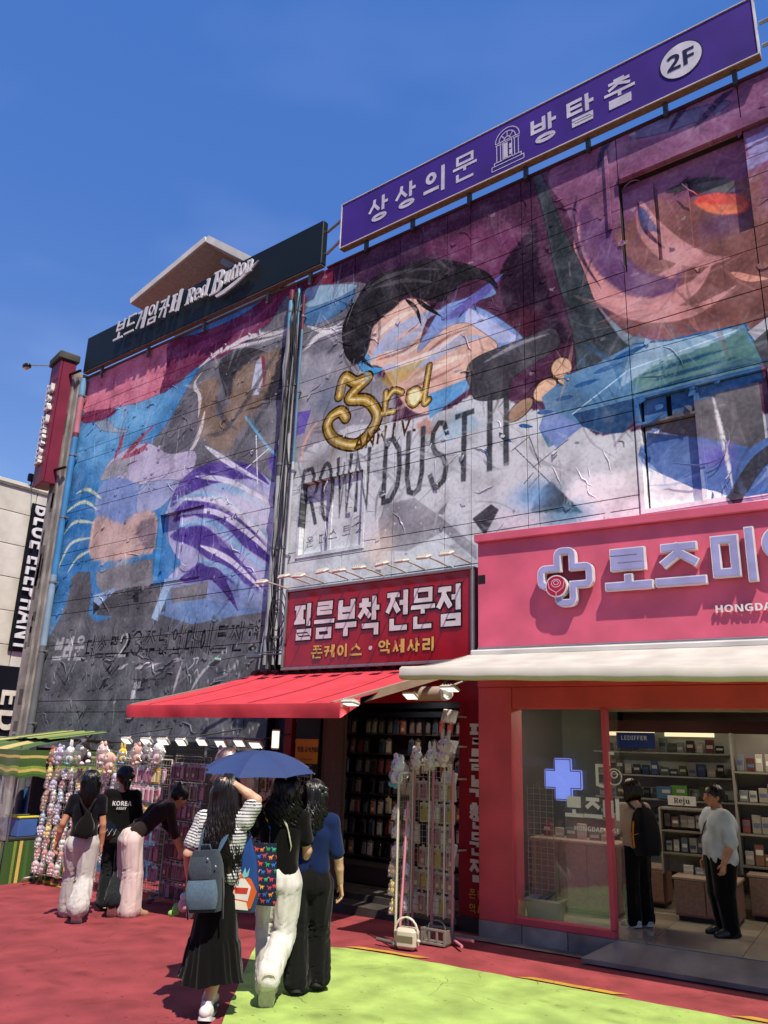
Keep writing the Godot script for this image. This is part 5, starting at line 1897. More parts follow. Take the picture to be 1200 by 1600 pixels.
func pipe(called: String, label: String, x: float, segs: Array, r: float, _p: Painter):
	var o := thing(called, label, "pipe", Vector3(x, segs[-1][1], ZW + r + 0.03))
	var y0: float = segs[-1][1]
	for s in segs:
		var mb := MB.new()
		mb.col = L(s[2])
		mb.tube([Vector3(0, s[0] - y0, 0), Vector3(0, (s[0] + s[1]) * 0.5 - y0, 0.004), Vector3(0, s[1] - y0, 0)], r, 12)
		part(o, "pipe_length", mb, M.paint)
	var y: float = segs[0][0] - 0.4
	while y > segs[-1][1] + 0.3:
		var c := MB.new()
		c.col = L("7f858c")
		c.tube([Vector3(0, y - y0 - 0.02, 0), Vector3(0, y - y0 + 0.02, 0)], r + 0.008, 12)
		c.box(Vector3(r, y - y0, -0.03), Vector3(0.03, 0.03, r + 0.03))
		part(o, "bracket", c, M.galv)
		y -= 1.35

# ---------------------------------------------------------------- things at the left edge and on the roofs
func build_left_neighbours():
	# pale tiled building beyond the side lane, facing the lane
	var b := thing("tiled_building", "pale cream tiled building at the far left with black lettered panels", "building", Vector3(-26.0, -1.2, -8.7))
	var core := MB.new()
	core.col = L("8d897c")
	core.span(Vector3(-8.0, 0.0, -18.0), Vector3(-0.03, 11.2, 12.0))
	part(b, "core_wall", core, M.plaster)
	var meshes := []
	for i in 3:
		var t := MB.new()
		t.col = L(["e3dfce", "e8e4d6", "dcd7c4"][i])
		t.cbox(Vector3.ZERO, Vector3(0.06, 1.085, 1.75), 0.008)
		meshes.append(t.commit(M.sign))
	for r in 10:
		for c in 9:
			part_mesh(b, "tile", meshes[rng.randi() % 3], Vector3(-0.005, 0.9 + r * 1.11, -8.9 + c * 1.78))
	var cop := MB.new()
	cop.col = L("8a8778")
	cop.span(Vector3(-8.1, 11.2, -18.1), Vector3(0.07, 11.3, 12.1))
	part(b, "coping", cop, M.concrete)
	var s := thing("wall_sign", "tall black panel with white lettering running downwards on the cream building", "sign", Vector3(-25.94, 7.05, -13.3), PI * 0.5)
	var bd := MB.new()
	bd.col = L("141416")
	bd.cbox(Vector3(0, 0, 0.02), Vector3(0.62, 5.1, 0.05), 0.006)
	part(s, "board", bd, M.sign)
	latin(s, "lettering", "BLUE ELEPHANT", Vector3(0.1, 0, 0.1), 0.62, 0.06, L("f2f2f2"), M.plastic, false, 0.76, 0.0, Basis(Vector3.BACK, -PI * 0.5))
	var s2 := thing("wall_sign", "black panel with large cream letters lower on the cream building", "sign", Vector3(-25.94, 1.9, -13.25), PI * 0.5)
	var bd2 := MB.new()
	bd2.col = L("141416")
	bd2.cbox(Vector3(0, 0, 0.02), Vector3(1.1, 4.2, 0.05), 0.006)
	part(s2, "board", bd2, M.sign)
	latin(s2, "lettering", "EDI", Vector3(0.05, 0.5, 0.08), 0.62, 0.03, L("e6e2cf"), M.plastic, false, 1.3, 0.0, Basis(Vector3.BACK, -PI * 0.5))
	# floodlight on its roof edge
	var fl := thing("roof_floodlight", "small black floodlight on the cream building's roof edge", "lamp", Vector3(-25.95, 10.2, -12.85))
	var m := MB.new()
	m.col = L("1a1a1d")
	m.tube([Vector3(0, 0, 0), Vector3(0, 0.16, 0)], 0.03, 6)
	m.cbox(Vector3(0, 0.28, 0), Vector3(0.14, 0.28, 0.3), 0.03)
	part(fl, "lamp_head", m, M.metal)
	var wr := MB.new()
	wr.col = L("1a1a1d")
	wr.tube([Vector3(0, 0.2, 0), Vector3(2.0, 0.1, 0.6), Vector3(5.0, -0.3, 1.8)], 0.014, 5)
	part(fl, "cable", wr, M.rubber)
	# blade sign
	var bl := thing("blade_sign", "dark red box sign hanging high at the building's left corner", "sign", Vector3(-15.16, 6.85, -7.72), -0.2)
	var bx := MB.new()
	bx.col = L("7d2a40")
	bx.cbox(Vector3(-0.27, 1.4, 0), Vector3(0.62, 2.8, 0.05), 0.01)
	bx.cbox(Vector3(-0.27, 1.4, -0.17), Vector3(0.62, 2.8, 0.28), 0.01)
	part(bl, "box", bx, M.sign)
	var cap := MB.new()
	cap.col = L("5b5a56")
	cap.cbox(Vector3(-0.27, 2.9, -0.14), Vector3(0.7, 0.18, 0.44), 0.02)
	part(bl, "cap", cap, M.concrete)
	latin(bl, "lettering", "Red Button", Vector3(-0.27, 1.35, 0.06), 0.3, 0.08, L("efeeea"), M.plastic, true, 0.8, 0.15, Basis(Vector3.BACK, -PI * 0.5))
	for yy in [0.45, 2.35]:
		var ln := MB.new()
		ln.col = L("5d1f30")
		ln.box(Vector3(-0.27, yy, 0.027), Vector3(0.6, 0.012, 0.006))
		part(bl, "seam", ln, M.sign)
	var br := MB.new()
	br.col = L("3a3634")
	br.tube([Vector3(0.05, 0.3, -0.2), Vector3(0.4, 0.3, -0.3)], 0.03, 6)
	br.tube([Vector3(0.05, 2.5, -0.2), Vector3(0.4, 2.5, -0.3)], 0.03, 6)
	part(bl, "bracket", br, M.metal)
	# street lamp arm reaching over it
	var st := thing("arm_lamp", "small lamp on a long thin arm above the dark red blade sign", "lamp", Vector3(-15.6, 9.75, -8.0))
	var am := MB.new()
	am.col = L("b9b8b4")
	am.tube([Vector3(0, 0, 0), Vector3(-0.5, 0.1, 0.12), Vector3(-1.0, 0.2, 0.25)], 0.016, 6)
	part(st, "arm", am, M.metal)
	var hd := MB.new()
	hd.col = L("4a4844")
	hd.ball(Vector3(-1.12, 0.2, 0.28), Vector3(0.14, 0.07, 0.09))
	part(st, "lamp_head", hd, M.metal)
	var gl := MB.new()
	gl.col = L("e8d7a8")
	gl.ball(Vector3(-1.12, 0.16, 0.28), Vector3(0.1, 0.05, 0.06))
	part(st, "lamp_glass", gl, M.gloss)

func build_roof_signs():
	# dark sign with raised light letters
	var d := thing("rooftop_sign", "long black sign with raised pale lettering on the left half of the roof", "sign", Vector3(-14.72, 9.33, -8.0))
	var bx := MB.new()
	bx.col = L("1c1e21")
	bx.cbox(Vector3(3.45, 0.42, -0.06), Vector3(6.92, 0.83, 0.12), 0.012)
	part(d, "box", bx, M.sign)
	var bot := MB.new()
	bot.col = L("8a8072")
	bot.box(Vector3(3.45, -0.006, -0.06), Vector3(6.9, 0.008, 0.11))
	part(d, "underside", bot, M.galv)
	for x in [0.6, 2.2, 3.9, 5.6, 6.6]:
		var p := MB.new()
		p.col = L("6d6a64")
		p.box(Vector3(x, -0.12, -0.09), Vector3(0.05, 0.24, 0.05))
		part(d, "post", p, M.galv)
	write(d, "보드게임카페", Vector3(1.2, 0.31, 0.1), Vector2(0.315, 0.45), 0.05, 0.13, 0.02, L("e2e2e3"), M.plastic, 0.18)
	for i in 6:   # stand-offs behind the letters
		var so := MB.new()
		so.col = L("3a3a3e")
		so.box(Vector3(1.42 + i * 0.365, 0.55, 0.05), Vector3(0.02, 0.02, 0.1))
		part(d, "standoff", so, M.metal)
	latin(d, "lettering", "Red", Vector3(3.86, 0.5, 0.11), 0.32, 0.03, L("e2e2e3"), M.plastic, true, 0.76, 0.22)
	latin(d, "lettering", "B", Vector3(4.43, 0.51, 0.112), 0.46, 0.03, L("e2e2e3"), M.plastic, true, 0.78, 0.22)
	latin(d, "lettering", "utton", Vector3(4.99, 0.56, 0.11), 0.32, 0.03, L("e2e2e3"), M.plastic, true, 0.62, 0.22)
	var sw := MB.new()
	sw.col = L("d9d9da")
	sw.prism(PackedVector2Array([Vector2(4.4, 0.24), Vector2(4.7, 0.3), Vector2(5.1, 0.4), Vector2(5.5, 0.56), Vector2(5.3, 0.42), Vector2(4.95, 0.28), Vector2(4.65, 0.2), Vector2(4.45, 0.19)]), 0.09, 0.12)
	part(d, "swash", sw, M.plastic)
	for x in [3.95, 4.5, 5.0]:
		var so2 := MB.new()
		so2.col = L("3a3a3e")
		so2.box(Vector3(x, 0.5, 0.05), Vector3(0.03, 0.03, 0.1))
		part(d, "standoff", so2, M.metal)
	# violet sign
	var v := thing("rooftop_sign", "long violet sign with white lettering and a door emblem on the right roof", "sign", Vector3(-7.44, 9.45, -8.02))
	var vb := MB.new()
	vb.col = L("4b2f8c")
	vb.cbox(Vector3(3.15, 0.425, -0.05), Vector3(6.26, 0.81, 0.1), 0.006)
	part(v, "face_panel", vb, M.sign)
	var edge := MB.new()
	edge.col = L("e0ddd8")
	edge.box(Vector3(3.15, 0.014, -0.045), Vector3(6.3, 0.014, 0.112))
	edge.box(Vector3(3.15, 0.838, -0.045), Vector3(6.3, 0.012, 0.112))
	edge.box(Vector3(0.011, 0.426, -0.045), Vector3(0.014, 0.81, 0.112))
	edge.box(Vector3(6.289, 0.426, -0.045), Vector3(0.014, 0.81, 0.112))
	part(v, "edge_trim", edge, M.plastic)
	var und := MB.new()
	und.col = L("a08a72")
	und.box(Vector3(3.15, 0.002, -0.05), Vector3(6.28, 0.008, 0.1))
	part(v, "underside", und, M.galv)
	var bk := MB.new()
	bk.col = L("9a9894")
	bk.box(Vector3(3.15, 0.426, -0.112), Vector3(6.28, 0.83, 0.016))
	part(v, "back_panel", bk, M.galv)
	for x in [0.5, 1.4, 2.4, 3.3, 4.2, 5.2, 6.0]:
		var p2 := MB.new()
		p2.col = L("4a4846")
		p2.box(Vector3(x, -0.1, -0.08), Vector3(0.05, 0.2, 0.06))
		part(v, "post", p2, M.galv)
	write(v, "상상의문", Vector3(0.58, 0.2, 0.002), Vector2(0.4, 0.44), 0.13, 0.145, 0.003, L("d8d6e0"), M.plastic)
	write(v, "방탈출", Vector3(3.42, 0.2, 0.002), Vector2(0.4, 0.44), 0.13, 0.145, 0.003, L("d8d6e0"), M.plastic)
	# door emblem in fine lines
	var em := MB.new()
	em.col = L("d8d6e0")
	var k := 0
	for s in [[false, [0, 0, 0.5, 0]], [false, [0.0, 0, 0.0, 0.07, 0.5, 0.07, 0.5, 0]], [false, [0.04, 0.07, 0.04, 0.12, 0.46, 0.12, 0.46, 0.07]], [false, [0.08, 0.12, 0.08, 0.4]], [false, [0.14, 0.12, 0.14, 0.4]], [false, [0.42, 0.12, 0.42, 0.4]], [false, [0.36, 0.12, 0.36, 0.4]],
			[false, [0.06, 0.4, 0.16, 0.4]], [false, [0.34, 0.4, 0.44, 0.4]], [false, [0.06, 0.43, 0.16, 0.43]], [false, [0.34, 0.43, 0.44, 0.43]], [false, arc(0.25, 0.43, 0.19, 0.2)], [false, arc(0.25, 0.43, 0.13, 0.14)], [false, arc(0.25, 0.43, 0.05, 0.05)], [false, [0.16, 0.43, 0.34, 0.43]],
			[false, [0.25, 0.48, 0.25, 0.57]], [false, [0.21, 0.46, 0.16, 0.53]], [false, [0.29, 0.46, 0.34, 0.53]], [true, [0.18, 0.13, 0.32, 0.13, 0.32, 0.4, 0.18, 0.4]]]:
		var pp := PackedVector2Array()
		for q in range(0, s[1].size(), 2):
			pp.append(Vector2(2.82 + s[1][q], 0.1 + s[1][q + 1]))
		for q in band(pp, s[0], 0.012):
			var z := 0.004 + k * 0.0003
			em.quad(Vector3(q[0].x, q[0].y, z), Vector3(q[1].x, q[1].y, z), Vector3(q[2].x, q[2].y, z), Vector3(q[3].x, q[3].y, z))
		k += 1
	for r in [[3.01, 0.24, 0.06, 0.24], [3.1, 0.36, 0.035, 0.08], [3.1, 0.26, 0.035, 0.08]]:
		em.box(Vector3(r[0] + r[2] * 0.5, r[1] + r[3] * 0.5, 0.006), Vector3(r[2], r[3], 0.006))
	part(v, "door_emblem", em, M.plastic)
	var ci := MB.new()
	ci.col = L("2c2440")
	ci.prism(PackedVector2Array(disc(5.45, 0.44, 0.262)), 0.0, 0.006)
	ci.col = L("e2e0e6")
	ci.prism(PackedVector2Array(disc(5.45, 0.44, 0.245)), 0.0, 0.011)
	part(v, "round_badge", ci, M.plastic)
	latin(v, "lettering", "2F", Vector3(5.45, 0.44, 0.014), 0.22, 0.004, L("2c2440"), M.plastic, false, 1.05)
	# rails between the signs and beyond the right end
	for r in [[-7.8, 9.55, -7.44, 9.72], [-7.8, 9.98, -7.44, 10.1], [-1.12, 9.95, 2.5, 10.0], [-1.12, 9.62, 2.5, 9.6]]:
		var rl := MB.new()
		rl.col = L("a9aaa8")
		rl.tube([Vector3(r[0], r[1], -8.1), Vector3(r[2], r[3], -8.1)], 0.025, 8)
		tag(part(self, "rail", rl, M.metal), "grey steel rail joining the rooftop signs", "rail", "steel rails at the rooftop signs")
	# gabled penthouse behind the dark sign
	var g := thing("roof_gable", "small gabled roof with deep pale eaves behind the black sign", "building", Vector3(-12.8, 9.2, -9.4))
	var wl := MB.new()
	wl.col = L("b9bcb8")
	wl.prism(PackedVector2Array([Vector2(-1.6, 0), Vector2(1.9, 0), Vector2(1.6, 1.9), Vector2(0.1, 2.95), Vector2(-1.6, 2.0)]), -4.0, -0.55)
	part(g, "wall", wl, M.plaster)
	for s in [[-2.7, 2.78, 0.0, 3.42], [0.0, 3.42, 2.2, 1.75]]:
		var a := Vector2(s[0], s[1])
		var c := Vector2(s[2], s[3])
		var n := (c - a).normalized()
		n = Vector2(-n.y, n.x)
		var rf := MB.new()
		rf.col = L("e0dcd2")
		rf.prism(PackedVector2Array([a, c, c + n * 0.15, a + n * 0.15]), -4.2, 0.05)
		part(g, "roof_slope", rf, M.paint)
		var so := MB.new()
		so.col = L("c2b8ac")
		so.prism(PackedVector2Array([a - n * 0.012, c - n * 0.012, c - n * 0.004, a - n * 0.004]), -4.1, 0.0)
		part(g, "soffit", so, M.plaster)
	var beam := MB.new()
	beam.col = L("8fa0a8")
	beam.box(Vector3(0.85, 2.55, -0.42), Vector3(1.9, 0.14, 0.1), Basis(Vector3.BACK, -0.65))
	part(g, "barge_board", beam, M.paint)

func arc(cx: float, cy: float, rx: float, ry: float) -> Array:
	var a := []
	for k in 13:
		a.append_array([cx - cos(PI * k / 12) * rx, cy + sin(PI * k / 12) * ry])
	return a

func disc(cx: float, cy: float, r: float) -> Array:
	var a := []
	for k in 36:
		a.append(Vector2(cx + cos(TAU * k / 36) * r, cy + sin(TAU * k / 36) * r))
	return a

# a floodlight: flat head with a lit face, facing along -y of its own axes
func floodlight(label: String, at: Vector3, bs: Basis, group: String, sz := Vector3(0.2, 0.04, 0.15), lit := true, arm: Array = []) -> Node3D:
	var o := thing("floodlight", label, "lamp", at, 0.0, group)
	var h := MB.new()
	h.col = L("dcd8cf")
	h.cbox(Vector3.ZERO, sz, 0.012, bs)
	for i in 5:
		h.box(bs * Vector3(-sz.x * 0.36 + i * sz.x * 0.18, sz.y * 0.5 + 0.008, 0), Vector3(0.006, 0.018, sz.z * 0.7), bs)
	part(o, "lamp_head", h, M.plastic)
	var f := MB.new()
	f.col = L("f4f4f0")
	f.box(bs * Vector3(0, -sz.y * 0.5 - 0.003, 0), Vector3(sz.x * 0.86, 0.005, sz.z * 0.82), bs)
	part(o, "lamp_face", f, M.lit if lit else M.gloss)
	if arm.size() > 0:
		var a := MB.new()
		a.col = L("c9bfb4")
		a.tube(arm, 0.011, 6)
		part(o, "arm", a, M.galv)
	if lit:
		var sp := SpotLight3D.new()
		sp.name = "lamp_light"
		sp.light_color = Color(1.0, 0.96, 0.9)
		sp.light_energy = 0.16
		sp.light_size = 0.07
		sp.spot_angle = 65.0
		sp.spot_range = 8.0
		sp.spot_attenuation = 2.0
		sp.shadow_enabled = true
		o.add_child(sp)
		sp.position = bs * Vector3(0, -sz.y * 0.5 - 0.03, 0)
		sp.basis = bs * Basis(Vector3.RIGHT, -PI * 0.5)
	return o

# plain buildings across the street, behind the camera: seen only as reflections in the glass
func build_opposite_side():
	var tones := ["a39a8e", "8f8a86", "b0a596", "95857a"]
	for i in 4:
		var x := -17.0 + i * 9.0
		var hgt: float = [6.2, 5.4, 6.8, 5.8][i]
		var b := thing("opposite_building", "plain %s building across the street with dark shop windows" % ["low beige", "grey", "taller tan", "brown"][i], "building", Vector3(x, 0, 11.0))
		var w := MB.new()
		w.col = L(tones[i])
		w.span(Vector3(-4.4, -0.8, 0), Vector3(4.4, hgt, 6.0))
		part(b, "wall", w, M.plaster)
		for k in 3:
			var g := MB.new()
			g.col = L("1d2024")
			g.cbox(Vector3(-2.8 + k * 2.8, 1.4, -0.02), Vector3(2.2, 2.2, 0.06), 0.01)
			part(b, "shop_window", g, M.gloss)
			var g2 := MB.new()
			g2.col = L("24282e")
			g2.cbox(Vector3(-2.8 + k * 2.8, 4.1, -0.02), Vector3(1.5, 1.2, 0.06), 0.01)
			part(b, "window", g2, M.gloss)
		var aw := MB.new()
		aw.col = L(["4a5a6a", "7a3a34", "3f5a44", "6a5a3a"][i])
		aw.box(Vector3(0, 2.75, -0.4), Vector3(8.4, 0.08, 0.9), Basis(Vector3.RIGHT, -0.25))
		part(b, "canopy", aw, M.cloth)

# ---------------------------------------------------------------- phone case shop
func build_phone_shop():
	var s := thing("phone_shop", "dark open shop front with red pillar and header under the red awning", "shop", Vector3(0, 0, 0))
	var room := MB.new()
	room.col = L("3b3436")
	room.span(Vector3(-7.75, -0.1, -12.0), Vector3(-7.68, 2.75, -7.9))
	room.span(Vector3(-4.7, -0.1, -12.0), Vector3(-4.64, 2.75, -7.82))
	room.span(Vector3(-7.68, -0.1, -12.0), Vector3(-4.7, 2.75, -11.9))
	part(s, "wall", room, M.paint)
	var ce := MB.new()
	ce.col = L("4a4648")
	ce.span(Vector3(-7.68, 2.6, -11.9), Vector3(-4.7, 2.66, -7.9))
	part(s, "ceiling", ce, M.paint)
	var flr := MB.new()
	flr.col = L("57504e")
	flr.span(Vector3(-7.68, -0.2, -11.9), Vector3(-4.7, 0.12, -8.0))
	flr.span(Vector3(-7.68, -0.2, -7.998), Vector3(-4.97, 0.05, -7.7))
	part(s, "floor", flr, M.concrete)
	# red pillar on the right
	var pil := MB.new()
	pil.col = L("8e1420")
	pil.cbox(Vector3(-4.72, 1.36, -7.86), Vector3(0.5, 2.48, 0.2), 0.006)
	part(s, "pillar", pil, M.sign)
	var pb := MB.new()
	pb.col = L("1f1b1b")
	pb.cbox(Vector3(-4.72, 0.04, -7.85), Vector3(0.52, 0.2, 0.24), 0.006)
	part(s, "pillar_base", pb, M.paint)
	var hd := MB.new()
	hd.col = L("9a1522")
	hd.cbox(Vector3(-6.2, 2.5, -7.8), Vector3(3.1, 0.34, 0.1), 0.006)
	part(s, "header", hd, M.sign)
	# left side: red strip, dark board with a yellow notice
	var ls := MB.new()
	ls.col = L("8a1822")
	ls.cbox(Vector3(-7.62, 1.2, -7.78), Vector3(0.14, 2.6, 0.1), 0.006)
	ls.cbox(Vector3(-6.93, 1.2, -7.8), Vector3(0.1, 2.6, 0.08), 0.006)
	part(s, "jamb", ls, M.sign)
	write(s, "필름부착", Vector3(-4.82, 1.87, -7.755), Vector2(0.2, 0.23), 0.045, 0.2, 0.012, L("cfc9c6"), M.plastic, 0.0, 0.0, Color.BLACK, true)
	write(s, "전문점", Vector3(-4.82, 1.0, -7.755), Vector2(0.2, 0.23), 0.03, 0.2, 0.012, L("cfc9c6"), M.plastic, 0.0, 0.0, Color.BLACK, true)
	write(s, "폰케이스", Vector3(-4.83, 0.32, -7.755), Vector2(0.085, 0.09), 0.015, 0.15, 0.006, L("c98f3c"), M.plastic)
	write(s, "악세사리", Vector3(-4.83, 0.18, -7.755), Vector2(0.085, 0.09), 0.015, 0.15, 0.006, L("c98f3c"), M.plastic)
	write(s, "필름부착", Vector3(-7.5, 2.0, -7.76), Vector2(0.19, 0.21), 0.04, 0.2, 0.01, L("8f8a8a"), M.plastic, 0.0, 0.0, Color.BLACK, true)
	# main sign
	var g := thing("shop_sign", "big red sign with white black-edged lettering over the red awning", "sign", Vector3(-7.68, 2.77, -7.62))
	var bx := MB.new()
	bx.col = L("a3121f")
	bx.cbox(Vector3(1.49, 0.53, -0.25), Vector3(2.94, 1.02, 0.5), 0.004)
	part(g, "face_panel", bx, M.gloss)
	var fr := MB.new()
	fr.col = L("a9a5a2")
	for e in [[1.49, 0.0, 3.02, 0.036], [1.49, 1.06, 3.02, 0.036]]:
		fr.cbox(Vector3(e[0], e[1], -0.23), Vector3(e[2], e[3], 0.52), 0.006)
	for x in [-0.003, 2.983]:
		fr.cbox(Vector3(x, 0.53, -0.23), Vector3(0.034, 1.022, 0.52), 0.006)
	part(g, "frame", fr, M.metal)
	write(g, "필름부착", Vector3(0.16, 0.37, 0.002), Vector2(0.345, 0.49), 0.033, 0.2, 0.004, L("e6e2e4"), M.plastic, 0.0, 0.018, L("141014"))
	write(g, "전문점", Vector3(1.74, 0.40, 0.002), Vector2(0.345, 0.49), 0.033, 0.2, 0.004, L("e6e2e4"), M.plastic, 0.0, 0.018, L("141014"))
	write(g, "폰케이스", Vector3(0.52, 0.12, 0.002), Vector2(0.19, 0.165), 0.03, 0.16, 0.003, L("e0b866"), M.plastic, 0.0, 0.006, L("3a0a0c"))
	write(g, "악세사리", Vector3(1.63, 0.13, 0.002), Vector2(0.19, 0.165), 0.03, 0.16, 0.003, L("e0b866"), M.plastic, 0.0, 0.006, L("3a0a0c"))
	var dt := MB.new()
	dt.col = L("e6e2e4")
	dt.prism(PackedVector2Array(disc(1.5, 0.21, 0.026)), 0.0, 0.005)
	part(g, "dot", dt, M.plastic)
	# lamps on arms along the top of the sign
	var bxs := [-7.66, -7.25, -6.98, -6.58, -6.3, -5.98, -5.63, -5.34, -5.03, -4.72]
	var place := ["first", "second", "third", "fourth", "fifth", "sixth", "seventh", "eighth", "ninth", "rightmost"]
	for i in 10:
		var tilt := Basis(Vector3.RIGHT, 0.35 + rng.randf_range(-0.12, 0.12)) * Basis(Vector3.BACK, rng.randf_range(-0.1, 0.1))
		var at := Vector3(bxs[i], 3.88 + rng.randf_range(-0.015, 0.02), -7.1)
		floodlight("white floodlight on an arm above the red sign, %s from the left" % place[i] if i < 9 else "rightmost white floodlight on an arm above the red sign", at, tilt, "floodlights along the top of the red sign", Vector3(0.16, 0.03, 0.12), false, [Vector3(0, -0.01, -0.5), Vector3(0, 0.012, -0.25), Vector3(0, 0.02, -0.03)])
	# awning
	var aw := thing("red_awning", "red fabric awning with a straight valance over the phone shop", "awning", Vector3(-6.7, 2.2, -5.75))
	var rings := []
	for k in 31:
		var t := k / 30.0
		var xr := lerpf(-1.62, 1.48, t)
		var xf := lerpf(-1.66, 1.7, t)
		var sag := 0.012 * sin(t * 31.0) + 0.006 * sin(t * 77.0)
		var r := PackedVector3Array()
		for q in [[1.0, 0.0], [0.75, -0.02], [0.5, -0.03], [0.25, -0.022], [0.0, 0.0]]:
			r.append(Vector3(lerpf(xf, xr, q[0]), 0.52 * q[0] + q[1] + sag * sin(PI * q[0]), -1.95 * q[0]))
		var wv := 0.012 * sin(t * 19.0) + 0.008 * sin(t * 43.0)
		r.append(Vector3(xf, -0.01, 0.012))
		r.append(Vector3(xf + 0.002, -0.075, 0.014 + wv * 0.5))
		r.append(Vector3(xf + 0.004, -0.145, 0.012 + wv))
		r.append(Vector3(xf + 0.004, -0.145, 0.008 + wv))
		r.append(Vector3(xf, -0.02, 0.0))
		for q in [[0.02, -0.012], [0.25, -0.03], [0.5, -0.038], [0.75, -0.028], [1.0, -0.008]]:
			r.append(Vector3(lerpf(xf, xr, q[0]), 0.52 * q[0] + q[1] + sag * sin(PI * q[0]), -1.95 * q[0]))
		r.reverse()
		rings.append(r)
	var fab := MB.new()
	fab.col = L("dc4a56")
	fab.loft(rings)
	part(aw, "fabric", fab, M.canvas)
	for i in 4:
		var t := 0.12 + i * 0.25
		var sp := []
		for q in [[0.0, 0.004], [0.25, -0.018], [0.5, -0.026], [0.75, -0.016], [0.98, 0.004]]:
			sp.append(Vector3(lerpf(lerpf(-1.66, 1.7, t), lerpf(-1.62, 1.48, t), q[0]), 0.52 * q[0] + q[1] + 0.012 * sin(t * 31.0) * sin(PI * q[0]), -1.95 * q[0]))
		var sm := MB.new()
		sm.col = L("b23a48")
		sm.tube(sp, 0.004, 5)
		part(aw, "stitched_seam", sm, M.cloth)
	var fb := MB.new()
	fb.col = L("b9a493")
	fb.tube([Vector3(-1.66, -0.025, -0.02), Vector3(1.7, -0.025, -0.02)], 0.022, 8)
	part(aw, "front_bar", fb, M.metal)
	var arm := MB.new()
	arm.col = L("a08c7c")
	arm.box(Vector3(1.6, 0.2, -0.95), Vector3(0.05, 0.085, 1.95), Basis(Vector3.RIGHT, 0.245))
	part(aw, "arm", arm, M.paint)
	var arm2 := MB.new()
	arm2.col = L("a08c7c")
	arm2.box(Vector3(-1.62, 0.2, -0.95), Vector3(0.05, 0.085, 1.95), Basis(Vector3.RIGHT, 0.245))
	part(aw, "arm", arm2, M.paint)
	var cas := MB.new()
	cas.col = L("4a1a20")
	cas.cbox(Vector3(-0.02, 0.535, -1.97), Vector3(3.3, 0.06, 0.1), 0.012)
	for i in 16:
		cas.box(Vector3(-1.5 + i * 0.2, 0.55, -1.89), Vector3(0.08, 0.035, 0.08))
	part(aw, "cassette", cas, M.metal)
	# lamps below the awning
	floodlight("small lit floodlight under the right half of the red awning", Vector3(-5.35, 2.38, -7.35), Basis(Vector3.RIGHT, -0.5), "", Vector3(0.17, 0.035, 0.13), true, [Vector3(0, 0.02, 0), Vector3(0, 0.14, -0.3)])
	floodlight("lit floodlight clipped to the red awning's right front corner", Vector3(-4.95, 2.2, -5.83), Basis(Vector3.RIGHT, -0.15), "", Vector3(0.16, 0.03, 0.12), true)
	floodlight("lit floodlight beside the large tube lamp by the red pillar", Vector3(-4.86, 2.45, -7.4), Basis(Vector3.RIGHT, -0.3), "", Vector3(0.2, 0.03, 0.14), true, [Vector3(0, 0.02, 0), Vector3(0, 0.12, -0.35)])
	var tube := thing("tube_lamp", "large beige cylinder lamp pointing sideways under the header by the red pillar", "lamp", Vector3(-5.1, 2.4, -7.45))
	var tb := MB.new()
	tb.col = L("b7a594")
	tb.tube([Vector3(-0.27, 0, 0), Vector3(-0.24, 0, 0), Vector3(0.14, 0, 0)], [0.07, 0.08, 0.08], 14)
	part(tube, "body", tb, M.paint)
	var tl := MB.new()
	tl.col = L("e9e9ea")
	tl.tube([Vector3(0.143, 0, 0), Vector3(0.2, 0, 0.02)], [0.082, 0.07], 14)
	part(tube, "reflector", tl, M.gloss)
	var tbr := MB.new()
	tbr.col = L("3a3434")
	tbr.tube([Vector3(0.05, 0.06, 0), Vector3(0.05, 0.16, -0.2), Vector3(0.05, 0.16, -0.36)], 0.014, 6)
	part(tube, "bracket", tbr, M.metal)
	# plate lamps on the pillar's edge
	var names := ["topmost", "second from the top", "third from the top", "lowest"]
	var yy := [2.16, 1.84, 1.5, 0.78]
	for i in 4:
		floodlight("beige plate lamp on the red pillar's left edge, %s" % names[i], Vector3(-4.98, yy[i], -7.58), Basis(Vector3.BACK, -0.12) * Basis(Vector3.RIGHT, 1.25 + rng.randf_range(-0.15, 0.15)), "beige lamps down the red pillar", Vector3(0.2, 0.03, 0.15), false, [Vector3(0.08, 0, -0.02), Vector3(0.12, 0, -0.16)])
	# row of lit lamps over the racks
	var rail := MB.new()
	rail.col = L("77787c")
	rail.tube([Vector3(-10.7, 1.86, -7.25), Vector3(-7.55, 1.86, -7.25)], 0.016, 6)
	for x in [-10.6, -9.0, -7.6]:
		rail.tube([Vector3(x, 1.86, -7.25), Vector3(x, 2.0, ZW)], 0.012, 6)
	tag(part(self, "lamp_rail", rail, M.metal), "thin steel rail carrying the row of lit floodlights above the racks", "rail")
	var xs := [-10.36, -9.88, -9.5, -9.1, -8.66, -8.28, -7.92, -7.62]
	for i in 8:
		floodlight("lit floodlight on the rail above the racks, %s" % ["leftmost", "second from the left", "third from the left", "fourth from the left", "fourth from the right", "third from the right", "second from the right", "rightmost by the umbrella"][i], Vector3(xs[i], 1.80 + rng.randf_range(-0.012, 0.012), -7.18), Basis(Vector3.UP, rng.randf_range(-0.15, 0.25)) * Basis(Vector3.RIGHT, -0.75 + rng.randf_range(-0.12, 0.12)), "lit floodlights over the racks", Vector3(0.19, 0.035, 0.12), true, [Vector3(0, 0.02, -0.01), Vector3(0, 0.06, -0.07)])
	var up := floodlight("narrow upright lit lamp above the umbrella's right half", Vector3(-7.2, 1.86, -7.1), Basis(Vector3.UP, 0.7) * Basis(Vector3.RIGHT, -1.5), "", Vector3(0.1, 0.03, 0.24), true)
	up.get_node("lamp_head").set_meta("label", "")
	up.get_node("lamp_head").remove_meta("label")
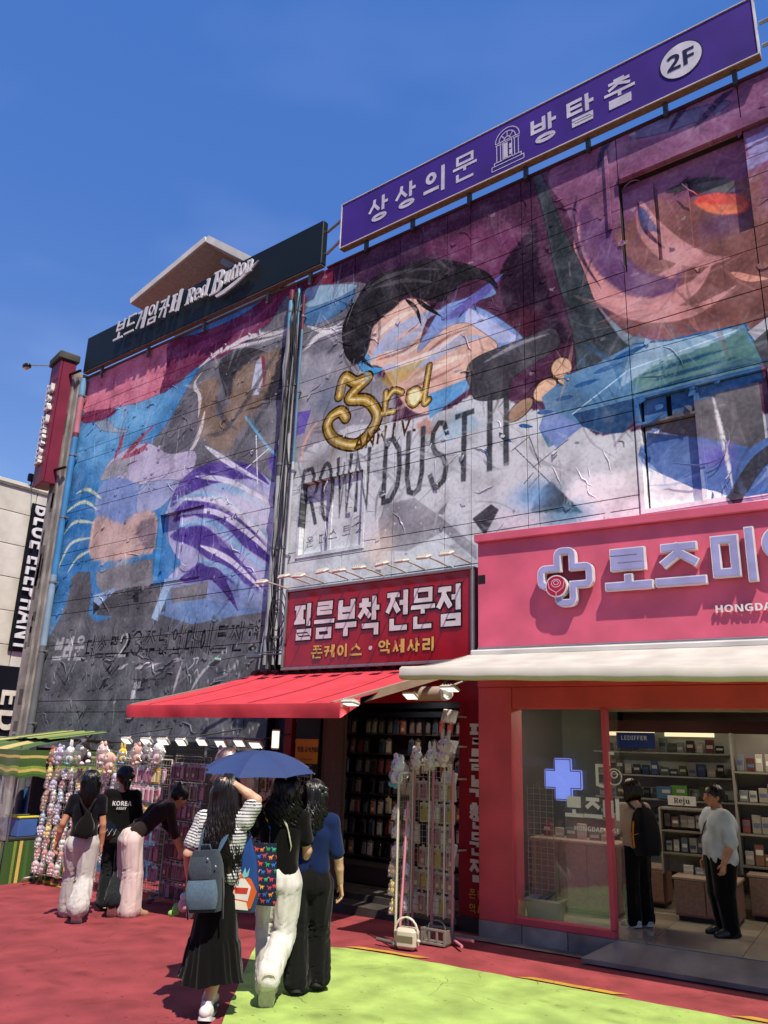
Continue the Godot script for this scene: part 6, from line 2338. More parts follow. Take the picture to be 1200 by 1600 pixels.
	# black board with yellow notice
	var nb := thing("notice_board", "black board with a yellow notice left of the grey curtain", "sign", Vector3(-7.2, 1.55, -7.68))
	var bb := MB.new()
	bb.col = L("121214")
	bb.cbox(Vector3(0, 0.15, 0), Vector3(0.42, 0.95, 0.03), 0.004)
	part(nb, "board", bb, M.sign)
	var ye := MB.new()
	ye.col = L("c8901e")
	ye.box(Vector3(0, 0.18, 0.018), Vector3(0.39, 0.3, 0.006))
	part(nb, "yellow_panel", ye, M.sign)
	write(nb, "정품", Vector3(-0.16, 0.17, 0.0225), Vector2(0.052, 0.065), 0.006, 0.2, 0.002, L("3a1208"), M.plastic)
	write(nb, "공식", Vector3(-0.03, 0.17, 0.0225), Vector2(0.052, 0.065), 0.006, 0.2, 0.002, L("3a1208"), M.plastic)
	write(nb, "판매처", Vector3(0.09, 0.17, 0.0225), Vector2(0.034, 0.065), 0.004, 0.2, 0.002, L("3a1208"), M.plastic)
	latin(nb, "lettering", "OFFICIAL STORE", Vector3(0, 0.08, 0.0225), 0.02, 0.002, L("8a5a14"), M.plastic)
	# hanging grey curtain at the left of the opening
	var cu := thing("curtain", "grey brown curtain gathered at the left side of the shop opening", "curtain", Vector3(-6.78, 0.2, -7.72))
	var cm := MB.new()
	cm.col = L("5c5251")
	var cr := []
	for k in 12:
		var y := 2.1 * k / 11.0
		var r := PackedVector3Array()
		for q in 48:
			var a := TAU * q / 48
			var f := 1.0 + 0.16 * sin(a * 9.0 + y * 0.6)
			r.append(Vector3(cos(a) * 0.17 * f, y, -sin(a) * 0.06 * f))
		cr.append(r)
	cm.loft(cr)
	part(cu, "cloth", cm, M.cloth)
	# two small round downlights in the shop ceiling
	for x in [-6.1, -5.5]:
		var dl2 := MB.new()
		dl2.col = L("fff4e2")
		dl2.tube([Vector3(x, 2.592, -8.45), Vector3(x, 2.58, -8.45)], 0.06, 14)
		part(s, "downlight", dl2, M.lit)
		var sl := SpotLight3D.new()
		sl.name = "downlight_glow"
		sl.light_color = Color(1.0, 0.94, 0.86)
		sl.light_energy = 0.3
		sl.light_size = 0.06
		sl.spot_angle = 70.0
		sl.spot_range = 6.0
		sl.spot_attenuation = 2.0
		sl.shadow_enabled = true
		s.add_child(sl, true)
		sl.position = Vector3(x, 2.56, -8.45)
		sl.rotation = Vector3(-PI * 0.42, 0.0, 0.0)
	# shelving inside
	var sh := thing("display_shelves", "tall dark wall shelves full of phone cases inside the shop", "shelf", Vector3(-6.35, 0.12, -9.0))
	var bkp := MB.new()
	bkp.col = L("2b2526")
	bkp.span(Vector3(-1.3, 0.0, -0.06), Vector3(1.6, 2.3, -0.02))
	part(sh, "back_panel", bkp, M.paint)
	for i in 8:
		var bd := MB.new()
		bd.col = L("4a3f3f")
		bd.span(Vector3(-1.3, 0.28 + i * 0.262, -0.018), Vector3(1.6, 0.292 + i * 0.262, 0.12))
		part(sh, "board", bd, M.paint)
	for x in [-1.31, 0.1, 1.58]:
		var po := MB.new()
		po.col = L("353033")
		po.span(Vector3(x, 0, -0.018), Vector3(x + 0.03, 2.3, 0.13))
		part(sh, "upright", po, M.metal)
	var bl := MB.new()
	bl.col = L("39414f")
	bl.cbox(Vector3(0.15, 2.24, 0.16), Vector3(2.9, 0.09, 0.06), 0.008)
	bl.cbox(Vector3(0.15, 2.12, 0.15), Vector3(2.9, 0.08, 0.05), 0.008)
	part(sh, "blue_rail", bl, M.metal)
	var plinth := MB.new()
	plinth.col = L("453c3b")
	plinth.cbox(Vector3(0.1, 0.12, 0.2), Vector3(2.8, 0.22, 0.5), 0.01)
	part(sh, "base_step", plinth, M.wood)
	for i in 3:
		var tagm := MB.new()
		tagm.col = [L("8d2a30"), L("b0acac"), L("8d2a30")][i]
		tagm.cbox(Vector3(-0.75 + i * 0.62, 2.36, 0.12), Vector3(0.4, 0.08, 0.02), 0.004)
		part(sh, "price_strip", tagm, M.sign)
	# grey air duct work over the racks, at the left of the awning
	var dl := thing("clip_lamp", "small pale lamp on wires at the awning's upper left", "lamp", Vector3(-9.1, 2.95, -7.9))
	var d1 := MB.new()
	d1.col = L("8fb0ae")
	d1.cbox(Vector3(-0.2, 0, 0.1), Vector3(0.18, 0.05, 0.12), 0.01, Basis(Vector3.BACK, 0.5))
	part(dl, "lamp_head", d1, M.plastic)
	var d2 := MB.new()
	d2.col = L("8c8c8e")
	d2.tube([Vector3(-0.2, 0.03, 0.05), Vector3(0.3, 0.09, 0.0), Vector3(1.5, 0.06, 0.02)], 0.012, 6)
	d2.tube([Vector3(0.0, 0.12, -0.1), Vector3(0.5, 0.1, 0.0), Vector3(1.5, 0.13, 0.02)], 0.008, 6)
	d2.cbox(Vector3(0.55, 0.06, 0.0), Vector3(0.3, 0.05, 0.08), 0.01)
	part(dl, "arm", d2, M.metal)

# ---------------------------------------------------------------- pink shop
func at_pink(x: float, y: float, z: float) -> Vector3:
	return PINK + Basis(Vector3.UP, TURN) * Vector3(x, y, z)

func sided_letter(g: Node3D, strokes: Array, at: Vector3, sz: Vector2, w: float, depth: float):
	for pass_no in 2:
		var mb := MB.new()
		mb.col = L("f0eeee") if pass_no == 0 else L("a8a6d8")
		var k := 0
		for s in strokes:
			var p := PackedVector2Array()
			for q in s[1]:
				p.append(Vector2(q.x * sz.x, q.y * sz.y))
			if pass_no == 1 and not s[0]:
				p[0] += (p[1] - p[0]).normalized() * 0.011
				p[-1] += (p[-2] - p[-1]).normalized() * 0.011
			for q in band(p, s[0], w if pass_no == 0 else w - 0.022):
				var zf := depth + k * 0.0007 + (0.0 if pass_no == 0 else 0.004)
				var zb := 0.03 if pass_no == 0 else depth
				var c := []
				for e in q:
					c.append(Vector3(e.x, e.y, zf))
				mb.quad(c[0], c[1], c[2], c[3])
				var bk := Vector3(0, 0, zb - zf)
				for e in 4:
					var f := (e + 1) % 4
					mb.quad(c[e] + bk, c[f] + bk, c[f], c[e])
			k += 1
		var o := part(g, "letter" if pass_no == 0 else "letter_face", mb, M.plastic)
		o.position = at

func build_rose_shop():
	var s := thing("pink_shop", "pink shop with open glass front, raised cross emblem and white lettering", "shop", PINK, TURN)
	var rose := L("c23a55")
	var red := L("d64c58")
	# plinth of grey tiles
	for i in 3:
		var t := MB.new()
		t.col = [L("aea49e"), L("b5aba5"), L("a89e98")][i]
		t.cbox(Vector3(0.225 + i * 0.465, 0.083, -0.15), Vector3(0.458, 0.17, 0.3), 0.004)
		part(s, "plinth_tile", t, M.concrete)
	var pil := MB.new()
	pil.col = red
	pil.cbox(Vector3(0.19, 1.32, -0.15), Vector3(0.38, 2.3, 0.3), 0.006)
	part(s, "pillar", pil, M.paint)
	var hd := MB.new()
	hd.col = red
	hd.cbox(Vector3(2.49, 2.36, -0.16), Vector3(4.22, 0.22, 0.28), 0.006)
	part(s, "header", hd, M.paint)
	var hd2 := MB.new()
	hd2.col = red
	hd2.cbox(Vector3(2.3, 2.525, -0.14), Vector3(4.6, 0.106, 0.32), 0.006)
	part(s, "header_band", hd2, M.paint)
	var fa := MB.new()
	fa.col = L("e0627e")
	fa.cbox(Vector3(2.3, 3.5, -0.2), Vector3(4.6, 1.2, 0.4), 0.004)
	part(s, "fascia", fa, M.paint)
	var co := MB.new()
	co.col = L("e0627e")
	co.cbox(Vector3(2.3, 4.146, -0.17), Vector3(4.64, 0.088, 0.46), 0.004)
	part(s, "cornice", co, M.paint)
	var notch := MB.new()
	notch.col = L("120b0d")
	notch.box(Vector3(0.05, 3.67, 0.0005), Vector3(0.085, 0.1, 0.004))
	part(s, "vent_hole", notch, M.rubber)
	var tr := MB.new()
	tr.col = L("b5b3b6")
	tr.cbox(Vector3(2.3, 2.886, 0.0), Vector3(4.6, 0.026, 0.05), 0.005)
	part(s, "trim", tr, M.metal)
	var rc := MB.new()
	rc.col = L("4b1d26")
	rc.box(Vector3(2.3, 2.73, -0.2), Vector3(4.6, 0.29, 0.3))
	part(s, "recess", rc, M.paint)
	var side := MB.new()
	side.col = red
	side.box(Vector3(0.03, 2.05, -2.0), Vector3(0.06, 4.1, 3.4))
	part(s, "side_wall", side, M.paint)
	# emblem and letters
	var ov := []
	var cr := [[0.305, 0.0], [0.305, 0.22], [0.08, 0.22], [0.08, 0.42], [0.305, 0.42], [0.305, 0.62], [0.51, 0.62], [0.51, 0.42], [0.6, 0.42]]
	var path := PackedVector2Array()
	var pts := [Vector2(0.22, 0.035), Vector2(0.22, 0.225), Vector2(0.035, 0.225), Vector2(0.035, 0.415), Vector2(0.22, 0.415), Vector2(0.22, 0.595), Vector2(0.385, 0.595), Vector2(0.385, 0.415), Vector2(0.565, 0.415), Vector2(0.565, 0.225), Vector2(0.385, 0.225), Vector2(0.385, 0.035)]
	for i in 12:
		var a: Vector2 = pts[(i + 11) % 12]
		var b: Vector2 = pts[i]
		var c: Vector2 = pts[(i + 1) % 12]
		var convex := (b - a).cross(c - b) < 0.0
		if not convex:
			path.append(b)
			continue
		var r := 0.055
		for q in 5:
			var t := q / 4.0
			var p0 := b + (a - b).normalized() * r
			var p2 := b + (c - b).normalized() * r
			path.append(p0 * (1 - t) * (1 - t) + b * 2.0 * t * (1 - t) + p2 * t * t)
	sided_letter(s, [[true, path]], Vector3(0.755, 3.285, 0), Vector2.ONE, 0.078, 0.1)
	var dk := MB.new()
	dk.col = L("8d2440")
	dk.box(Vector3(1.06, 3.6, 0.004), Vector3(0.09, 0.53, 0.006))
	dk.box(Vector3(1.06, 3.605, 0.0055), Vector3(0.46, 0.12, 0.006))
	part(s, "cross_field", dk, M.paint)
	var rs := MB.new()
	rs.col = L("efe9ea")
	rs.prism(PackedVector2Array(disc(0.965, 3.5, 0.118)), 0.02, 0.125)
	rs.col = L("b3173b")
	rs.prism(PackedVector2Array(disc(0.965, 3.5, 0.106)), 0.12, 0.1275)
	part(s, "rose_disc", rs, M.plastic)
	var rl := MB.new()
	rl.col = L("e6b8c4")
	var k := 0
	for st in [ring(0.965, 3.535, 0.026, 0.022), ring(0.965, 3.53, 0.05, 0.042)]:
		var p := PackedVector2Array()
		for q in range(0, st.size(), 2):
			p.append(Vector2(st[q], st[q + 1]))
		for q in band(p, true, 0.008):
			rl.quad(Vector3(q[0].x, q[0].y, 0.129), Vector3(q[1].x, q[1].y, 0.129), Vector3(q[2].x, q[2].y, 0.129), Vector3(q[3].x, q[3].y, 0.129))
	for st in [[0.875, 3.55, 0.89, 3.48, 0.93, 3.45, 0.965, 3.43], [1.055, 3.55, 1.04, 3.48, 1.0, 3.45, 0.965, 3.43], [0.965, 3.43, 0.96, 3.4, 0.975, 3.39]]:
		var p := PackedVector2Array()
		for q in range(0, st.size(), 2):
			p.append(Vector2(st[q], st[q + 1]))
		k += 1
		for q in band(p, false, 0.008):
			rl.quad(Vector3(q[0].x, q[0].y, 0.1295 + k * 0.0003), Vector3(q[1].x, q[1].y, 0.1295 + k * 0.0003), Vector3(q[2].x, q[2].y, 0.1295 + k * 0.0003), Vector3(q[3].x, q[3].y, 0.1295 + k * 0.0003))
	part(s, "rose_lines", rl, M.plastic)
	var lx := 1.475
	for ch in "로즈미":
		sided_letter(s, character(ch, 0.185), Vector3(lx, 3.405, 0), Vector2(0.485, 0.45) if ch != "미" else Vector2(0.47, 0.53), 0.085, 0.1)
		lx += 0.505
		if ch == "즈":
			lx += 0.02
	var half := PackedVector2Array()
	for q in 20:
		half.append(Vector2(3.14 + cos(TAU * q / 20) * 0.13, 3.75 + sin(TAU * q / 20) * 0.13))
	sided_letter(s, [[true, half]], Vector3.ZERO, Vector2.ONE, 0.085, 0.1)
	latin(s, "lettering", "HONGDAE", Vector3(2.78, 3.17, 0.03), 0.068, 0.02, L("efeef0"), M.plastic, false, 1.22)
	# window and sliding glass door
	var fr := MB.new()
	fr.col = L("d04a60")
	fr.cbox(Vector3(0.88, 0.204, -0.06), Vector3(1.0, 0.064, 0.12), 0.004)
	fr.cbox(Vector3(1.361, 1.245, -0.06), Vector3(0.046, 2.008, 0.12), 0.004)
	part(s, "window_frame", fr, M.paint)
	var gl := MB.new()
	gl.col = Color(1, 1, 1)
	gl.quad(Vector3(0.386, 0.238, -0.06), Vector3(1.338, 0.238, -0.06), Vector3(1.338, 2.25, -0.06), Vector3(0.386, 2.25, -0.06))
	part(s, "window_pane", gl, M.glass)
	var gd := MB.new()
	gd.quad(Vector3(0.88, 0.18, -0.16), Vector3(1.46, 0.18, -0.16), Vector3(1.46, 2.24, -0.16), Vector3(0.88, 2.24, -0.16))
	part(s, "sliding_door", gd, M.glass)
	var cx := MB.new()
	cx.col = L("cfd6f6")
	for e in [[0.9, 1.553, 0.19, 0.41], [0.9, 1.553, 0.4, 0.19]]:
		cx.cbox(Vector3(e[0], e[1], -0.09 + (0.001 if e[2] > 0.3 else 0.0)), Vector3(e[2], e[3], 0.03), 0.014)
	var glow: StandardMaterial3D = M.lit.duplicate()
	glow.albedo_color = Color(0.55, 0.6, 0.95)
	glow.emission = Color(0.5, 0.6, 1.0)
	glow.emission_energy_multiplier = 0.42
	part(s, "window_cross", cx, glow)
	var cl := MB.new()
	cl.col = L("6b3a78")
	var pp := PackedVector2Array([Vector2(0.818, 1.36), Vector2(0.982, 1.36), Vector2(0.982, 1.471), Vector2(1.085, 1.471), Vector2(1.085, 1.635), Vector2(0.982, 1.635), Vector2(0.982, 1.745), Vector2(0.818, 1.745), Vector2(0.818, 1.635), Vector2(0.715, 1.635), Vector2(0.715, 1.471), Vector2(0.818, 1.471)])
	for q in band(pp, true, 0.009):
		cl.quad(Vector3(q[0].x, q[0].y, -0.0715), Vector3(q[1].x, q[1].y, -0.0715), Vector3(q[2].x, q[2].y, -0.0715), Vector3(q[3].x, q[3].y, -0.0715))
	part(s, "cross_outline", cl, M.plastic)
	write(s, "로즈미", Vector3(0.92, 1.2, -0.055), Vector2(0.185, 0.2), 0.005, 0.19, 0.003, L("f6f2e8"), M.plastic)
	latin(s, "lettering", "HONGDAE ROSE", Vector3(1.23, 1.103, -0.053), 0.042, 0.003, L("f6f2e8"), M.plastic, false, 1.0)
	var pc := MB.new()
	pc.col = L("f0ece0")
	k = 0
	for st in [[true, ring(1.43, 1.6, 0.07, 0.075)], [true, ring(1.43, 1.62, 0.03, 0.03)], [false, [1.36, 1.7, 1.26, 1.7, 1.26, 1.52, 1.34, 1.5]], [false, [1.44, 1.82, 1.38, 1.82, 1.38, 1.7]]]:
		var p := PackedVector2Array()
		for q in range(0, st[1].size(), 2):
			p.append(Vector2(st[1][q], st[1][q + 1]))
		k += 1
		for q in band(p, st[0], 0.03 if k > 2 else 0.012):
			pc.quad(Vector3(q[0].x, q[0].y, -0.053 + k * 0.0004), Vector3(q[1].x, q[1].y, -0.053 + k * 0.0004), Vector3(q[2].x, q[2].y, -0.053 + k * 0.0004), Vector3(q[3].x, q[3].y, -0.053 + k * 0.0004))
	part(s, "door_emblem", pc, M.plastic)
	var tk := MB.new()
	tk.col = L("b9b4ae")
	tk.cbox(Vector3(2.98, 2.24, -0.14), Vector3(3.2, 0.03, 0.08), 0.004)
	part(s, "door_track", tk, M.metal)
	# the room
	var tiles := []
	for i in 3:
		var fl := MB.new()
		fl.col = L(["b7ab97", "bcb09c", "b2a692"][i])
		fl.cbox(Vector3.ZERO, Vector3(0.795, 0.08, 0.795), 0.003)
		tiles.append(fl.commit(M.tile))
	for i in 6:
		for j in 5:
			part_mesh(s, "floor_tile", tiles[rng.randi() % 3], Vector3(0.45 + i * 0.8, 0.13, -0.45 - j * 0.8))
	var sub := MB.new()
	sub.col = L("6b6765")
	sub.box(Vector3(3.0, 0.08, -2.0), Vector3(3.2, 0.02, 4.0))
	part(s, "subfloor", sub, M.concrete)
	var ce := MB.new()
	ce.col = L("c9c3bb")
	ce.box(Vector3(2.3, 2.44, -2.2), Vector3(4.4, 0.05, 3.9))
	part(s, "ceiling", ce, M.paint)
	var wl := MB.new()
	wl.col = L("b5aea6")
	wl.box(Vector3(2.3, 1.3, -4.2), Vector3(4.5, 2.6, 0.08))
	wl.box(Vector3(4.56, 1.3, -2.1), Vector3(0.08, 2.6, 4.1))
	part(s, "wall", wl, M.paint)
	var bh := MB.new()
	bh.col = L("5a2630")
	bh.box(Vector3(2.3, 2.2, -3.5), Vector3(4.4, 0.16, 0.06))
	part(s, "bulkhead", bh, M.paint)
	for e in [[0.95, -1.1], [2.9, -1.6]]:
		var lp := MB.new()
		lp.col = L("f0e2c2")
		lp.box(Vector3(e[0], 2.408, e[1]), Vector3(0.6, 0.012, 0.3))
		part(s, "ceiling_light", lp, M.lit_soft)
		var al := AreaLight3D.new()
		al.name = "ceiling_light_glow"
		al.light_color = Color(1.0, 0.95, 0.86)
		al.light_energy = 1.0
		al.area_size = Vector2(0.6, 0.3)
		al.area_range = 9.0
		al.area_attenuation = 2.0
		al.shadow_enabled = true
		s.add_child(al)
		al.position = Vector3(e[0], 2.39, e[1])
		al.rotation.x = -PI * 0.5
	# awning of the pink shop
	var aw := thing("cream_awning", "cream awning half rolled out over the pink shop front", "awning", at_pink(0, 2.5, 1.3), TURN)
	var fb := MB.new()
	fb.col = L("cfc8bc")
	var rg := []
	for i in 25:
		var t := i / 24.0
		var x := lerpf(-0.22, 4.4, t)
		var y := -0.022 * (x + 0.2)
		var r := PackedVector3Array()
		for q in [[0.045, -0.045], [0.05, -0.01], [0.042, 0.05], [0.0, 0.075], [-0.05, 0.06], [-0.05, -0.04], [-0.02, -0.055]]:
			r.append(Vector3(x, y + q[1] + 0.004 * sin(x * 9.0), q[0]))
		rg.append(r)
	fb.loft(rg)
	part(aw, "front_rail", fb, M.paint)
	var fc := MB.new()
	fc.col = L("d6d2ca")
	var rr := []
	for i in 31:
		var t := i / 30.0
		var xf := lerpf(-0.2, 4.4, t)
		var xr := lerpf(-0.06, 4.4, t)
		var r := PackedVector3Array()
		for q in 6:
			var u := q / 5.0
			r.append(Vector3(lerpf(xf, xr, u), lerpf(0.055 - 0.022 * (xf + 0.2), 0.33, u) - 0.03 * sin(PI * u) + 0.006 * sin(t * 40.0) * sin(PI * u), lerpf(-0.02, -1.27, u)))
		for q in 6:
			var p: Vector3 = r[5 - q]
			r.append(p - Vector3(0, 0.006, 0))
		rr.append(r)
	fc.loft(rr)
	var cream: StandardMaterial3D = M.canvas.duplicate()
	cream.backlight = Color(0.55, 0.5, 0.44)
	part(aw, "fabric", fc, cream)
	var ax := MB.new()
	ax.col = L("b9b2a6")
	ax.tube([Vector3(0.3, 0.0, -0.1), Vector3(0.9, 0.1, -0.7), Vector3(0.2, 0.22, -1.25)], 0.025, 8)
	ax.tube([Vector3(3.6, -0.06, -0.1), Vector3(3.0, 0.05, -0.7), Vector3(3.7, 0.22, -1.25)], 0.025, 8)
	part(aw, "folding_arm", ax, M.metal)
	var cs := MB.new()
	cs.col = L("d6d2cc")
	cs.cbox(Vector3(2.2, 0.33, -1.24), Vector3(4.5, 0.07, 0.1), 0.015)
	part(aw, "cassette", cs, M.paint)
	rose_interior()

func shelf_goods(sh_label: String, group: String, at: Vector3, turn: float, w: float, n: int, hmin: float, hmax: float, cols: Array):
	var x := -w * 0.5
	for i in n:
		var c: Color = L(cols[rng.randi() % cols.size()])
		var bw := w / n * rng.randf_range(0.7, 0.95)
		var bh := rng.randf_range(hmin, hmax)
		var mb := MB.new()
		mb.col = c
		mb.cbox(Vector3(0, bh * 0.5, 0), Vector3(bw, bh, 0.05), 0.004)
		mb.col = L("d9d6d0") if rng.randf() < 0.6 else L("5a6a8a")
		mb.box(Vector3(0, bh * rng.randf_range(0.35, 0.65), 0.026), Vector3(bw * 0.75, bh * 0.25, 0.002))
		var o := part(self, "carton", mb, M.gloss)
		o.position = at + Basis(Vector3.UP, turn) * Vector3(x + bw * 0.5, 0, rng.randf_range(-0.02, 0.02))
		o.rotation.y = turn + rng.randf_range(-0.15, 0.15)
		tag(o, sh_label, "box", group)
		x += w / n

func rose_interior():
	# glass shelf wall at the back
	var u := thing("glass_shelves", "pale wall of glass shelves with light strips at the back of the pink shop", "shelf", at_pink(1.0, 0.17, -3.2), TURN)
	var bp := MB.new()
	bp.col = L("b9c0bc")
	bp.box(Vector3(0.1, 1.1, -0.2), Vector3(1.9, 1.7, 0.03))
	part(u, "back_panel", bp, M.paint)
	var ord := ["lowest", "second lowest", "middle", "second highest", "highest"]
	for i in 5:
		var b := MB.new()
		b.col = L("b9bdb8")
		b.cbox(Vector3(0.1, 0.52 + i * 0.29, -0.02), Vector3(1.9, 0.02, 0.34), 0.004)
		part(u, "shelf_board", b, M.gloss)
		shelf_goods("small carton on the %s glass shelf at the back of the pink shop" % ord[i], "cartons on the %s glass shelf" % ord[i], at_pink(1.1, 0.705 + i * 0.29, -3.2), TURN, 1.75, 15, 0.08, 0.18, ["3c4f52", "8f9aa0", "b8b4ae", "35506e", "52602f", "7a3338", "c4c0b8", "2f3438"])
	for i in 2:
		var li := MB.new()
		li.col = L("ffffff")
		li.box(Vector3(-0.2 + i * 0.75, 1.92, 0.0), Vector3(0.62, 0.05, 0.02))
		part(u, "light_strip", li, M.lit_soft)
	var bn := thing("shelf_banner", "small blue banner with white lettering above the back shelves", "sign", at_pink(0.93, 2.0, -2.9), TURN)
	var bm := MB.new()
	bm.col = L("1f3f8f")
	bm.cbox(Vector3.ZERO, Vector3(0.5, 0.2, 0.02), 0.003)
	part(bn, "board", bm, M.sign)
	latin(bn, "lettering", "LEDIFFER", Vector3(-0.02, 0.03, 0.0125), 0.055, 0.003, L("c9d2ea"), M.plastic)
	# green and blue display cartons
	for e in [[1.42, "6fae3a", "bright green carton on the middle glass shelf", 0.17], [1.24, "5a86a8", "pale blue carton beside the bright green carton", 0.15]]:
		var mb := MB.new()
		mb.col = L(e[1])
		mb.cbox(Vector3(0, e[3] * 0.5, 0), Vector3(0.2, e[3], 0.1), 0.004)
		mb.col = L("dfe6d8")
		mb.box(Vector3(0.02, e[3] * 0.6, 0.051), Vector3(0.1, 0.04, 0.002))
		var o := part(self, "carton", mb, M.gloss)
		o.position = at_pink(e[0], 1.29, -3.02)
		o.rotation.y = TURN
		tag(o, e[2], "box")
	# cabinets
	cabinet("low pinkish wooden cabinet in the middle of the pink shop floor", at_pink(1.95, 0.17, -1.55), 0.62, 0.42, 0.42, 2)
	cabinet("small wooden drawer cabinet behind the backpack girl", at_pink(1.2, 0.17, -2.1), 0.42, 0.42, 0.4, 1)
	cabinet("long wooden counter seen through the window of the pink shop", at_pink(0.68, 0.17, -1.15), 0.95, 0.72, 0.4, 3)
	cabinet("tall wooden cabinet under the right hand shelves", at_pink(2.75, 0.17, -2.1), 0.9, 0.45, 0.45, 2)
	shelf_goods("small carton on the wooden counter behind the window", "cartons on the counter behind the window", at_pink(0.68, 0.89, -1.15), TURN, 0.8, 6, 0.1, 0.22, ["b9b2a8", "8a4450", "6a7a78", "c9c4ba"])
	shelf_goods("small carton on the low pinkish cabinet", "cartons on the low pinkish cabinet", at_pink(1.95, 0.59, -1.6), TURN, 0.5, 4, 0.05, 0.1, ["a84a4a", "c9c4ba", "8c98a0"])
	# middle display stand
	var ds := thing("display_stand", "narrow wooden display stand with lettered card behind the shop woman", "stand", at_pink(1.72, 0.59, -1.72), TURN)
	var dm := MB.new()
	dm.col = L("a39a8e")
	dm.box(Vector3(0, 0.33, -0.14), Vector3(0.5, 0.68, 0.02))
	dm.box(Vector3(-0.24, 0.33, 0), Vector3(0.02, 0.68, 0.26))
	dm.box(Vector3(0.24, 0.33, 0), Vector3(0.02, 0.68, 0.26))
	part(ds, "frame", dm, M.wood)
	for i in 3:
		var b := MB.new()
		b.col = L("8f867c")
		b.box(Vector3(0, 0.2 + i * 0.23, 0.0), Vector3(0.458, 0.018, 0.25))
		part(ds, "board", b, M.wood)
	var cd := MB.new()
	cd.col = L("d6d2ca")
	cd.box(Vector3(0, 0.75, 0.08), Vector3(0.3, 0.1, 0.008))
	part(ds, "card", cd, M.sign)
	latin(ds, "lettering", "Reju", Vector3(0.0, 0.75, 0.0845), 0.055, 0.002, L("2a2624"), M.plastic, true)
	shelf_goods("carton on the upper board of the wooden display stand", "cartons on the display stand", at_pink(1.72, 1.06, -1.68), TURN, 0.42, 5, 0.1, 0.16, ["b5ada2", "7a6a60", "c4beb4"])
	shelf_goods("carton on the lower board of the wooden display stand", "cartons lower on the display stand", at_pink(1.72, 0.81, -1.68), TURN, 0.42, 5, 0.1, 0.16, ["b5ada2", "5a7088", "c4beb4"])
	# dim shelves on the right
	var rsf := thing("side_shelves", "dim tall shelves with packets at the right end of the pink shop", "shelf", at_pink(2.75, 0.62, -2.2), TURN)
	var sm := MB.new()
	sm.col = L("8d8680")
	sm.box(Vector3(0, 0.72, -0.22), Vector3(1.1, 1.5, 0.03))
	for x in [-0.54, 0.0, 0.54]:
		sm.box(Vector3(x, 0.72, -0.05), Vector3(0.025, 1.5, 0.3))
	part(rsf, "frame", sm, M.paint)
	var po := ["lowest", "second", "third", "top"]
	for i in 4:
		var b := MB.new()
		b.col = L("8a827a")
		b.box(Vector3(0, 0.05 + i * 0.33, -0.04), Vector3(1.05, 0.02, 0.28))
		part(rsf, "board", b, M.paint)
		shelf_goods("packet on the %s board of the dim right hand shelves" % po[i], "packets on the %s right hand board" % po[i], at_pink(2.75, 0.685 + i * 0.33, -2.16), TURN, 1.0, 10, 0.12, 0.22, ["8a4f4a", "9a8f86", "5c3a38", "7d8288", "b0a89e"])
	# wire rack and basket by the window
	var wr := thing("wire_rack", "narrow wire rack standing behind the pink shop's window", "rack", at_pink(0.52, 0.17, -0.42), TURN)
	var wm := MB.new()
	wm.col = L("a9a59c")
	for x in 5:
		wm.tube([Vector3(-0.14 + x * 0.07, 0, 0), Vector3(-0.14 + x * 0.07, 1.3, 0)], 0.003, 4)
	for y in 22:
		wm.tube([Vector3(-0.15, 0.05 + y * 0.058, 0), Vector3(0.15, 0.05 + y * 0.058, 0)], 0.003, 4)
	part(wr, "wire_grid", wm, M.metal)
	var bk := thing("plastic_basket", "grey plastic basket of cables on the floor behind the window", "basket", at_pink(0.6, 0.17, -0.3), TURN)
	var bm2 := MB.new()
	bm2.col = L("8d8880")
	bm2.loft([rect_ring(0.15, 0.1, 0), rect_ring(0.17, 0.12, 0.2), rect_ring(0.185, 0.135, 0.2), rect_ring(0.185, 0.135, 0.225), rect_ring(0.16, 0.11, 0.225), rect_ring(0.14, 0.09, 0.02)])
	part(bk, "tub", bm2, M.plastic)
	var cb := MB.new()
	cb.col = L("3a3836")
	for i in 5:
		var pts := []
		for q in 9:
			pts.append(Vector3(0.1 * sin(q * 0.9 + i), 0.2 + 0.09 * sin(q * 0.7 + i * 1.3), 0.07 * cos(q * 1.1 + i)))
		cb.tube(pts, 0.006, 5)
	part(bk, "cable", cb, M.rubber)

func rect_ring(hx: float, hz: float, y: float) -> PackedVector3Array:
	return PackedVector3Array([Vector3(hx, y, hz), Vector3(hx, y, -hz), Vector3(-hx, y, -hz), Vector3(-hx, y, hz)])

func cabinet(label: String, at: Vector3, w: float, h: float, d: float, doors: int):
	var c := thing("cabinet", label, "cabinet", at, TURN)
	var m := MB.new()
	m.col = L("8f6a5c")
	m.cbox(Vector3(0, h * 0.5 + 0.02, 0), Vector3(w, h - 0.06, d), 0.004)
	part(c, "body", m, M.wood)
	var t := MB.new()
	t.col = L("b39a88")
	t.cbox(Vector3(0, h - 0.008, 0), Vector3(w + 0.03, 0.03, d + 0.03), 0.005)
	part(c, "top", t, M.wood)
	for i in doors:
		var q := MB.new()
		q.col = L("9a7466")
		var dw := w / doors
		q.cbox(Vector3(-w * 0.5 + dw * (i + 0.5), h * 0.5 + 0.02, d * 0.5 + 0.008), Vector3(dw - 0.012, h - 0.1, 0.014), 0.003)
		part(c, "door", q, M.wood)
	var k := MB.new()
	k.col = L("3a2e2a")
	k.box(Vector3(0, 0.025, -0.02), Vector3(w - 0.04, 0.05, d - 0.06))
	part(c, "toe_kick", k, M.paint)

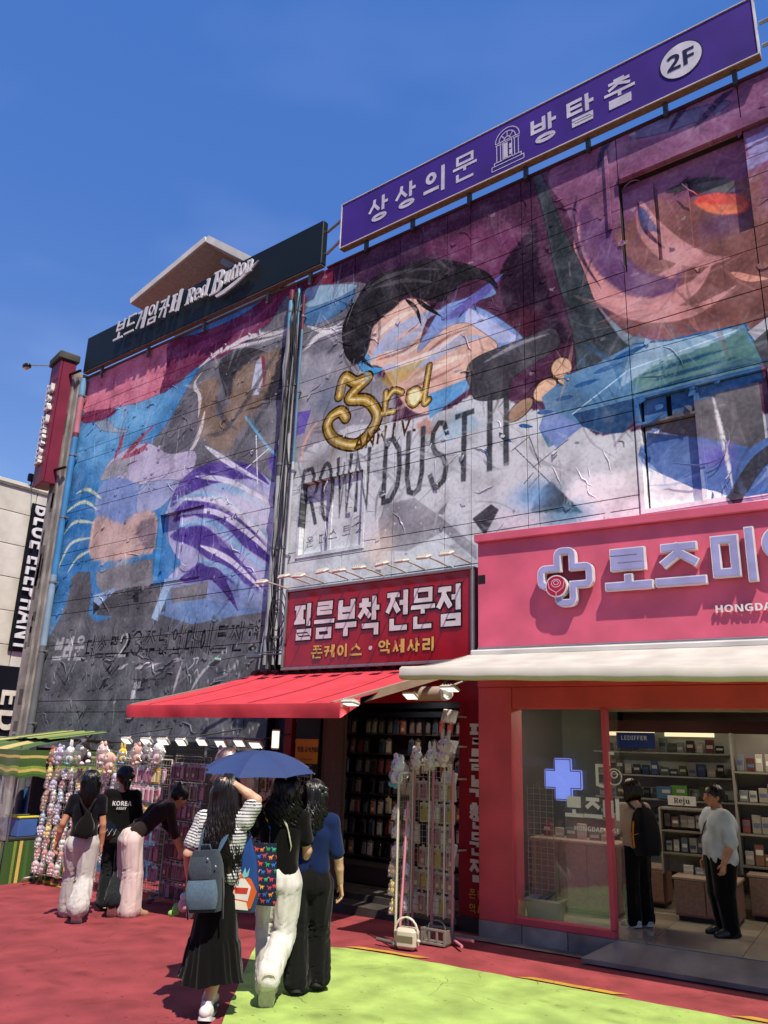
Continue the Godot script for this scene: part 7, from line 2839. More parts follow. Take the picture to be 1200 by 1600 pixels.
# ---------------------------------------------------------------- striped stall at the left
func stripes(mb: MB, grid: Callable, n: int, m: int, cols: Array):
	for i in n:
		mb.col = L(cols[i % cols.size()])
		for j in m:
			var a: Vector3 = grid.call(float(i) / n, float(j) / m)
			var b: Vector3 = grid.call(float(i + 1) / n, float(j) / m)
			var c: Vector3 = grid.call(float(i + 1) / n, float(j + 1) / m)
			var d: Vector3 = grid.call(float(i) / n, float(j + 1) / m)
			mb.quad(a, b, c, d)

func build_stall():
	var gy := ground_y(-12.6)
	var s := thing("street_stall", "street food stall with green and yellow striped covers and clear plastic sides", "stall", Vector3(-12.6, gy, -7.1))
	var cols := ["4d6a3a", "4d6a3a", "8e9c50", "4d6a3a", "cdb878", "cdb878", "4d6a3a", "7f9448", "4d6a3a", "4d6a3a", "a0aa62", "4d6a3a"]
	var roof := MB.new()
	stripes(roof, func(u, v): return Vector3(lerpf(-1.6, 0.85, u), 2.02 + 0.1 * sin(PI * v) - 0.14 * (1.0 - v) + 0.012 * sin(u * 40.0), lerpf(0.75, -0.9, v)), 24, 6, cols)
	part(s, "striped_roof", roof, M.cloth)
	var flap := MB.new()
	stripes(flap, func(u, v): return Vector3(lerpf(-0.7, 0.72, u), lerpf(2.06, 2.2, v) + 0.01 * sin(u * 30.0), lerpf(0.25, -0.75, v)), 20, 4, cols)
	part(s, "raised_flap", flap, M.cloth)
	var val := MB.new()
	var vc := ["47653a", "47653a", "d9c070", "4f6e3a", "47653a", "47653a", "8ea843", "d9c070", "5d8236", "47653a"]
	stripes(val, func(v, u): return Vector3(lerpf(0.86, -1.6, u), lerpf(1.89, 1.5, v) + 0.02 * sin(u * 34.0) * v, 0.76 + 0.02 * v * sin(u * 21.0)), 10, 34, vc)
	part(s, "valance", val, M.cloth)
	var val2 := MB.new()
	stripes(val2, func(v, u): return Vector3(0.86 + 0.015 * v * sin(u * 17.0), lerpf(1.89, 1.5, v) + 0.02 * sin(u * 24.0) * v, lerpf(-0.9, 0.76, u)), 10, 16, vc)
	part(s, "valance", val2, M.cloth)
	var sk := MB.new()
	stripes(sk, func(u, v): return Vector3(lerpf(-1.6, 0.68, u), lerpf(0.02, 0.6, v), 0.7 + 0.025 * sin(u * 46.0) * (1.0 - v * 0.6)), 48, 5, ["40602f", "40602f", "40602f", "8ea843", "40602f", "e0c268", "40602f", "4f6e3a"])
	part(s, "skirt", sk, M.cloth)
	var sk2 := MB.new()
	stripes(sk2, func(u, v): return Vector3(0.69 + 0.02 * sin(u * 30.0) * (1.0 - v * 0.6), lerpf(0.02, 0.6, v), lerpf(0.7, -0.8, u)), 32, 5, ["40602f", "40602f", "40602f", "8ea843", "40602f", "e0c268", "40602f", "4f6e3a"])
	part(s, "skirt", sk2, M.cloth)
	var ct := MB.new()
	ct.col = L("6f6a64")
	ct.cbox(Vector3(-0.46, 0.62, -0.05), Vector3(2.2, 0.05, 1.5), 0.01)
	part(s, "counter", ct, M.metal)
	for x in [-1.5, 0.66]:
		for z in [0.66, -0.8]:
			var po := MB.new()
			po.col = L("8d9094")
			po.tube([Vector3(x, 0, z), Vector3(x, 1.95, z)], 0.018, 8)
			part(s, "pole", po, M.metal)
	var bw := MB.new()
	bw.col = L("2a2a2d")
	bw.box(Vector3(-0.45, 1.25, -0.86), Vector3(2.3, 1.3, 0.02))
	part(s, "back_cover", bw, M.cloth)
	var ps := MB.new()
	var rings := []
	for k in 10:
		var t := k / 9.0
		var r := PackedVector3Array()
		for q in 40:
			var x := lerpf(-1.6, 0.7, q / 39.0)
			r.append(Vector3(x, lerpf(0.62, 1.72, t), 0.72 + 0.016 * sin(x * 23.0 + t * 3.0) + 0.01 * sin(x * 51.0 - t * 7.0)))
		rings.append(r)
	ps.loft(rings, false, false, false)
	part(s, "clear_sheet", ps, M.sheet)
	var pot := thing("cooking_pot", "steel pot on the striped stall's counter behind the clear sheet", "pot", Vector3(-12.95, gy + 0.645, -6.85))
	var pm := MB.new()
	pm.col = L("a9abad")
	pm.lathe([[0.001, 0], [0.15, 0], [0.17, 0.03], [0.17, 0.17], [0.18, 0.18], [0.165, 0.185], [0.155, 0.05], [0.001, 0.04]], 18)
	part(pot, "body", pm, M.metal)
	var bb := thing("crate", "blue plastic crate with yellow rim on the striped stall's counter", "crate", Vector3(-12.18, gy + 0.645, -6.75))
	var bm := MB.new()
	bm.col = L("4a6cb0")
	bm.cbox(Vector3(0, 0.13, 0), Vector3(0.42, 0.26, 0.3), 0.012)
	part(bb, "tub", bm, M.plastic)
	var bl := MB.new()
	bl.col = L("d9d04a")
	bl.cbox(Vector3(0, 0.275, 0), Vector3(0.44, 0.03, 0.32), 0.008)
	part(bb, "rim", bl, M.plastic)
	var ps2 := thing("price_card", "pale pink price card on a stick inside the striped stall", "sign", Vector3(-12.75, gy + 0.645, -6.55))
	var cm := MB.new()
	cm.col = L("e6c3cc")
	cm.cbox(Vector3(0.02, 0.5, 0), Vector3(0.13, 0.2, 0.008), 0.002, Basis(Vector3.BACK, -0.2))
	part(ps2, "card", cm, M.sign)
	var sm := MB.new()
	sm.col = L("b9b5ac")
	sm.tube([Vector3(-0.06, 0, 0), Vector3(0.01, 0.42, 0)], 0.008, 6)
	part(ps2, "stick", sm, M.wood)
	var bag := thing("clear_bag", "crumpled clear bag of white sweets beside the blue crate", "bag", Vector3(-12.5, gy + 0.645, -6.7))
	var gm := MB.new()
	gm.col = L("e8e6e2")
	for i in 9:
		gm.ball(Vector3(rng.randf_range(-0.07, 0.07), 0.05 + rng.randf_range(0, 0.12), rng.randf_range(-0.05, 0.05)), Vector3.ONE * 0.04, 8, 6)
	part(bag, "sweets", gm, M.plush)
	part(bag, "film", crumple(0.13, 0.16, 0.1, 3), M.clear)

# a crumpled clear bag: a lumpy closed skin with a tied tip
func crumple(rx: float, h: float, rz: float, sd: int) -> MB:
	var mb := MB.new()
	var r := RandomNumberGenerator.new()
	r.seed = sd
	var rings := []
	for j in 9:
		var t := j / 8.0
		var ring := PackedVector3Array()
		var f := sin(PI * clampf(t * 0.86 + 0.1, 0.0, 1.0))
		if t > 0.85:
			f = 0.16 + (t - 0.85) * 1.6
		for k in 12:
			var a := TAU * k / 12
			var q := f * r.randf_range(0.84, 1.12)
			ring.append(Vector3(cos(a) * rx * q, t * h * 1.35, -sin(a) * rz * q))
		rings.append(ring)
	mb.loft(rings)
	return mb

# ---------------------------------------------------------------- racks
func rack(label: String, x: float, z: float, w: float, h: float, turn: float, col: String, rows: Array, depth := 0.32, wheels := true) -> Node3D:
	var gy := ground_y(x)
	var o := thing("display_rack", label, "rack", Vector3(x, gy, z), turn, "")
	var f := MB.new()
	f.col = L(col)
	for s in [-1.0, 1.0]:
		f.tube([Vector3(s * w * 0.5, 0.07, 0), Vector3(s * w * 0.5, h, 0)], 0.011, 8)
		f.tube([Vector3(s * w * 0.5, 0.07, -depth * 0.5), Vector3(s * w * 0.5, 0.07, depth * 0.5)], 0.011, 8)
	for y in [0.12, h * 0.5, h]:
		f.tube([Vector3(-w * 0.5, y, 0), Vector3(w * 0.5, y, 0)], 0.009, 8)
	part(o, "frame", f, M.paint)
	var g := MB.new()
	g.col = L(col)
	var n := int(w / 0.055)
	for i in range(1, n):
		var xx := -w * 0.5 + w * i / n
		g.tube([Vector3(xx, 0.12, 0), Vector3(xx, h, 0)], 0.0028, 4)
	n = int(h / 0.06)
	for i in n:
		g.tube([Vector3(-w * 0.5, 0.15 + i * 0.06, 0.004), Vector3(w * 0.5, 0.15 + i * 0.06, 0.004)], 0.0028, 4)
	part(o, "wire_grid", g, M.metal).set_meta("kind", "stuff")
	var hk := MB.new()
	hk.col = L("c9c9c9")
	for y in rows:
		hk.tube([Vector3(-w * 0.48, y, 0.01), Vector3(w * 0.48, y, 0.01)], 0.005, 5)
	part(o, "hook_bar", hk, M.metal)
	if wheels:
		for s in [-1.0, 1.0]:
			var c := MB.new()
			c.col = L("9a4a38")
			c.tube([Vector3(s * w * 0.5 - 0.012, 0.035, depth * 0.45), Vector3(s * w * 0.5 + 0.012, 0.035, depth * 0.45)], 0.033, 12)
			c.col = L("8c8c8e")
			c.box(Vector3(s * w * 0.5, 0.06, depth * 0.45), Vector3(0.034, 0.03, 0.03))
			part(o, "caster", c, M.rubber)
	return o

func tone(hex: String) -> String:   # the everyday name of a colour
	var c := Color(hex)
	if c.s < 0.12:
		return "white" if c.v > 0.86 else ("pale grey" if c.v > 0.68 else ("grey" if c.v > 0.42 else "dark grey"))
	var h := c.h * 360.0
	if h < 16.0 or h > 320.0:
		return "pink" if c.v > 0.72 else ("dusty pink" if c.v > 0.5 else "dark red")
	if h < 42.0:
		return "beige" if c.s < 0.4 and c.v > 0.6 else "brown"
	if h < 75.0:
		return "yellow"
	if h < 170.0:
		return "green"
	return "blue" if h < 255.0 else "lilac"

func case_mesh(body: String, case_c: String, kind: int) -> ArrayMesh:
	var m := MB.new()
	m.col = L(body)
	m.cbox(Vector3(0, -0.1, 0), Vector3(0.095, 0.19, 0.012), 0.003)
	m.box(Vector3(0, 0.005, 0), Vector3(0.03, 0.025, 0.004))
	m.col = L(case_c)
	if kind == 2:   # card with an arched window
		var p := PackedVector2Array([Vector2(-0.03, -0.16), Vector2(0.03, -0.16), Vector2(0.03, -0.09)])
		for k in 7:
			p.append(Vector2(cos(PI * k / 6) * 0.03, -0.085 + sin(PI * k / 6) * 0.03))
		m.prism(p, 0.0055, 0.009)
	else:
		m.cbox(Vector3(0, -0.105, 0.01), Vector3(0.07, 0.145, 0.012), 0.005)
		m.col = Color(m.col.r * 0.4, m.col.g * 0.4, m.col.b * 0.4)
		m.cbox(Vector3(-0.018, -0.055, 0.0175), Vector3(0.026, 0.03, 0.005), 0.002)
		if kind == 1:
			m.col = L("e8d9a8")
			m.box(Vector3(0.006, -0.13, 0.0165), Vector3(0.034, 0.04, 0.002))
	var me := m.commit(M.gloss)
	me.set_meta("tone", tone(case_c))
	return me

func plush_mesh(main: String, second: String, kind: int, sd: int) -> ArrayMesh:
	var mb := MB.new()
	var r := RandomNumberGenerator.new()
	r.seed = sd
	mb.col = L(main)
	mb.ball(Vector3(0, -0.05, 0), Vector3(0.036, 0.032, 0.03), 10, 7)
	mb.ball(Vector3(0, -0.105, 0), Vector3(0.03, 0.034, 0.026), 10, 7)
	if kind == 0:
		for s in [-1.0, 1.0]:
			mb.ball(Vector3(s * 0.026, -0.018, 0), Vector3(0.013, 0.016, 0.01), 8, 5)
	elif kind == 1:
		for s in [-1.0, 1.0]:
			mb.ball(Vector3(s * 0.018, -0.004, 0), Vector3(0.009, 0.032, 0.008), 8, 5)
	else:
		for s in [-1.0, 1.0]:
			mb.ball(Vector3(s * 0.04, -0.06, 0), Vector3(0.012, 0.024, 0.01), 8, 5)
	mb.col = L(second)
	for s in [-1.0, 1.0]:
		mb.ball(Vector3(s * 0.03, -0.1, 0.012), Vector3(0.011, 0.016, 0.011), 8, 5)
		mb.ball(Vector3(s * 0.018, -0.135, 0.012), Vector3(0.014, 0.012, 0.016), 8, 5)
	mb.ball(Vector3(0, -0.058, 0.028), Vector3(0.014, 0.009, 0.006), 8, 5)
	mb.col = L("241c1c")
	for s in [-1.0, 1.0]:
		mb.ball(Vector3(s * 0.014, -0.044, 0.029), Vector3(0.0035, 0.0045, 0.003), 6, 4)
	var me := mb.commit(M.plush)
	me.set_meta("tone", tone(main))
	return me

func film_mesh(sd: int) -> ArrayMesh:
	var mb := MB.new()
	var r := RandomNumberGenerator.new()
	r.seed = sd
	var rings := []
	for j in 6:
		var t := j / 5.0
		var ring := PackedVector3Array()
		var f: float = [0.85, 1.0, 1.0, 0.95, 0.5, 0.4][j]
		for k in 10:
			var a := TAU * k / 10
			var q := f * r.randf_range(0.82, 1.15)
			ring.append(Vector3(cos(a) * 0.052 * q, -0.155 + t * 0.175, -sin(a) * 0.04 * q))
		rings.append(ring)
	mb.loft(rings)
	return mb.commit(M.clear)

func hang_cases(o: Node3D, rows: Array, cols: int, w: float, meshes: Array, label: String, group: String, called := "phone_case", z := 0.05):
	var order := ["top", "second", "third", "fourth", "fifth", "sixth", "seventh", "eighth", "ninth"]
	for j in rows.size():
		for i in cols:
			if rng.randf() < 0.04:
				continue
			var m := MeshInstance3D.new()
			m.name = numbered(called)
			m.mesh = meshes[rng.randi() % meshes.size()]
			add_child(m)
			var lp := Vector3(-w * 0.5 + w * (i + 0.5) / cols + rng.randf_range(-0.006, 0.006), rows[j] - 0.012, z + rng.randf_range(-0.012, 0.02))
			m.transform = o.transform * Transform3D(Basis(Vector3.UP, rng.randf_range(-0.2, 0.2)) * Basis(Vector3.BACK, rng.randf_range(-0.06, 0.06)), lp)
			tag(m, (label % order[j]).replace("{t}", m.mesh.get_meta("tone")), "phone case", group + ", %s row" % order[j])

func hang_plush(o: Node3D, rows: Array, cols: int, w: float, meshes: Array, films: Array, label: String, group: String, k := 1.0):
	var order := ["top", "second", "third", "fourth", "fifth", "sixth", "seventh", "eighth", "ninth", "lowest"]
	for j in rows.size():
		for i in cols:
			var t := Node3D.new()
			t.name = numbered("bagged_plush")
			add_child(t)
			var toy: ArrayMesh = meshes[(rng.randi() + j) % meshes.size()]
			part_mesh(t, "plush_toy", toy)
			part_mesh(t, "clear_bag", films[rng.randi() % films.size()])
			var lp := Vector3(-w * 0.5 + w * (i + 0.5) / cols + rng.randf_range(-0.015, 0.015), rows[j] + 0.01, 0.06 + rng.randf_range(-0.01, 0.03))
			t.transform = o.transform * Transform3D((Basis(Vector3.UP, rng.randf_range(-0.6, 0.6)) * Basis(Vector3.BACK, rng.randf_range(-0.25, 0.25))).scaled(Vector3.ONE * k * rng.randf_range(0.95, 1.2)), lp)
			tag(t, (label % order[j]).replace("{t}", toy.get_meta("tone")), "plush toy", group + ", %s row" % order[j])

var racks := {}

func build_racks():
	racks.a = rack("leftmost white rack hung with bagged plush toys beside the striped stall", -11.15, -6.85, 1.05, 1.76, 0.12, "ddd8cc", range_rows(1.66, 0.16, 8))
	racks.b = rack("white rack of small plush bags behind the two walking girls", -10.15, -6.9, 0.8, 1.74, 0.05, "ddd8cc", range_rows(1.6, 0.17, 7))
	racks.c = rack("white rack of colourful phone cases behind the bending woman", -9.3, -6.88, 0.86, 1.72, 0.0, "cfcac0", range_rows(1.62, 0.235, 6))
	racks.d = rack("dark grid rack of pink lit phone cases left of the striped shirt woman", -8.5, -6.92, 0.74, 1.74, -0.05, "5a5456", range_rows(1.66, 0.235, 7))
	racks.e = rack("low rack behind the long haired woman with the grey backpack", -7.85, -7.05, 0.55, 1.2, 0.0, "6a6466", range_rows(1.1, 0.235, 4))
	racks.f = rack("white rack of cards with arched windows under the black notice board", -7.42, -7.5, 0.95, 1.6, 0.0, "bdb6b0", range_rows(1.52, 0.2, 6))
	# free standing rack at the front of the shop
	var g := thing("display_rack", "tall pink and white wire rack standing alone at the shop entrance", "rack", Vector3(-4.95, 0, -6.75))
	var w := MB.new()
	w.col = L("d3cab8")
	for p in [[0.0, 0.12], [-0.2, -0.36]]:
		w.tube([Vector3(p[0], 0.0, p[1]), Vector3(p[0], 1.56, p[1])], 0.012, 8)
	for x in [-0.16, 0.05, 0.24]:
		w.tube([Vector3(x, 0.22, -0.34), Vector3(x, 1.62, -0.34)], 0.008, 8)
	w.tube([Vector3(0.0, 1.56, 0.12), Vector3(-0.2, 1.56, -0.36)], 0.01, 8)
	w.tube([Vector3(0.0, 0.06, 0.12), Vector3(-0.2, 0.06, -0.36)], 0.01, 8)
	w.tube([Vector3(-0.2, 1.64, -0.36), Vector3(0.28, 1.64, -0.36)], 0.01, 8)
	part(g, "frame", w, M.paint)
	var pk := MB.new()
	pk.col = L("d98a9c")
	for x in [-0.18, 0.06, 0.3]:
		pk.tube([Vector3(x, 0.05, -0.4), Vector3(x, 1.6, -0.4)], 0.014, 8)
	pk.tube([Vector3(0.03, 0.04, 0.1), Vector3(0.03, 1.3, 0.0)], 0.013, 8)
	pk.tube([Vector3(0.28, 0.06, -0.4), Vector3(0.58, 0.08, -0.34)], 0.014, 8)
	pk.tube([Vector3(0.3, 0.05, -0.4), Vector3(0.54, 0.05, -0.2)], 0.014, 8)
	part(g, "pink_pole", pk, M.paint)
	var gr := MB.new()
	gr.col = L("a89e90")
	for i in 27:
		gr.tube([Vector3(0.0, 0.08 + i * 0.055, 0.12), Vector3(-0.2, 0.08 + i * 0.055, -0.36)], 0.0028, 4)
	for i in 7:
		var z := lerpf(0.12, -0.36, i / 7.0)
		gr.tube([Vector3(-0.2 * i / 7.0, 0.06, z), Vector3(-0.2 * i / 7.0, 1.56, z)], 0.0028, 4)
	for i in 24:
		gr.tube([Vector3(-0.2, 0.25 + i * 0.058, -0.345), Vector3(0.29, 0.25 + i * 0.058, -0.345)], 0.0028, 4)
	for i in 10:
		gr.tube([Vector3(-0.2 + i * 0.055, 0.22, -0.349), Vector3(-0.2 + i * 0.055, 1.64, -0.349)], 0.0028, 4)
	part(g, "wire_grid", gr, M.metal).set_meta("kind", "stuff")
	var ft := MB.new()
	ft.col = L("6a5a58")
	ft.tube([Vector3(-0.22, 0.045, 0.12), Vector3(0.05, 0.04, 0.12)], 0.018, 8)
	ft.ball(Vector3(0.0, 0.03, 0.13), Vector3(0.03, 0.03, 0.03))
	part(g, "foot", ft, M.rubber)
	racks.g = g
	# water filled weight and crate at its foot
	var jug := thing("water_weight", "dirty white plastic water weight with a curved handle at the rack's foot", "weight", Vector3(-4.83, 0, -6.66), 0.25)
	var jm := MB.new()
	jm.col = L("cfc6b4")
	jm.cbox(Vector3(0, 0.1, 0), Vector3(0.21, 0.18, 0.14), 0.03)
	part(jug, "body", jm, M.plastic)
	var jl := MB.new()
	jl.col = L("7d745c")
	jl.box(Vector3(0, 0.1, 0.0712), Vector3(0.16, 0.055, 0.003))
	part(jug, "label", jl, M.sign)
	var jh := MB.new()
	jh.col = L("d8d0c0")
	var hp := []
	for k in 11:
		hp.append(Vector3(-cos(PI * k / 10) * 0.115, 0.15 + sin(PI * k / 10) * 0.13, 0.03))
	jh.tube(hp, 0.011, 8)
	jh.ball(Vector3(0.125, 0.09, 0.03), Vector3(0.02, 0.016, 0.02))
	part(jug, "handle", jh, M.plastic)
	var ck := thing("crate", "low grey plastic crate with slots behind the water weight", "crate", Vector3(-4.74, 0, -7.02), 0.1)
	ck.scale = Vector3.ONE * 0.72
	var cm := MB.new()
	cm.col = L("857d74")
	cm.cbox(Vector3(0, 0.03, 0), Vector3(0.36, 0.03, 0.24), 0.006)
	for x in [-0.17, -0.06, 0.06, 0.17]:
		cm.cbox(Vector3(x, 0.12, 0.11), Vector3(0.035, 0.16, 0.015), 0.004)
		cm.cbox(Vector3(x, 0.12, -0.11), Vector3(0.035, 0.16, 0.015), 0.004)
	for z in [0.11, -0.11]:
		cm.cbox(Vector3(0, 0.2, z), Vector3(0.37, 0.03, 0.02), 0.004)
	for x in [-0.18, 0.18]:
		cm.cbox(Vector3(x, 0.12, 0), Vector3(0.015, 0.17, 0.2), 0.004)
	part(ck, "body", cm, M.plastic)
	var ch := MB.new()
	ch.col = L("857d74")
	var hq := []
	for k in 9:
		hq.append(Vector3(-cos(PI * k / 8) * 0.13, 0.2 + sin(PI * k / 8) * 0.1, 0.0))
	ch.tube(hq, 0.009, 8)
	part(ck, "handle", ch, M.plastic)

func range_rows(top: float, step: float, n: int) -> Array:
	var a := []
	for i in n:
		a.append(top - step * i)
	return a

func build_products():
	var films := [film_mesh(1), film_mesh(2), film_mesh(3)]
	var pl := []
	var pc := [["f0eeea", "e2a6b4"], ["f2f0ec", "d6d2cc"], ["efc9d2", "f4eeee"], ["f3d06a", "f6ead0"], ["a9c8e8", "f4f4f4"], ["cfc3e8", "f1eef6"], ["b07a52", "e6d2b8"], ["f4f2ee", "3a3434"], ["e08a8a", "f4e6e0"]]
	for i in pc.size():
		pl.append(plush_mesh(pc[i][0], pc[i][1], i % 3, i))
	hang_plush(racks.a, range_rows(1.6, 0.16, 9), 6, 1.02, pl, films, "{t} bagged plush toy in the %s row of the leftmost rack by the striped stall", "bagged plush toys on the leftmost rack", 1.05)
	hang_plush(racks.b, range_rows(1.55, 0.17, 8), 4, 0.76, pl, films, "{t} bagged plush toy in the %s row of the rack behind the walking girls", "bagged plush toys on the second rack", 1.0)
	var bright := []
	for q in [["e9e4e4", "d98aa4", 0], ["d8a4b4", "f0dfe4", 1], ["c9c4c8", "8a8f98", 0], ["e6b94a", "f2e2b0", 1], ["a86a7c", "d4a4b0", 0], ["f0ecec", "c96a7a", 1], ["8a5a68", "b98a98", 0], ["d6d0d4", "5a5460", 0]]:
		bright.append(case_mesh(q[0], q[1], q[2]))
	var rosy := []
	for q in [["9a7480", "7a4c5c", 0], ["b08a94", "8c5a68", 1], ["8a5a66", "c9a0ac", 0], ["a87f8a", "4a3a40", 0], ["7d4a58", "a06a78", 0], ["c4aab0", "8f6a74", 0]]:
		rosy.append(case_mesh(q[0], q[1], q[2]))
	var dark := []
	for q in [["5a5052", "8a7a78", 0], ["6d6260", "c9bdb4", 0], ["4a4244", "2a2628", 0], ["7d6a68", "b9766a", 1], ["3f3a3e", "6a6470", 0], ["8a7d78", "d8cfc6", 1], ["5d4a4c", "9a4a40", 0], ["6a5f62", "3a4a5a", 0]]:
		dark.append(case_mesh(q[0], q[1], q[2]))
	var arch := []
	for q in [["e2d8d2", "2a2426", 2], ["dccfc9", "b06a28", 2], ["e6ddd8", "3a2a2c", 2], ["d6cac6", "8a4a5a", 2]]:
		arch.append(case_mesh(q[0], q[1], q[2]))
	hang_cases(racks.c, range_rows(1.62, 0.235, 6), 8, 0.84, bright, "{t} phone case in the %s row of the white rack behind the bending woman", "phone cases on the white rack")
	hang_cases(racks.d, range_rows(1.66, 0.235, 7), 7, 0.72, rosy, "{t} phone case packet in the %s row of the dark grid rack", "phone cases on the dark grid rack")
	hang_cases(racks.e, range_rows(1.1, 0.235, 4), 5, 0.52, rosy + bright, "{t} phone case in the %s row of the low rack behind the backpack woman", "phone cases on the low rack")
	hang_cases(racks.f, range_rows(1.52, 0.2, 6), 8, 0.92, arch, "white card with {t} arched window in the %s row under the black notice board", "arched window cards")
	# shelves inside the shop
	var order := ["lowest", "second lowest", "third lowest", "fourth lowest", "third highest", "second highest", "highest"]
	for j in 7:
		for i in 22:
			if rng.randf() < 0.08:
				continue
			var m := MeshInstance3D.new()
			m.name = numbered("phone_case")
			m.mesh = dark[rng.randi() % dark.size()]
			add_child(m)
			m.position = Vector3(-7.58 + i * 0.125 + rng.randf_range(-0.012, 0.012), 0.12 + 0.49 + j * 0.262 - 0.003, -8.93 + rng.randf_range(0.0, 0.05))
			m.rotation = Vector3(-0.08, rng.randf_range(-0.15, 0.15), rng.randf_range(-0.05, 0.05))
			tag(m, "%s phone case packet on the %s board of the dark shop's shelves" % [m.mesh.get_meta("tone"), order[j]], "phone case", "phone cases on the dark shop's %s board" % order[j])
	for e in [[-6.78, 1.165, "pale yellow phone case packet standing out on the dark shop's shelves", "e9dfa4"], [-6.62, 0.905, "cream and white phone case packet on the dark shop's shelves", "efe6cf"], [-6.72, 0.905, "orange red phone case packet on the dark shop's shelves", "a8432c"], [-6.2, 1.69, "white phone case packet high on the dark shop's shelves", "e6e4e0"]]:
		var o := MeshInstance3D.new()
		o.name = numbered("phone_case")
		o.mesh = case_mesh(e[3], "d8d2c4", 0)
		add_child(o)
		o.position = Vector3(e[0], e[1], -8.86)
		tag(o, e[2], "phone case")
	# packets on the free standing rack, seen through its grid
	var pale := []
	for q in [["d9cbb8", "e6dccc", 0], ["c9b8ac", "b98a8c", 1], ["d6ccb4", "c9b45a", 0], ["cbb9b4", "a87a80", 0]]:
		pale.append(case_mesh(q[0], q[1], q[2]))
	var gt := Node3D.new()
	gt.transform = racks.g.transform * Transform3D(Basis(Vector3.UP, 0.0), Vector3(0.05, 0, -0.45))
	hang_cases(gt, range_rows(1.5, 0.215, 6), 6, 0.5, pale, "packet with {t} print in the %s row of the free standing rack", "packets on the free standing rack", "packet", 0.02)
	gt.free()
	# plush hanging off its outer side
	var side := Node3D.new()
	side.transform = racks.g.transform * Transform3D(Basis(Vector3.UP, -PI * 0.5 - 0.4), Vector3(-0.08, 0, -0.1))
	hang_plush(side, range_rows(1.22, 0.17, 6), 2, 0.26, pl, films, "small {t} bagged plush hanging off the side of the free standing rack, %s row", "bagged plush toys on the side of the free standing rack", 0.8)
	side.free()
	# big bagged plush toys on top of the racks
	var bigs := [["brown bear plush in a clear bag at the left end of the leftmost rack", "b5663a", "d9b08a", 0, -11.62, 1.78, -6.8, 1.9], ["lilac plush in a clear bag on top of the leftmost rack", "c9bfe6", "e9e4f4", 0, -11.4, 1.8, -6.78, 2.0], ["white and mint plush in a clear bag on the leftmost rack", "eef0ee", "7fd0c4", 1, -11.12, 1.8, -6.76, 2.1], ["black and white plush in a shiny bag at the right end of the leftmost rack", "2c2628", "efeef0", 0, -10.78, 1.84, -6.74, 2.6],
		["pale pink plush at the left end on top of the second rack", "ecc4be", "f3e0da", 0, -10.42, 1.82, -6.84, 2.3], ["round peach plush hanging low from the second rack's top", "eab8a6", "f0d2c4", 2, -10.16, 1.7, -6.78, 2.3], ["yellow and blue plush on top of the second rack", "f0cc4a", "6aa8dc", 1, -9.94, 1.78, -6.84, 1.7],
		["peach round plush on top of the white phone case rack", "e9b4a6", "f0d0c0", 0, -9.62, 1.8, -6.84, 2.1], ["grey bag of dark plush on the white phone case rack", "8d8a8c", "5a5658", 0, -9.38, 1.8, -6.82, 2.0], ["white seal shaped plush lying on the white phone case rack", "f1eff0", "f1c4cc", 2, -9.08, 1.82, -6.8, 2.2],
		["white plush with blue patch in a clear bag leaning off the free standing rack", "f0eeec", "6fb4c8", 0, -5.02, 1.62, -6.72, 2.3], ["grey white plush in a clear bag on the left of the free standing rack's top", "d9d4ce", "c9c0b8", 0, -5.06, 1.74, -7.08, 1.7], ["pale plush in a clear bag in the middle of the free standing rack's top", "e3ded8", "cfc4bc", 1, -4.88, 1.74, -7.1, 1.7], ["tall pinkish bag of plush at the right end of the free standing rack's top", "d6bdb6", "e9dcd6", 1, -4.71, 1.82, -7.1, 2.2]]
	for e in bigs:
		var t := thing("bagged_plush", e[0], "plush toy", Vector3(e[4], e[5] + ground_y(e[4]) * 0.9, e[6]), rng.randf_range(-0.4, 0.4))
		var k: float = e[7]
		part_mesh(t, "plush_toy", plush_mesh(e[1], e[2], e[3], 3), Vector3(0, 0.12 * k * 0.5, 0), Basis(Vector3.BACK, rng.randf_range(-0.3, 0.3)).scaled(Vector3.ONE * k))
		var fm := part(t, "clear_bag", crumple(0.05 * k, 0.105 * k, 0.042 * k, int(k * 10)), M.clear)
		fm.position.y = -0.085 * k
	# two very large bagged toys behind the umbrella
	for e in [["large pale pink plush toy in a clear bag hanging left of the umbrella", "d2b8b4", "e4d0cc", -8.12, 1.5], ["large grey pink plush toy in a clear bag behind the umbrella", "b9a3a0", "c9b8b4", -7.74, 1.42]]:
		var t := thing("bagged_plush", e[0], "plush toy", Vector3(e[3], e[4], -7.15), 0.2)
		var b := Blob.new()
		b.cap(Vector3(0, 0.08, 0), Vector3(0, 0.1, 0), 0.14, 0.14, 0.03)
		b.cap(Vector3(0, -0.16, 0), Vector3(0, -0.06, 0), 0.13, 0.1, 0.04)
		for s in [-1.0, 1.0]:
			b.cap(Vector3(s * 0.1, 0.2, 0), Vector3(s * 0.11, 0.25, 0), 0.035, 0.025, 0.02)
			b.cap(Vector3(s * 0.1, -0.05, 0.02), Vector3(s * 0.15, -0.16, 0.05), 0.04, 0.035, 0.02)
		var mb := MB.new()
		mb.col = L(e[1])
		b.into(mb, 0.013, 0.004)
		part(t, "plush_toy", mb, M.plush)
		var fc := MB.new()
		fc.col = L("7a3f44")
		fc.prism(PackedVector2Array([Vector2(-0.025, 0.08), Vector2(0.025, 0.08), Vector2(0, 0.045)]), 0.13, 0.146)
		part(t, "nose", fc, M.plush)
		part(t, "clear_bag", crumple(0.2, 0.5, 0.18, 4), M.clear).position.y = -0.33

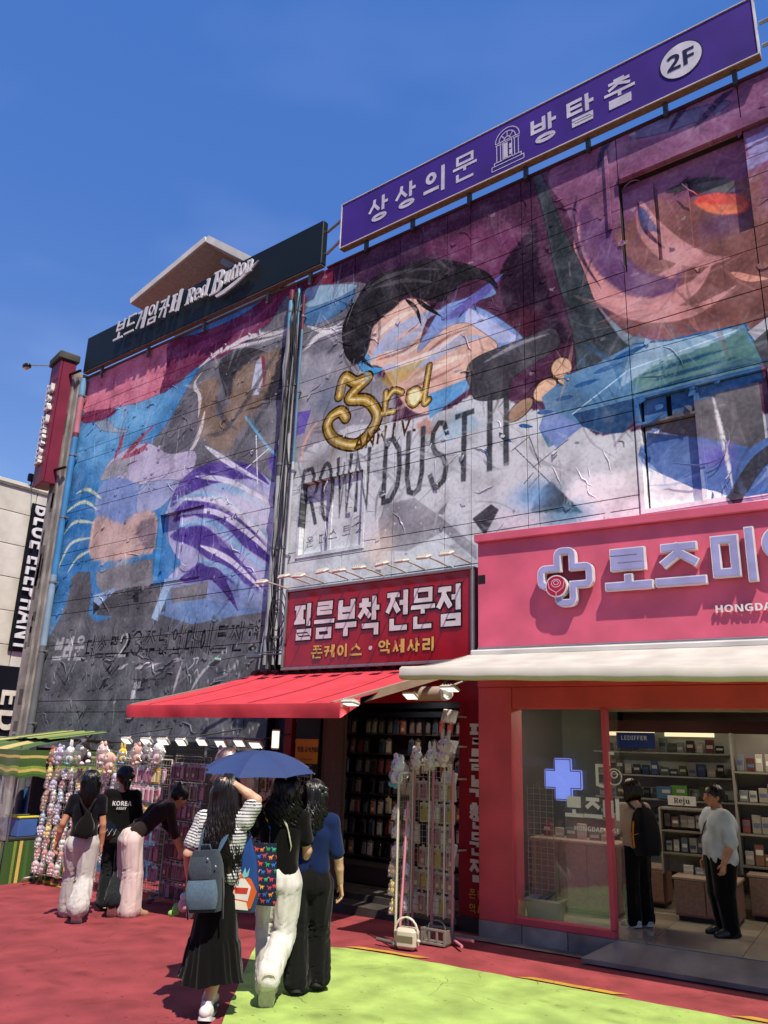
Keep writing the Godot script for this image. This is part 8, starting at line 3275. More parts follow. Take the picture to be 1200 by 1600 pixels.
# ---------------------------------------------------------------- people and what they carry
func strap(o: Node3D, called: String, pts: Array, w: float, col: Color, m: Material, thick := 0.25):
	var mb := MB.new()
	mb.col = col
	mb.tube(pts, w, 8, thick)
	part(o, called, mb, m)

func printed(mb: MB) -> void:
	pass

func build_people():
	woman_with_backpack()
	woman_with_umbrella()
	woman_in_blue()
	walking_girls()
	people_in_pink_shop()

func woman_with_backpack():
	var h := 1.56
	var at := Vector3(-4.70, 0, -4.17)
	var turn := 3.72
	var o := person("woman with very long dark hair, striped shirt and long black skirt, hand on her head", at, turn)
	var j := joints(h, {"wrr": Vector3(-0.045, 0.968, -0.03), "elr": Vector3(-0.15, 0.90, -0.01), "shr": Vector3(-0.1, 0.812, -0.01),
		"ell": Vector3(0.145, 0.66, -0.045), "wrl": Vector3(0.165, 0.545, 0.06), "anl": Vector3(0.03, 0.05, 0.1), "tol": Vector3(0.035, 0.018, 0.2), "knl": Vector3(0.035, 0.27, 0.08),
		"anr": Vector3(-0.01, 0.045, -0.07), "tor": Vector3(-0.005, 0.015, 0.028), "knr": Vector3(-0.04, 0.27, 0.0), "head": Vector3(0.005, 0.925, 0.015)})
	var look := Basis(Vector3.UP, 0.15) * Basis(Vector3.RIGHT, -0.06)
	part(o, "body", skin_mesh(h, j, look, {"skin": L("dcae92"), "handr": [Vector3(0.8, 0.42, -0.1), Vector3(-0.2, 0.75, -0.6), Vector3(0, 0.3, -1), 0.55], "handl": [Vector3(0.05, -0.75, 0.6), Vector3(1, 0, 0), Vector3(0, 0.6, 0.7), 0.8]}), M.skin)
	face_parts(o, h, j.head, look)
	# striped shirt: bands of navy on white
	var sm := shirt(h, j, L("e9e9ea"), {"hem": 0.55, "ease": 0.012, "sleeve": 0.68, "sleeve_r": 0.042, "seed": 3, "cell": 0.0075})
	for i in sm.v.size():
		var p := sm.v[i]
		var arm := absf(p.x) > 0.105 * h
		var q := p.y * 46.0
		if arm and p.x > 0.0:
			q = (p - j.shl).dot((j.ell - j.shl).normalized()) * 52.0
		sm.c[i] = L("20242f") if fposmod(q, 1.0) < 0.42 else L("e9e9ea")
	part(o, "striped_shirt", sm, M.cotton)
	# skirt in two tiers
	var sk := MB.new()
	sk.col = L("121214")
	var rings := []
	for k in 34:
		var t := k / 33.0
		var y := lerpf(0.145, 0.6, t) * h
		var ring := PackedVector3Array()
		var tier := 0.0 if t > 0.36 else 1.0
		var rx := lerpf(0.135, 0.072, pow(t, 0.8)) * h + tier * 0.006
		var rz := lerpf(0.125, 0.06, pow(t, 0.8)) * h + tier * 0.006
		for q in 72:
			var a := TAU * q / 72
			var wob := (0.055 * (1.0 - t)) * sin(a * 9.0 + 1.3 * sin(t * 4.0)) + tier * 0.05 * sin(a * 23.0 + t * 9.0) + 0.02 * sin(a * 4.0 + 2.0)
			ring.append(Vector3(cos(a) * rx * (1.0 + wob), y + (0.012 * sin(a * 3.0 + 1.0) * (1.0 - t)), -sin(a) * rz * (1.0 + wob) - 0.008))
		rings.append(ring)
	sk.loft(rings, false, true)
	part(o, "skirt", sk, M.cotton)
	hair(o, h, j.head, look, 0.375 * h, L("191210"), {"spread": 0.085, "back": 0.055, "wave": 0.010, "wavelength": 0.12, "front": 1.75, "strands": 420, "seed": 4})
	shoe(o, j.anl, j.tol, h, L("e6e4e0"), L("e9e7e3"), 1.0)
	shoe(o, j.anr, j.tor, h, L("e6e4e0"), L("e9e7e3"), 1.0)
	for i in 3:
		for s in [-1.0, 1.0]:
			var st := MB.new()
			st.col = L("17171a")
			st.tube([j.anr + Vector3(s * 0.046, -0.028, 0.02 + i * 0.026), j.anr + Vector3(s * 0.036, 0.02, 0.045 + i * 0.024)], 0.0055, 5)
			part(o, "shoe_stripe", st, M.plastic)
	var sock := MB.new()
	sock.col = L("e9e7ea")
	sock.tube([j.anr + Vector3(0, 0.0, 0), j.anr + Vector3(0, 0.055, 0.002)], [0.041, 0.037], 14)
	part(o, "sock", sock, M.cloth)
	# grey backpack
	var b := thing("backpack", "grey and blue backpack with front pocket on the woman in the long black skirt", "backpack", at + Basis(Vector3.UP, turn) * Vector3(0.045, 0.56 * h, -0.125 * h), turn - 0.12)
	var bs := Basis(Vector3.BACK, -0.09)
	var m := MB.new()
	m.col = L("3b444e")
	var rg := []
	for k in 9:
		var t := k / 8.0
		var f: float = [0.86, 0.97, 1.0, 1.0, 0.99, 0.97, 0.94, 0.86, 0.7][k]
		rg.append(soft_rect(0.125 * f, 0.07 * (1.0 if k < 7 else 0.8) * f, lerpf(-0.19, 0.2, t), bs))
	m.loft(rg)
	part(b, "main_bag", m, M.cloth)
	var fp := MB.new()
	fp.col = L("5d7186")
	rg = []
	for k in 5:
		rg.append(soft_rect([0.1, 0.112, 0.114, 0.11, 0.1][k], [0.02, 0.034, 0.036, 0.03, 0.012][k], -0.165 + k * 0.045, bs, Vector3(0, 0, -0.066)))
	fp.loft(rg)
	part(b, "front_pocket", fp, M.cloth)
	var up := MB.new()
	up.col = L("454f5a")
	rg = []
	for k in 6:
		rg.append(soft_rect([0.07, 0.082, 0.084, 0.08, 0.072, 0.06][k], [0.012, 0.018, 0.02, 0.018, 0.014, 0.006][k], 0.02 + k * 0.028, bs, Vector3(0.012, 0, -0.066)))
	up.loft(rg)
	part(b, "upper_pocket", up, M.cloth)
	strap(b, "top_handle", [bs * Vector3(-0.04, 0.19, 0.0), bs * Vector3(-0.03, 0.235, -0.005), bs * Vector3(0.03, 0.235, -0.005), bs * Vector3(0.04, 0.19, 0.0)], 0.014, L("3d4f66"), M.cloth, 0.4)
	for s in [-1.0, 1.0]:
		strap(b, "shoulder_strap", [bs * Vector3(s * 0.07, 0.17, 0.04), Vector3(s * 0.085, 0.27, 0.06), Vector3(s * 0.085, 0.345, 0.13), Vector3(s * 0.09, 0.3, 0.23), Vector3(s * 0.1, 0.1, 0.26)], 0.026, L("4a617c"), M.cloth, 0.22)
		strap(b, "webbing", [bs * Vector3(s * 0.126, 0.02, 0.0), bs * Vector3(s * 0.135, -0.12, -0.01), bs * Vector3(s * 0.128, -0.24, 0.0)], 0.01, L("2b3038"), M.cloth, 0.3)
	for p in [Vector3(-0.05, 0.15, -0.088), Vector3(0.085, 0.07, -0.075), Vector3(-0.105, 0.1, -0.078)]:
		var bt := MB.new()
		bt.col = L("c9ccd0")
		bt.ball(bs * p, Vector3(0.008, 0.008, 0.005), 8, 5)
		part(b, "stud", bt, M.metal)
	# blue shoulder bag with an orange and white print
	var sb := thing("shoulder_bag", "blue shopping bag with orange and white print hanging between the two women", "bag", at + Basis(Vector3.UP, turn) * Vector3(-0.175, 0.545 * h, 0.03), turn + 0.2)
	var sbm := MB.new()
	sbm.col = L("21407c")
	rg = []
	for k in 9:
		var t := k / 8.0
		rg.append(soft_rect([0.085, 0.102, 0.106, 0.104, 0.098, 0.088, 0.07, 0.045, 0.025][k], [0.03, 0.05, 0.055, 0.052, 0.045, 0.036, 0.028, 0.02, 0.012][k], -0.2 + t * 0.5, Basis()))
	sbm.loft(rg)
	part(sb, "bag_body", sbm, M.plastic)
	var k2 := 0
	for e in [["d9622e", [-0.1, -0.16, 0.07, -0.17, 0.11, -0.06, 0.06, 0.02, -0.03, 0.06, -0.11, 0.03]], ["e6e2de", [-0.11, -0.1, 0.04, -0.12, 0.06, -0.03, 0.0, 0.03, -0.11, 0.01]], ["c23a2e", [-0.11, -0.07, 0.03, -0.075, 0.04, -0.035, -0.11, -0.03]], ["e9e4d2", [-0.1, -0.17, 0.05, -0.18, 0.03, -0.13, -0.1, -0.11]], ["7cc4c9", [-0.02, 0.05, 0.0, 0.1, 0.015, 0.06, 0.04, 0.1, 0.03, 0.04, -0.01, 0.03]]]:
		var p := PackedVector2Array()
		for q in range(0, e[1].size(), 2):
			p.append(Vector2(-e[1][q] * 0.85, e[1][q + 1]))
		var pm := MB.new()
		pm.col = L(e[0])
		pm.prism(p, -0.058 - k2 * 0.0012, -0.052)
		part(sb, "print", pm, M.plastic)
		k2 += 1
	strap(sb, "handle", [Vector3(-0.03, 0.29, 0), Vector3(0.03, 0.4, 0.02), Vector3(0.1, 0.52, 0.05), Vector3(0.15, 0.535, 0.14), Vector3(0.12, 0.42, 0.18), Vector3(0.02, 0.29, 0.03)], 0.014, L("33588f"), M.cloth, 0.3)
	# plush keyring in her left hand
	var pt := thing("plush_keyring", "pink white and green plush keyring dangling from the backpack woman's left hand", "plush toy", at + Basis(Vector3.UP, turn) * (j.wrl + Vector3(0.04, -0.2, 0.07)), turn)
	var pb := MB.new()
	pb.col = L("e9b4c4")
	pb.ball(Vector3(0, 0, 0), Vector3(0.045, 0.05, 0.04))
	pb.col = L("ecdfe0")
	pb.ball(Vector3(-0.05, -0.05, 0), Vector3(0.028, 0.04, 0.025))
	pb.ball(Vector3(0.0, 0.055, 0), Vector3(0.035, 0.03, 0.03))
	pb.ball(Vector3(-0.02, 0.09, 0), Vector3(0.012, 0.03, 0.012))
	pb.col = L("8fd06a")
	pb.ball(Vector3(0.055, -0.03, 0), Vector3(0.03, 0.04, 0.03))
	pb.ball(Vector3(0.085, -0.06, 0), Vector3(0.028, 0.024, 0.025))
	part(pt, "plush_body", pb, M.plush)
	strap(pt, "cord", [Vector3(0, 0.07, 0), Vector3(-0.01, 0.15, -0.03), Vector3(-0.03, 0.2, -0.05)], 0.004, L("b9a45a"), M.cloth, 1.0)

func soft_rect(hx: float, hz: float, y: float, bs: Basis, off := Vector3.ZERO) -> PackedVector3Array:
	var r := PackedVector3Array()
	for k in 24:
		var a := TAU * k / 24
		var c := cos(a)
		var s := sin(a)
		var e := 0.45
		r.append(bs * (Vector3(signf(c) * pow(absf(c), e) * hx, y, -signf(s) * pow(absf(s), e) * hz) + off))
	return r

func woman_with_umbrella():
	var h := 1.56
	var at := Vector3(-4.66, 0, -4.73)
	var turn := 3.75
	var o := person("woman in black top and wide white trousers carrying a patterned tote and umbrella", at, turn)
	var j := joints(h, {"ell": Vector3(0.185, 0.70, 0.03), "wrl": Vector3(0.155, 0.80, 0.135), "anl": Vector3(0.03, 0.05, 0.03), "tol": Vector3(0.03, 0.018, 0.125), "knl": Vector3(0.05, 0.275, 0.06),
		"knr": Vector3(-0.04, 0.27, 0.01), "anr": Vector3(-0.005, 0.13, -0.15), "tor": Vector3(0.005, 0.045, -0.11), "head": Vector3(-0.012, 0.93, 0.015), "elr": Vector3(-0.13, 0.65, 0.03), "wrr": Vector3(-0.1, 0.53, 0.12)})
	var look := Basis(Vector3.UP, -0.35)
	part(o, "body", skin_mesh(h, j, look, {"skin": L("d9a98c"), "handl": [Vector3(-0.2, 0.9, 0.3), Vector3(0.8, 0.2, -0.2), Vector3(-0.2, 0.2, -1), 1.25], "handr": [Vector3(0.1, -0.8, 0.4), Vector3(-1, 0, 0), Vector3(0, 0, 1), 0.5]}), M.skin)
	face_parts(o, h, j.head, look)
	part(o, "black_top", shirt(h, j, L("121113"), {"hem": 0.5, "ease": 0.008, "sleeve": 0.62, "sleeve_r": 0.042, "seed": 13, "fold": 0.009}), M.cotton)
	part(o, "white_trousers", trousers(h, j, L("dedad3"), {"rise": 0.75, "thigh": 0.068, "knee": 0.056, "hem": 0.058, "fold": 0.015, "seed": 21, "lift": 0.0}), M.cotton)
	hair(o, h, j.head, look, 0.165 * h, L("0d0c0d"), {"spread": 0.075, "back": 0.025, "wave": 0.018, "wavelength": 0.075, "front": 1.9, "strands": 330, "seed": 14, "thick": 1.35})
	shoe(o, j.anl, j.tol, h, L("e3e0da"), L("d9d4c8"), 1.08)
	shoe(o, j.anr, j.tor, h, L("dcd8ce"), L("c9c3b0"), 1.08)
	strap(o, "pale_sash", [Vector3(-0.02, 0.845 * h, -0.045), Vector3(-0.035, 0.80 * h, -0.1), Vector3(-0.075, 0.74 * h, -0.112), Vector3(-0.095, 0.68 * h, -0.09), Vector3(-0.085, 0.64 * h, -0.06)], 0.017, L("c9cfae"), M.cloth, 0.25)
	# umbrella
	var u := thing("umbrella", "open dark blue umbrella held up by the woman in black and white", "umbrella", Vector3(-4.80, 1.28, -4.60), 0.0)
	var tip := Vector3(0.0, 0.47, 0.03)
	var tilt := Basis(Vector3(0.75, 0, -0.6).normalized(), 0.10)
	var cv := MB.new()
	cv.col = L("3a4a78")
	var n := 8
	for k in n:
		var a0 := TAU * k / n + 0.3
		var a1 := TAU * (k + 1) / n + 0.3
		var rows := []
		for q in 7:
			var t := q / 6.0
			var row := []
			for s in 7:
				var f := s / 6.0
				var rr := 0.46 * t
				var scallop := 1.0 - 0.075 * sin(PI * f) * t
				var d := Vector3(cos(a0), 0, sin(a0)).lerp(Vector3(cos(a1), 0, sin(a1)), f)
				row.append(tip + tilt * Vector3(d.x * rr * scallop, -0.15 * t * t - 0.012 * sin(PI * f) * sin(PI * t), d.z * rr * scallop))
			rows.append(row)
		for q in 6:
			for s in 6:
				cv.quad(rows[q][s], rows[q + 1][s], rows[q + 1][s + 1], rows[q][s + 1])
	var um: StandardMaterial3D = M.canvas.duplicate()
	um.roughness = 0.5
	um.backlight = Color(0.03, 0.06, 0.16)
	part(u, "canopy", cv, um)
	for k in n:
		var a := TAU * k / n + 0.3
		var rb := MB.new()
		rb.col = L("8a8c90")
		var pts := []
		for q in 6:
			var t := q / 5.0
			pts.append(tip + tilt * Vector3(cos(a) * 0.458 * t, -0.15 * t * t - 0.008, sin(a) * 0.458 * t))
		rb.tube(pts, 0.003, 5)
		part(u, "rib", rb, M.metal)
	var shf := MB.new()
	shf.col = L("2a2a2e")
	shf.tube([Vector3(0.02, -0.04, 0.02), tip + Vector3(0, 0.02, 0)], 0.006, 8)
	part(u, "shaft", shf, M.metal)
	var hn := MB.new()
	hn.col = L("1b1b1e")
	hn.tube([Vector3(0.022, -0.1, 0.02), Vector3(0.02, -0.03, 0.02)], 0.013, 8)
	part(u, "handle", hn, M.rubber)
	# tote bag with a print of small dinosaurs
	var tb := thing("tote_bag", "dark tote bag with small coloured dinosaurs on the white trousered woman's shoulder", "bag", at + Basis(Vector3.UP, turn) * Vector3(0.135, 0.565 * h, -0.17), turn + 0.12)
	var p := Painter.new(0, 0, 1, 1.25, 256.0, Color("1a2036"))
	var r := RandomNumberGenerator.new()
	r.seed = 9
	var cc := ["d8432e", "2f62b8", "e3a33a", "2f8f5a", "c93a4a", "e0813a", "3aa07a", "b43a58"]
	for i in 9:
		for q in 7:
			var x := 0.06 + q * 0.15 + (0.07 if i % 2 else 0.0) + r.randf_range(-0.025, 0.025)
			var y := 0.08 + i * 0.14 + r.randf_range(-0.02, 0.02)
			var c: String = cc[(i * 3 + q * 5 + r.randi() % 3) % 8]
			var f := 1.0 if r.randf() < 0.5 else -1.0
			var a := []
			for e in [[-0.07, 0.03], [-0.03, 0.0], [-0.03, -0.035], [-0.015, -0.035], [-0.01, -0.01], [0.015, -0.01], [0.02, -0.035], [0.035, -0.035], [0.035, 0.0], [0.055, 0.035], [0.07, 0.04], [0.07, 0.055], [0.045, 0.055], [0.025, 0.025], [-0.01, 0.035], [-0.04, 0.025]]:
				a.append_array([x + e[0] * f, y + e[1]])
			p.poly(a, c)
	p.taper([0.15, 0.3, 0.3, 0.27, 0.45, 0.38, 0.55, 0.5], 0.03, "e6e6e0")
	p.taper([0.12, 0.12, 0.25, 0.2, 0.3, 0.12, 0.42, 0.2, 0.6, 0.14], 0.025, "f0f0ea")
	var tm := StandardMaterial3D.new()
	tm.albedo_texture = ImageTexture.create_from_image(p.img)
	tm.roughness = 0.7
	tm.metallic_specular = 0.3
	var tw := MB.new()
	var rg := []
	for k in 13:
		var t := k / 12.0
		var wd := lerpf(0.155, 0.125, pow(t, 1.5)) * (0.93 if k == 0 else 1.0)
		var dp := 0.028 + 0.028 * sin(PI * clampf(t * 1.1 + 0.06, 0, 1))
		var ring := PackedVector3Array()
		for q in 36:
			var a := TAU * q / 36
			var fold := 1.0 + 0.10 * sin(a * 5.0 + t * 4.0) * t + 0.05 * sin(a * 9.0 + 2.0 - t * 6.0)
			ring.append(Vector3(cos(a) * wd * (1.0 + 0.02 * sin(a * 7 + t * 5)), -0.22 + t * 0.42 + 0.012 * cos(a) * (1.0 - t), -sin(a) * dp * fold))
		rg.append(ring)
	tw.loft(rg)
	for i in tw.uv.size():
		tw.uv[i] = Vector2(0.5 - tw.v[i].x / 0.3, 0.5 - tw.v[i].y / 0.46)
	part(tb, "bag_body", tw, tm)
	var hm := MB.new()
	for s in [[0.085, 0.11], [-0.075, -0.045]]:
		hm.tube([Vector3(s[0], 0.19, 0), Vector3(s[0] * 0.95, 0.3, 0.015), Vector3(s[1] * 0.5 + 0.02, 0.44, 0.05), Vector3(-0.02, 0.485, 0.11), Vector3(-0.01, 0.43, 0.19)], 0.02, 8, 0.25)
	for i in hm.uv.size():
		hm.uv[i] = Vector2(0.5 - hm.v[i].x / 0.3, 0.5 - hm.v[i].y / 0.46)
	part(tb, "handle", hm, tm)

func woman_in_blue():
	var h := 1.52
	var at := Vector3(-4.56, 0, -4.98)
	var turn := 3.82
	var o := person("woman with long curly black hair, blue top and black trousers at the group's right", at, turn)
	var j := joints(h, {"elr": Vector3(-0.14, 0.635, -0.02), "wrr": Vector3(-0.155, 0.5, 0.03), "anl": Vector3(0.04, 0.05, 0.0), "tol": Vector3(0.045, 0.016, 0.09), "knr": Vector3(-0.05, 0.27, 0.05), "anr": Vector3(-0.06, 0.06, 0.07), "tor": Vector3(-0.07, 0.02, 0.16), "head": Vector3(0.01, 0.925, 0.02)})
	var look := Basis(Vector3.UP, 0.3)
	part(o, "body", skin_mesh(h, j, look, {"skin": L("dfb196"), "handr": [Vector3(-0.1, -0.95, 0.2), Vector3(-0.9, 0, 0.3), Vector3(0.2, 0, 1), 0.45], "handl": [Vector3(0, -1, 0.2), Vector3(1, 0, 0), Vector3(0, 0, 1), 0.4]}), M.skin)
	face_parts(o, h, j.head, look)
	part(o, "blue_top", shirt(h, j, L("172750"), {"hem": 0.6, "ease": 0.009, "sleeve": 0.86, "sleeve_r": 0.037, "seed": 31}), M.cotton)
	part(o, "black_trousers", trousers(h, j, L("17181a"), {"rise": 0.85, "thigh": 0.07, "knee": 0.06, "hem": 0.066, "fold": 0.012, "seed": 33}), M.cotton)
	var bl := MB.new()
	bl.col = L("0c0c0d")
	var rr := []
	for k in 3:
		rr.append(soft_rect(0.128, 0.085, (0.592 + 0.01 * k) * h, Basis()))
	bl.loft(rr)
	part(o, "belt", bl, M.plastic)
	hair(o, h, j.head, look, 0.24 * h, L("100d0d"), {"spread": 0.055, "back": 0.03, "wave": 0.016, "wavelength": 0.08, "front": 1.8, "strands": 330, "seed": 24, "thick": 1.4})
	shoe(o, j.anl, j.tol, h, L("141415"), L("1c1c1e"), 1.1)
	shoe(o, j.anr, j.tor, h, L("141415"), L("1c1c1e"), 1.1)
	var c := MB.new()
	c.col = L("2a2a2e")
	for i in 5:
		var a := TAU * i / 5
		var d := Vector3(cos(a), sin(a), 0)
		var b := Blob.new()
		c.ball(j.head + look * (Vector3(-0.03, 0.03, -0.075) * h + d * 0.03), Vector3(0.026, 0.02, 0.01), 8, 6)
	part(o, "hair_clip", c, M.plastic)

func walking_girls():
	# girl in grey trousers
	var h := 1.56
	var gy := ground_y(-8.65)
	var at := Vector3(-8.62, gy, -5.55)
	var turn := 3.95
	var o := person("girl with long straight black hair in black tee and wide pale grey trousers", at, turn)
	var j := joints(h, {"ell": Vector3(0.15, 0.64, -0.03), "wrl": Vector3(0.185, 0.51, 0.02), "anl": Vector3(0.06, 0.05, 0.12), "tol": Vector3(0.065, 0.02, 0.21), "knl": Vector3(0.06, 0.28, 0.09), "knr": Vector3(-0.05, 0.26, 0.0), "anr": Vector3(-0.055, 0.10, -0.16), "tor": Vector3(-0.06, 0.02, -0.105)})
	var look := Basis(Vector3.UP, 0.2)
	part(o, "body", skin_mesh(h, j, look, {"skin": L("c98f70"), "handl": [Vector3(0.2, -0.95, 0.15), Vector3(0.9, 0, 0.2), Vector3(0, 0, 1), 0.5], "handr": [Vector3(0, -1, 0.2), Vector3(-1, 0, 0), Vector3(0, 0, 1), 0.5]}), M.skin)
	face_parts(o, h, j.head, look)
	part(o, "black_tee", shirt(h, j, L("131316"), {"hem": 0.45, "ease": 0.008, "sleeve": 0.5, "sleeve_r": 0.036, "seed": 41}), M.cotton)
	part(o, "grey_trousers", trousers(h, j, L("c3bfbd"), {"rise": 0.6, "thigh": 0.072, "knee": 0.062, "hem": 0.074, "fold": 0.016, "seed": 43}), M.cotton)
	hair(o, h, j.head, look, 0.22 * h, L("0c0b0c"), {"spread": 0.045, "back": 0.03, "front": 1.7, "strands": 300, "seed": 34})
	shoe(o, j.anl, j.tol, h, L("d9cf9a"), L("e3dfd4"), 1.0)
	shoe(o, j.anr, j.tor, h, L("d9cf9a"), L("e3dfd4"), 1.0)
	var b := thing("backpack", "small black drawstring backpack on the girl in grey trousers", "backpack", at + Basis(Vector3.UP, turn) * Vector3(-0.045, 0.66 * h, -0.12 * h * 0.9), turn)
	var m := MB.new()
	m.col = L("101012")
	var rg := []
	for k in 9:
		var f: float = [0.55, 0.85, 1.0, 1.02, 0.98, 0.85, 0.65, 0.4, 0.25][k]
		rg.append(soft_rect(0.1 * f, 0.055 * f, -0.17 + k * 0.034, Basis(Vector3.BACK, 0.12)))
	m.loft(rg)
	part(b, "bag_body", m, M.cloth)
	strap(b, "strap", [Vector3(0.0, 0.1, 0.01), Vector3(0.09, 0.2, 0.04), Vector3(0.12, 0.26, 0.1), Vector3(0.11, 0.22, 0.2)], 0.013, L("0e0e10"), M.cloth, 0.3)
	strap(b, "strap", [Vector3(-0.01, 0.1, 0.01), Vector3(-0.04, 0.2, 0.04), Vector3(-0.05, 0.25, 0.1), Vector3(-0.04, 0.2, 0.2)], 0.013, L("0e0e10"), M.cloth, 0.3)
	# girl in the lettered tee
	h = 1.6
	var at2 := Vector3(-8.68, gy, -6.05)
	var turn2 := 3.95
	var o2 := person("girl in black tee with white lettering on the back and dark flared jeans", at2, turn2)
	j = joints(h, {"ell": Vector3(0.145, 0.64, -0.01), "wrl": Vector3(0.115, 0.575, 0.12), "anl": Vector3(0.055, 0.05, 0.1), "tol": Vector3(0.06, 0.018, 0.19), "knl": Vector3(0.055, 0.28, 0.08), "knr": Vector3(-0.05, 0.26, -0.02), "anr": Vector3(-0.05, 0.11, -0.19), "tor": Vector3(-0.055, 0.025, -0.135)})
	look = Basis(Vector3.UP, 0.45)
	part(o2, "body", skin_mesh(h, j, look, {"skin": L("d29a7a"), "handl": [Vector3(-0.3, 0.1, 0.9), Vector3(0.3, 0.9, 0), Vector3(-1, 0.2, 0), 0.6], "handr": [Vector3(0, -1, 0.2), Vector3(-1, 0, 0), Vector3(0, 0, 1), 0.5]}), M.skin)
	face_parts(o2, h, j.head, look)
	part(o2, "black_tee", shirt(h, j, L("121215"), {"hem": 0.15, "ease": 0.014, "sleeve": 0.75, "sleeve_r": 0.045, "seed": 51, "wide": 1.04}), M.cotton)
	part(o2, "dark_jeans", trousers(h, j, L("23282c"), {"rise": 0.3, "thigh": 0.058, "knee": 0.05, "hem": 0.066, "fold": 0.016, "seed": 53}), M.cotton)
	latin(o2, "back_print", "KOREA", Vector3(-0.02, 0.752 * h, -0.128), 0.05, 0.004, L("e9e9ea"), M.cloth, false, 1.0, 0.0, Basis(Vector3.UP, PI) * Basis(Vector3.RIGHT, 0.03))
	latin(o2, "back_print", "ARMY", Vector3(-0.02, 0.718 * h, -0.127), 0.03, 0.004, L("c9c9ca"), M.cloth, false, 1.0, 0.0, Basis(Vector3.UP, PI))
	var fg := MB.new()
	fg.col = L("e6e6e8")
	fg.box(j.shl.lerp(j.ell, 0.62) + Vector3(0.052, 0, -0.012), Vector3(0.006, 0.035, 0.05))
	part(o2, "sleeve_patch", fg, M.cloth)
	hair(o2, h, j.head, look, 0.06 * h, L("0f0d0d"), {"front": 1.9, "strands": 240, "seed": 44, "thick": 1.3})
	var bun := MB.new()
	bun.col = L("0f0d0d")
	var bb := Blob.new()
	bb.cap(j.head + look * Vector3(0, -0.02, -0.06) * h, j.head + look * Vector3(0, -0.07, -0.07) * h, 0.05, 0.03, 0.02)
	bb.into(bun, 0.01, 0.005, Vector3(30, 6, 30))
	part(o2, "ponytail", bun, M.hair)
	shoe(o2, j.anl, j.tol, h, L("b98a5a"), L("e6d9c0"), 1.0)
	shoe(o2, j.anr, j.tor, h, L("b98a5a"), L("e6d9c0"), 1.0)
	var sb := thing("shoulder_bag", "black shiny shoulder bag with white scribble under the lettered tee girl's arm", "bag", at2 + Basis(Vector3.UP, turn2) * Vector3(0.1, 0.56 * h, -0.1), turn2 + 0.3)
	var sm := MB.new()
	sm.col = L("121214")
	rg = []
	for k in 7:
		rg.append(soft_rect([0.11, 0.135, 0.14, 0.135, 0.125, 0.1, 0.06][k], [0.03, 0.045, 0.05, 0.045, 0.035, 0.025, 0.012][k], -0.1 + k * 0.035, Basis()))
	sm.loft(rg)
	part(sb, "bag_body", sm, M.gloss)
	for i in 3:
		strap(sb, "white_scribble", [Vector3(0.09 - i * 0.06, 0.03, -0.051), Vector3(0.05 - i * 0.06, -0.03, -0.054), Vector3(0.07 - i * 0.06, -0.05, -0.052), Vector3(0.02 - i * 0.05, 0.02, -0.053)], 0.006, L("d9d9dc"), M.plastic, 0.4)
	strap(sb, "strap", [Vector3(0.1, 0.08, 0), Vector3(0.06, 0.26, 0.03), Vector3(-0.02, 0.42, 0.08), Vector3(-0.03, 0.4, 0.17)], 0.01, L("101012"), M.cloth, 0.4)
	# bending woman
	h = 1.58
	var at3 := Vector3(-8.38, ground_y(-8.4), -6.12)
	var turn3 := 2.85
	var o3 := person("woman in pale pink trousers bending forward over the phone case racks", at3, turn3)
	j = joints(h, {"hip": Vector3(0, 0.535, -0.06), "waist": Vector3(0, 0.60, 0.03), "chest": Vector3(0, 0.695, 0.125), "neck": Vector3(0, 0.765, 0.215), "head": Vector3(0, 0.80, 0.285),
		"shl": Vector3(0.1, 0.735, 0.185), "shr": Vector3(-0.1, 0.735, 0.185), "ell": Vector3(0.125, 0.59, 0.26), "wrl": Vector3(0.1, 0.46, 0.38), "elr": Vector3(-0.125, 0.58, 0.22), "wrr": Vector3(-0.1, 0.44, 0.29),
		"hil": Vector3(0.05, 0.5, -0.06), "hir": Vector3(-0.05, 0.5, -0.06), "knl": Vector3(0.055, 0.275, -0.03), "knr": Vector3(-0.055, 0.275, -0.03), "anl": Vector3(0.06, 0.045, -0.02), "anr": Vector3(-0.06, 0.045, -0.03)})
	look = Basis(Vector3.RIGHT, 0.7)
	part(o3, "body", skin_mesh(h, j, look, {"skin": L("c98f74"), "handl": [Vector3(0, -0.7, 0.7), Vector3(1, 0, 0), Vector3(0, 0.7, 0.7), 0.6], "handr": [Vector3(0, -0.8, 0.5), Vector3(-1, 0, 0), Vector3(0, 0.6, 0.7), 0.6]}), M.skin)
	face_parts(o3, h, j.head, look)
	part(o3, "dark_top", shirt(h, j, L("2e2625"), {"hem": 0.4, "ease": 0.008, "sleeve": 1.3, "sleeve_r": 0.032, "seed": 61}), M.cotton)
	part(o3, "pink_trousers", trousers(h, j, L("d9c4c2"), {"rise": 0.6, "thigh": 0.074, "knee": 0.072, "hem": 0.085, "fold": 0.014, "seed": 63}), M.cotton)
	hair(o3, h, j.head, look, 0.05 * h, L("0e0c0c"), {"front": 2.0, "strands": 220, "seed": 54, "thick": 1.4})
	var bn := MB.new()
	bn.col = L("0e0c0c")
	bn.ball(j.head + look * Vector3(0, 0.07, -0.06) * h, Vector3(0.05, 0.045, 0.045))
	part(o3, "hair_bun", bn, M.hair)
	shoe(o3, j.anl, j.tol, h, L("b08a70"), L("8a6a50"), 0.95)
	shoe(o3, j.anr, j.tor, h, L("b08a70"), L("8a6a50"), 0.95)

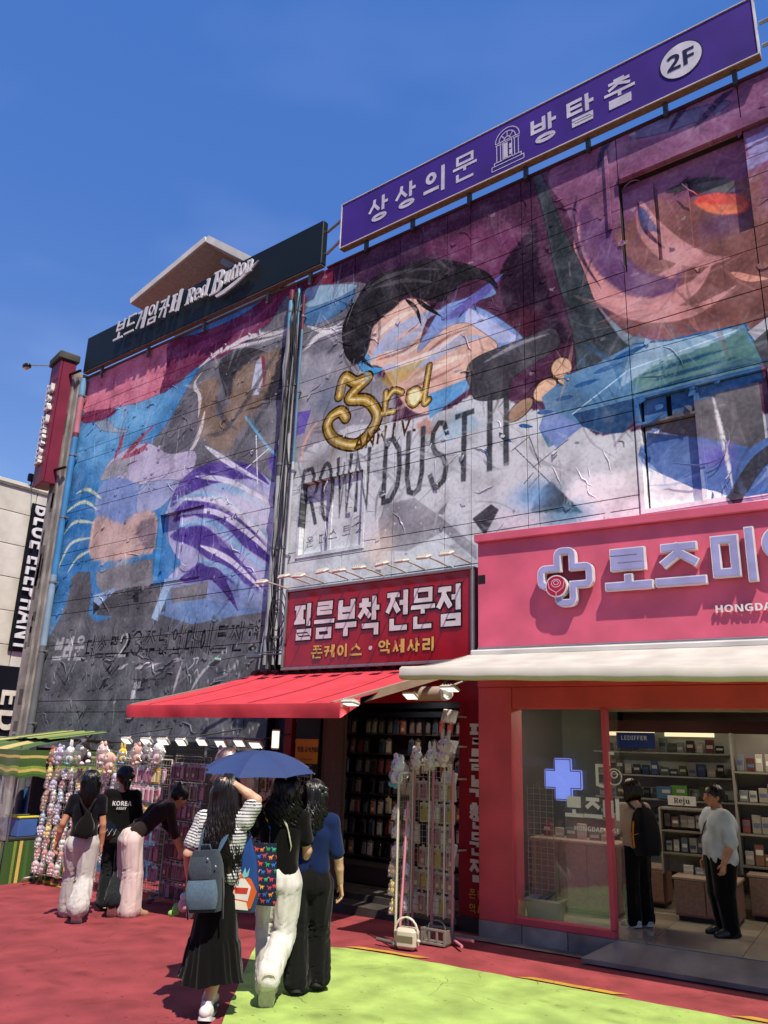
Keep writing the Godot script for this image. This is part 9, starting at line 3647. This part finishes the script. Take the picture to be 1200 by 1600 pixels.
func people_in_pink_shop():
	# shop woman in pale blue
	var h := 1.36
	var at := at_pink(2.2, 0.17, -0.89)
	var turn := TURN - 0.95
	var o := person("woman in pale blue tee and black trousers with glasses standing inside the pink shop", at, turn)
	var j := joints(h, {"wrl": Vector3(0.15, 0.49, 0.05), "ell": Vector3(0.16, 0.63, -0.01), "wrr": Vector3(-0.14, 0.49, 0.05), "elr": Vector3(-0.16, 0.63, -0.01), "shl": Vector3(0.112, 0.8, 0), "shr": Vector3(-0.112, 0.8, 0)})
	var look := Basis(Vector3.UP, 0.05)
	part(o, "body", skin_mesh(h, j, look, {"skin": L("c28a6c"), "arm": 1.3, "handl": [Vector3(0, -0.95, 0.25), Vector3(1, 0, 0), Vector3(0, 0, 1), 0.6], "handr": [Vector3(0, -0.95, 0.25), Vector3(-1, 0, 0), Vector3(0, 0, 1), 0.6]}), M.skin)
	face_parts(o, h, j.head, look)
	part(o, "blue_tee", shirt(h, j, L("c6cfd6"), {"hem": -0.1, "ease": 0.024, "sleeve": 0.95, "sleeve_r": 0.054, "seed": 71, "wide": 1.42, "belly": Vector3(0, 0, 0.045)}), M.cotton)
	part(o, "black_trousers", trousers(h, j, L("0f0f11"), {"rise": 0.4, "thigh": 0.095, "knee": 0.07, "hem": 0.056, "fold": 0.01, "seed": 73}), M.cotton)
	hair(o, h, j.head, look, 0.05 * h, L("0d0b0b"), {"front": 1.85, "strands": 240, "seed": 64, "thick": 1.3})
	shoe(o, j.anl, j.tol, h, L("1a1615"), L("12100f"), 1.25)
	shoe(o, j.anr, j.tor, h, L("1a1615"), L("12100f"), 1.25)
	var g := MB.new()
	g.col = L("3a1f1a")
	for s in [-1.0, 1.0]:
		var pts := []
		for k in 13:
			var a := TAU * k / 12
			pts.append(j.head + look * (Vector3(0.025 * s + cos(a) * 0.02, 0.006 + sin(a) * 0.015, 0.0655) * h))
		g.tube(pts, 0.0024, 5)
		g.tube([j.head + look * Vector3(0.045 * s, 0.01, 0.063) * h, j.head + look * Vector3(0.06 * s, 0.01, 0.0) * h], 0.0022, 5)
	g.tube([j.head + look * Vector3(-0.006, 0.01, 0.068) * h, j.head + look * Vector3(0.006, 0.01, 0.068) * h], 0.0024, 5)
	part(o, "glasses", g, M.plastic)
	strap(o, "bag_strap", [Vector3(0.06, 0.855 * h, -0.01), Vector3(0.07, 0.83 * h, 0.06), Vector3(0.0, 0.74 * h, 0.13), Vector3(-0.09, 0.64 * h, 0.135), Vector3(-0.15, 0.55 * h, 0.06)], 0.011, L("5a544e"), M.cloth, 0.3)
	# customer with a backpack
	h = 1.38
	var at2 := at_pink(1.42, 0.17, -0.72)
	var turn2 := TURN - 2.2
	var o2 := person("short haired customer in beige shirt and black trousers behind the glass door", at2, turn2)
	j = joints(h, {"ell": Vector3(0.13, 0.66, 0.05), "wrl": Vector3(0.1, 0.62, 0.17), "elr": Vector3(-0.13, 0.66, 0.05), "wrr": Vector3(-0.1, 0.62, 0.17)})
	look = Basis(Vector3.UP, 0.1) * Basis(Vector3.RIGHT, 0.15)
	part(o2, "body", skin_mesh(h, j, look, {"skin": L("c99a7c"), "handl": [Vector3(0, 0.1, 1), Vector3(0.3, 0.9, 0), Vector3(-1, 0, 0), 0.6], "handr": [Vector3(0, 0.1, 1), Vector3(-0.3, 0.9, 0), Vector3(1, 0, 0), 0.6]}), M.skin)
	face_parts(o2, h, j.head, look)
	part(o2, "beige_shirt", shirt(h, j, L("b39a88"), {"hem": 0.3, "ease": 0.014, "sleeve": 1.1, "sleeve_r": 0.04, "seed": 81}), M.cotton)
	part(o2, "black_trousers", trousers(h, j, L("131214"), {"rise": 0.5, "thigh": 0.068, "knee": 0.06, "hem": 0.058, "fold": 0.012, "seed": 83}), M.cotton)
	hair(o2, h, j.head, look, 0.085 * h, L("1a0f0e"), {"front": 1.9, "strands": 260, "seed": 74, "thick": 1.4, "back": 0.0, "spread": 0.05})
	shoe(o2, j.anl, j.tol, h, L("c9bfae"), L("d9d2c4"), 1.1)
	shoe(o2, j.anr, j.tor, h, L("c9bfae"), L("d9d2c4"), 1.1)
	var b := thing("backpack", "big black backpack with yellow orange straps on the short haired customer", "backpack", at2 + Basis(Vector3.UP, turn2) * Vector3(0, 0.66 * h, -0.17), turn2)
	var m := MB.new()
	m.col = L("121218")
	var rg := []
	for k in 10:
		var f: float = [0.8, 0.96, 1.0, 1.0, 1.0, 0.97, 0.92, 0.85, 0.7, 0.4][k]
		rg.append(soft_rect(0.13 * f, 0.1 * f, -0.23 + k * 0.05, Basis(Vector3.RIGHT, 0.08)))
	m.loft(rg)
	part(b, "main_bag", m, M.cloth)
	for s in [-1.0, 1.0]:
		strap(b, "shoulder_strap", [Vector3(s * 0.075, 0.2, 0.06), Vector3(s * 0.085, 0.26, 0.14), Vector3(s * 0.09, 0.2, 0.24), Vector3(s * 0.1, 0.0, 0.25), Vector3(s * 0.11, -0.14, 0.12)], 0.024, L("15151c"), M.cloth, 0.3)
		strap(b, "yellow_strap", [Vector3(s * 0.13, 0.09, 0.02), Vector3(s * 0.138, -0.04, 0.03), Vector3(s * 0.136, -0.16, 0.02)], 0.014, L("d98f1f"), M.cloth, 0.3)
		strap(b, "yellow_strap", [Vector3(s * 0.137, -0.02, 0.08), Vector3(s * 0.14, -0.04, 0.02), Vector3(s * 0.136, -0.02, -0.05)], 0.011, L("d98f1f"), M.cloth, 0.3)
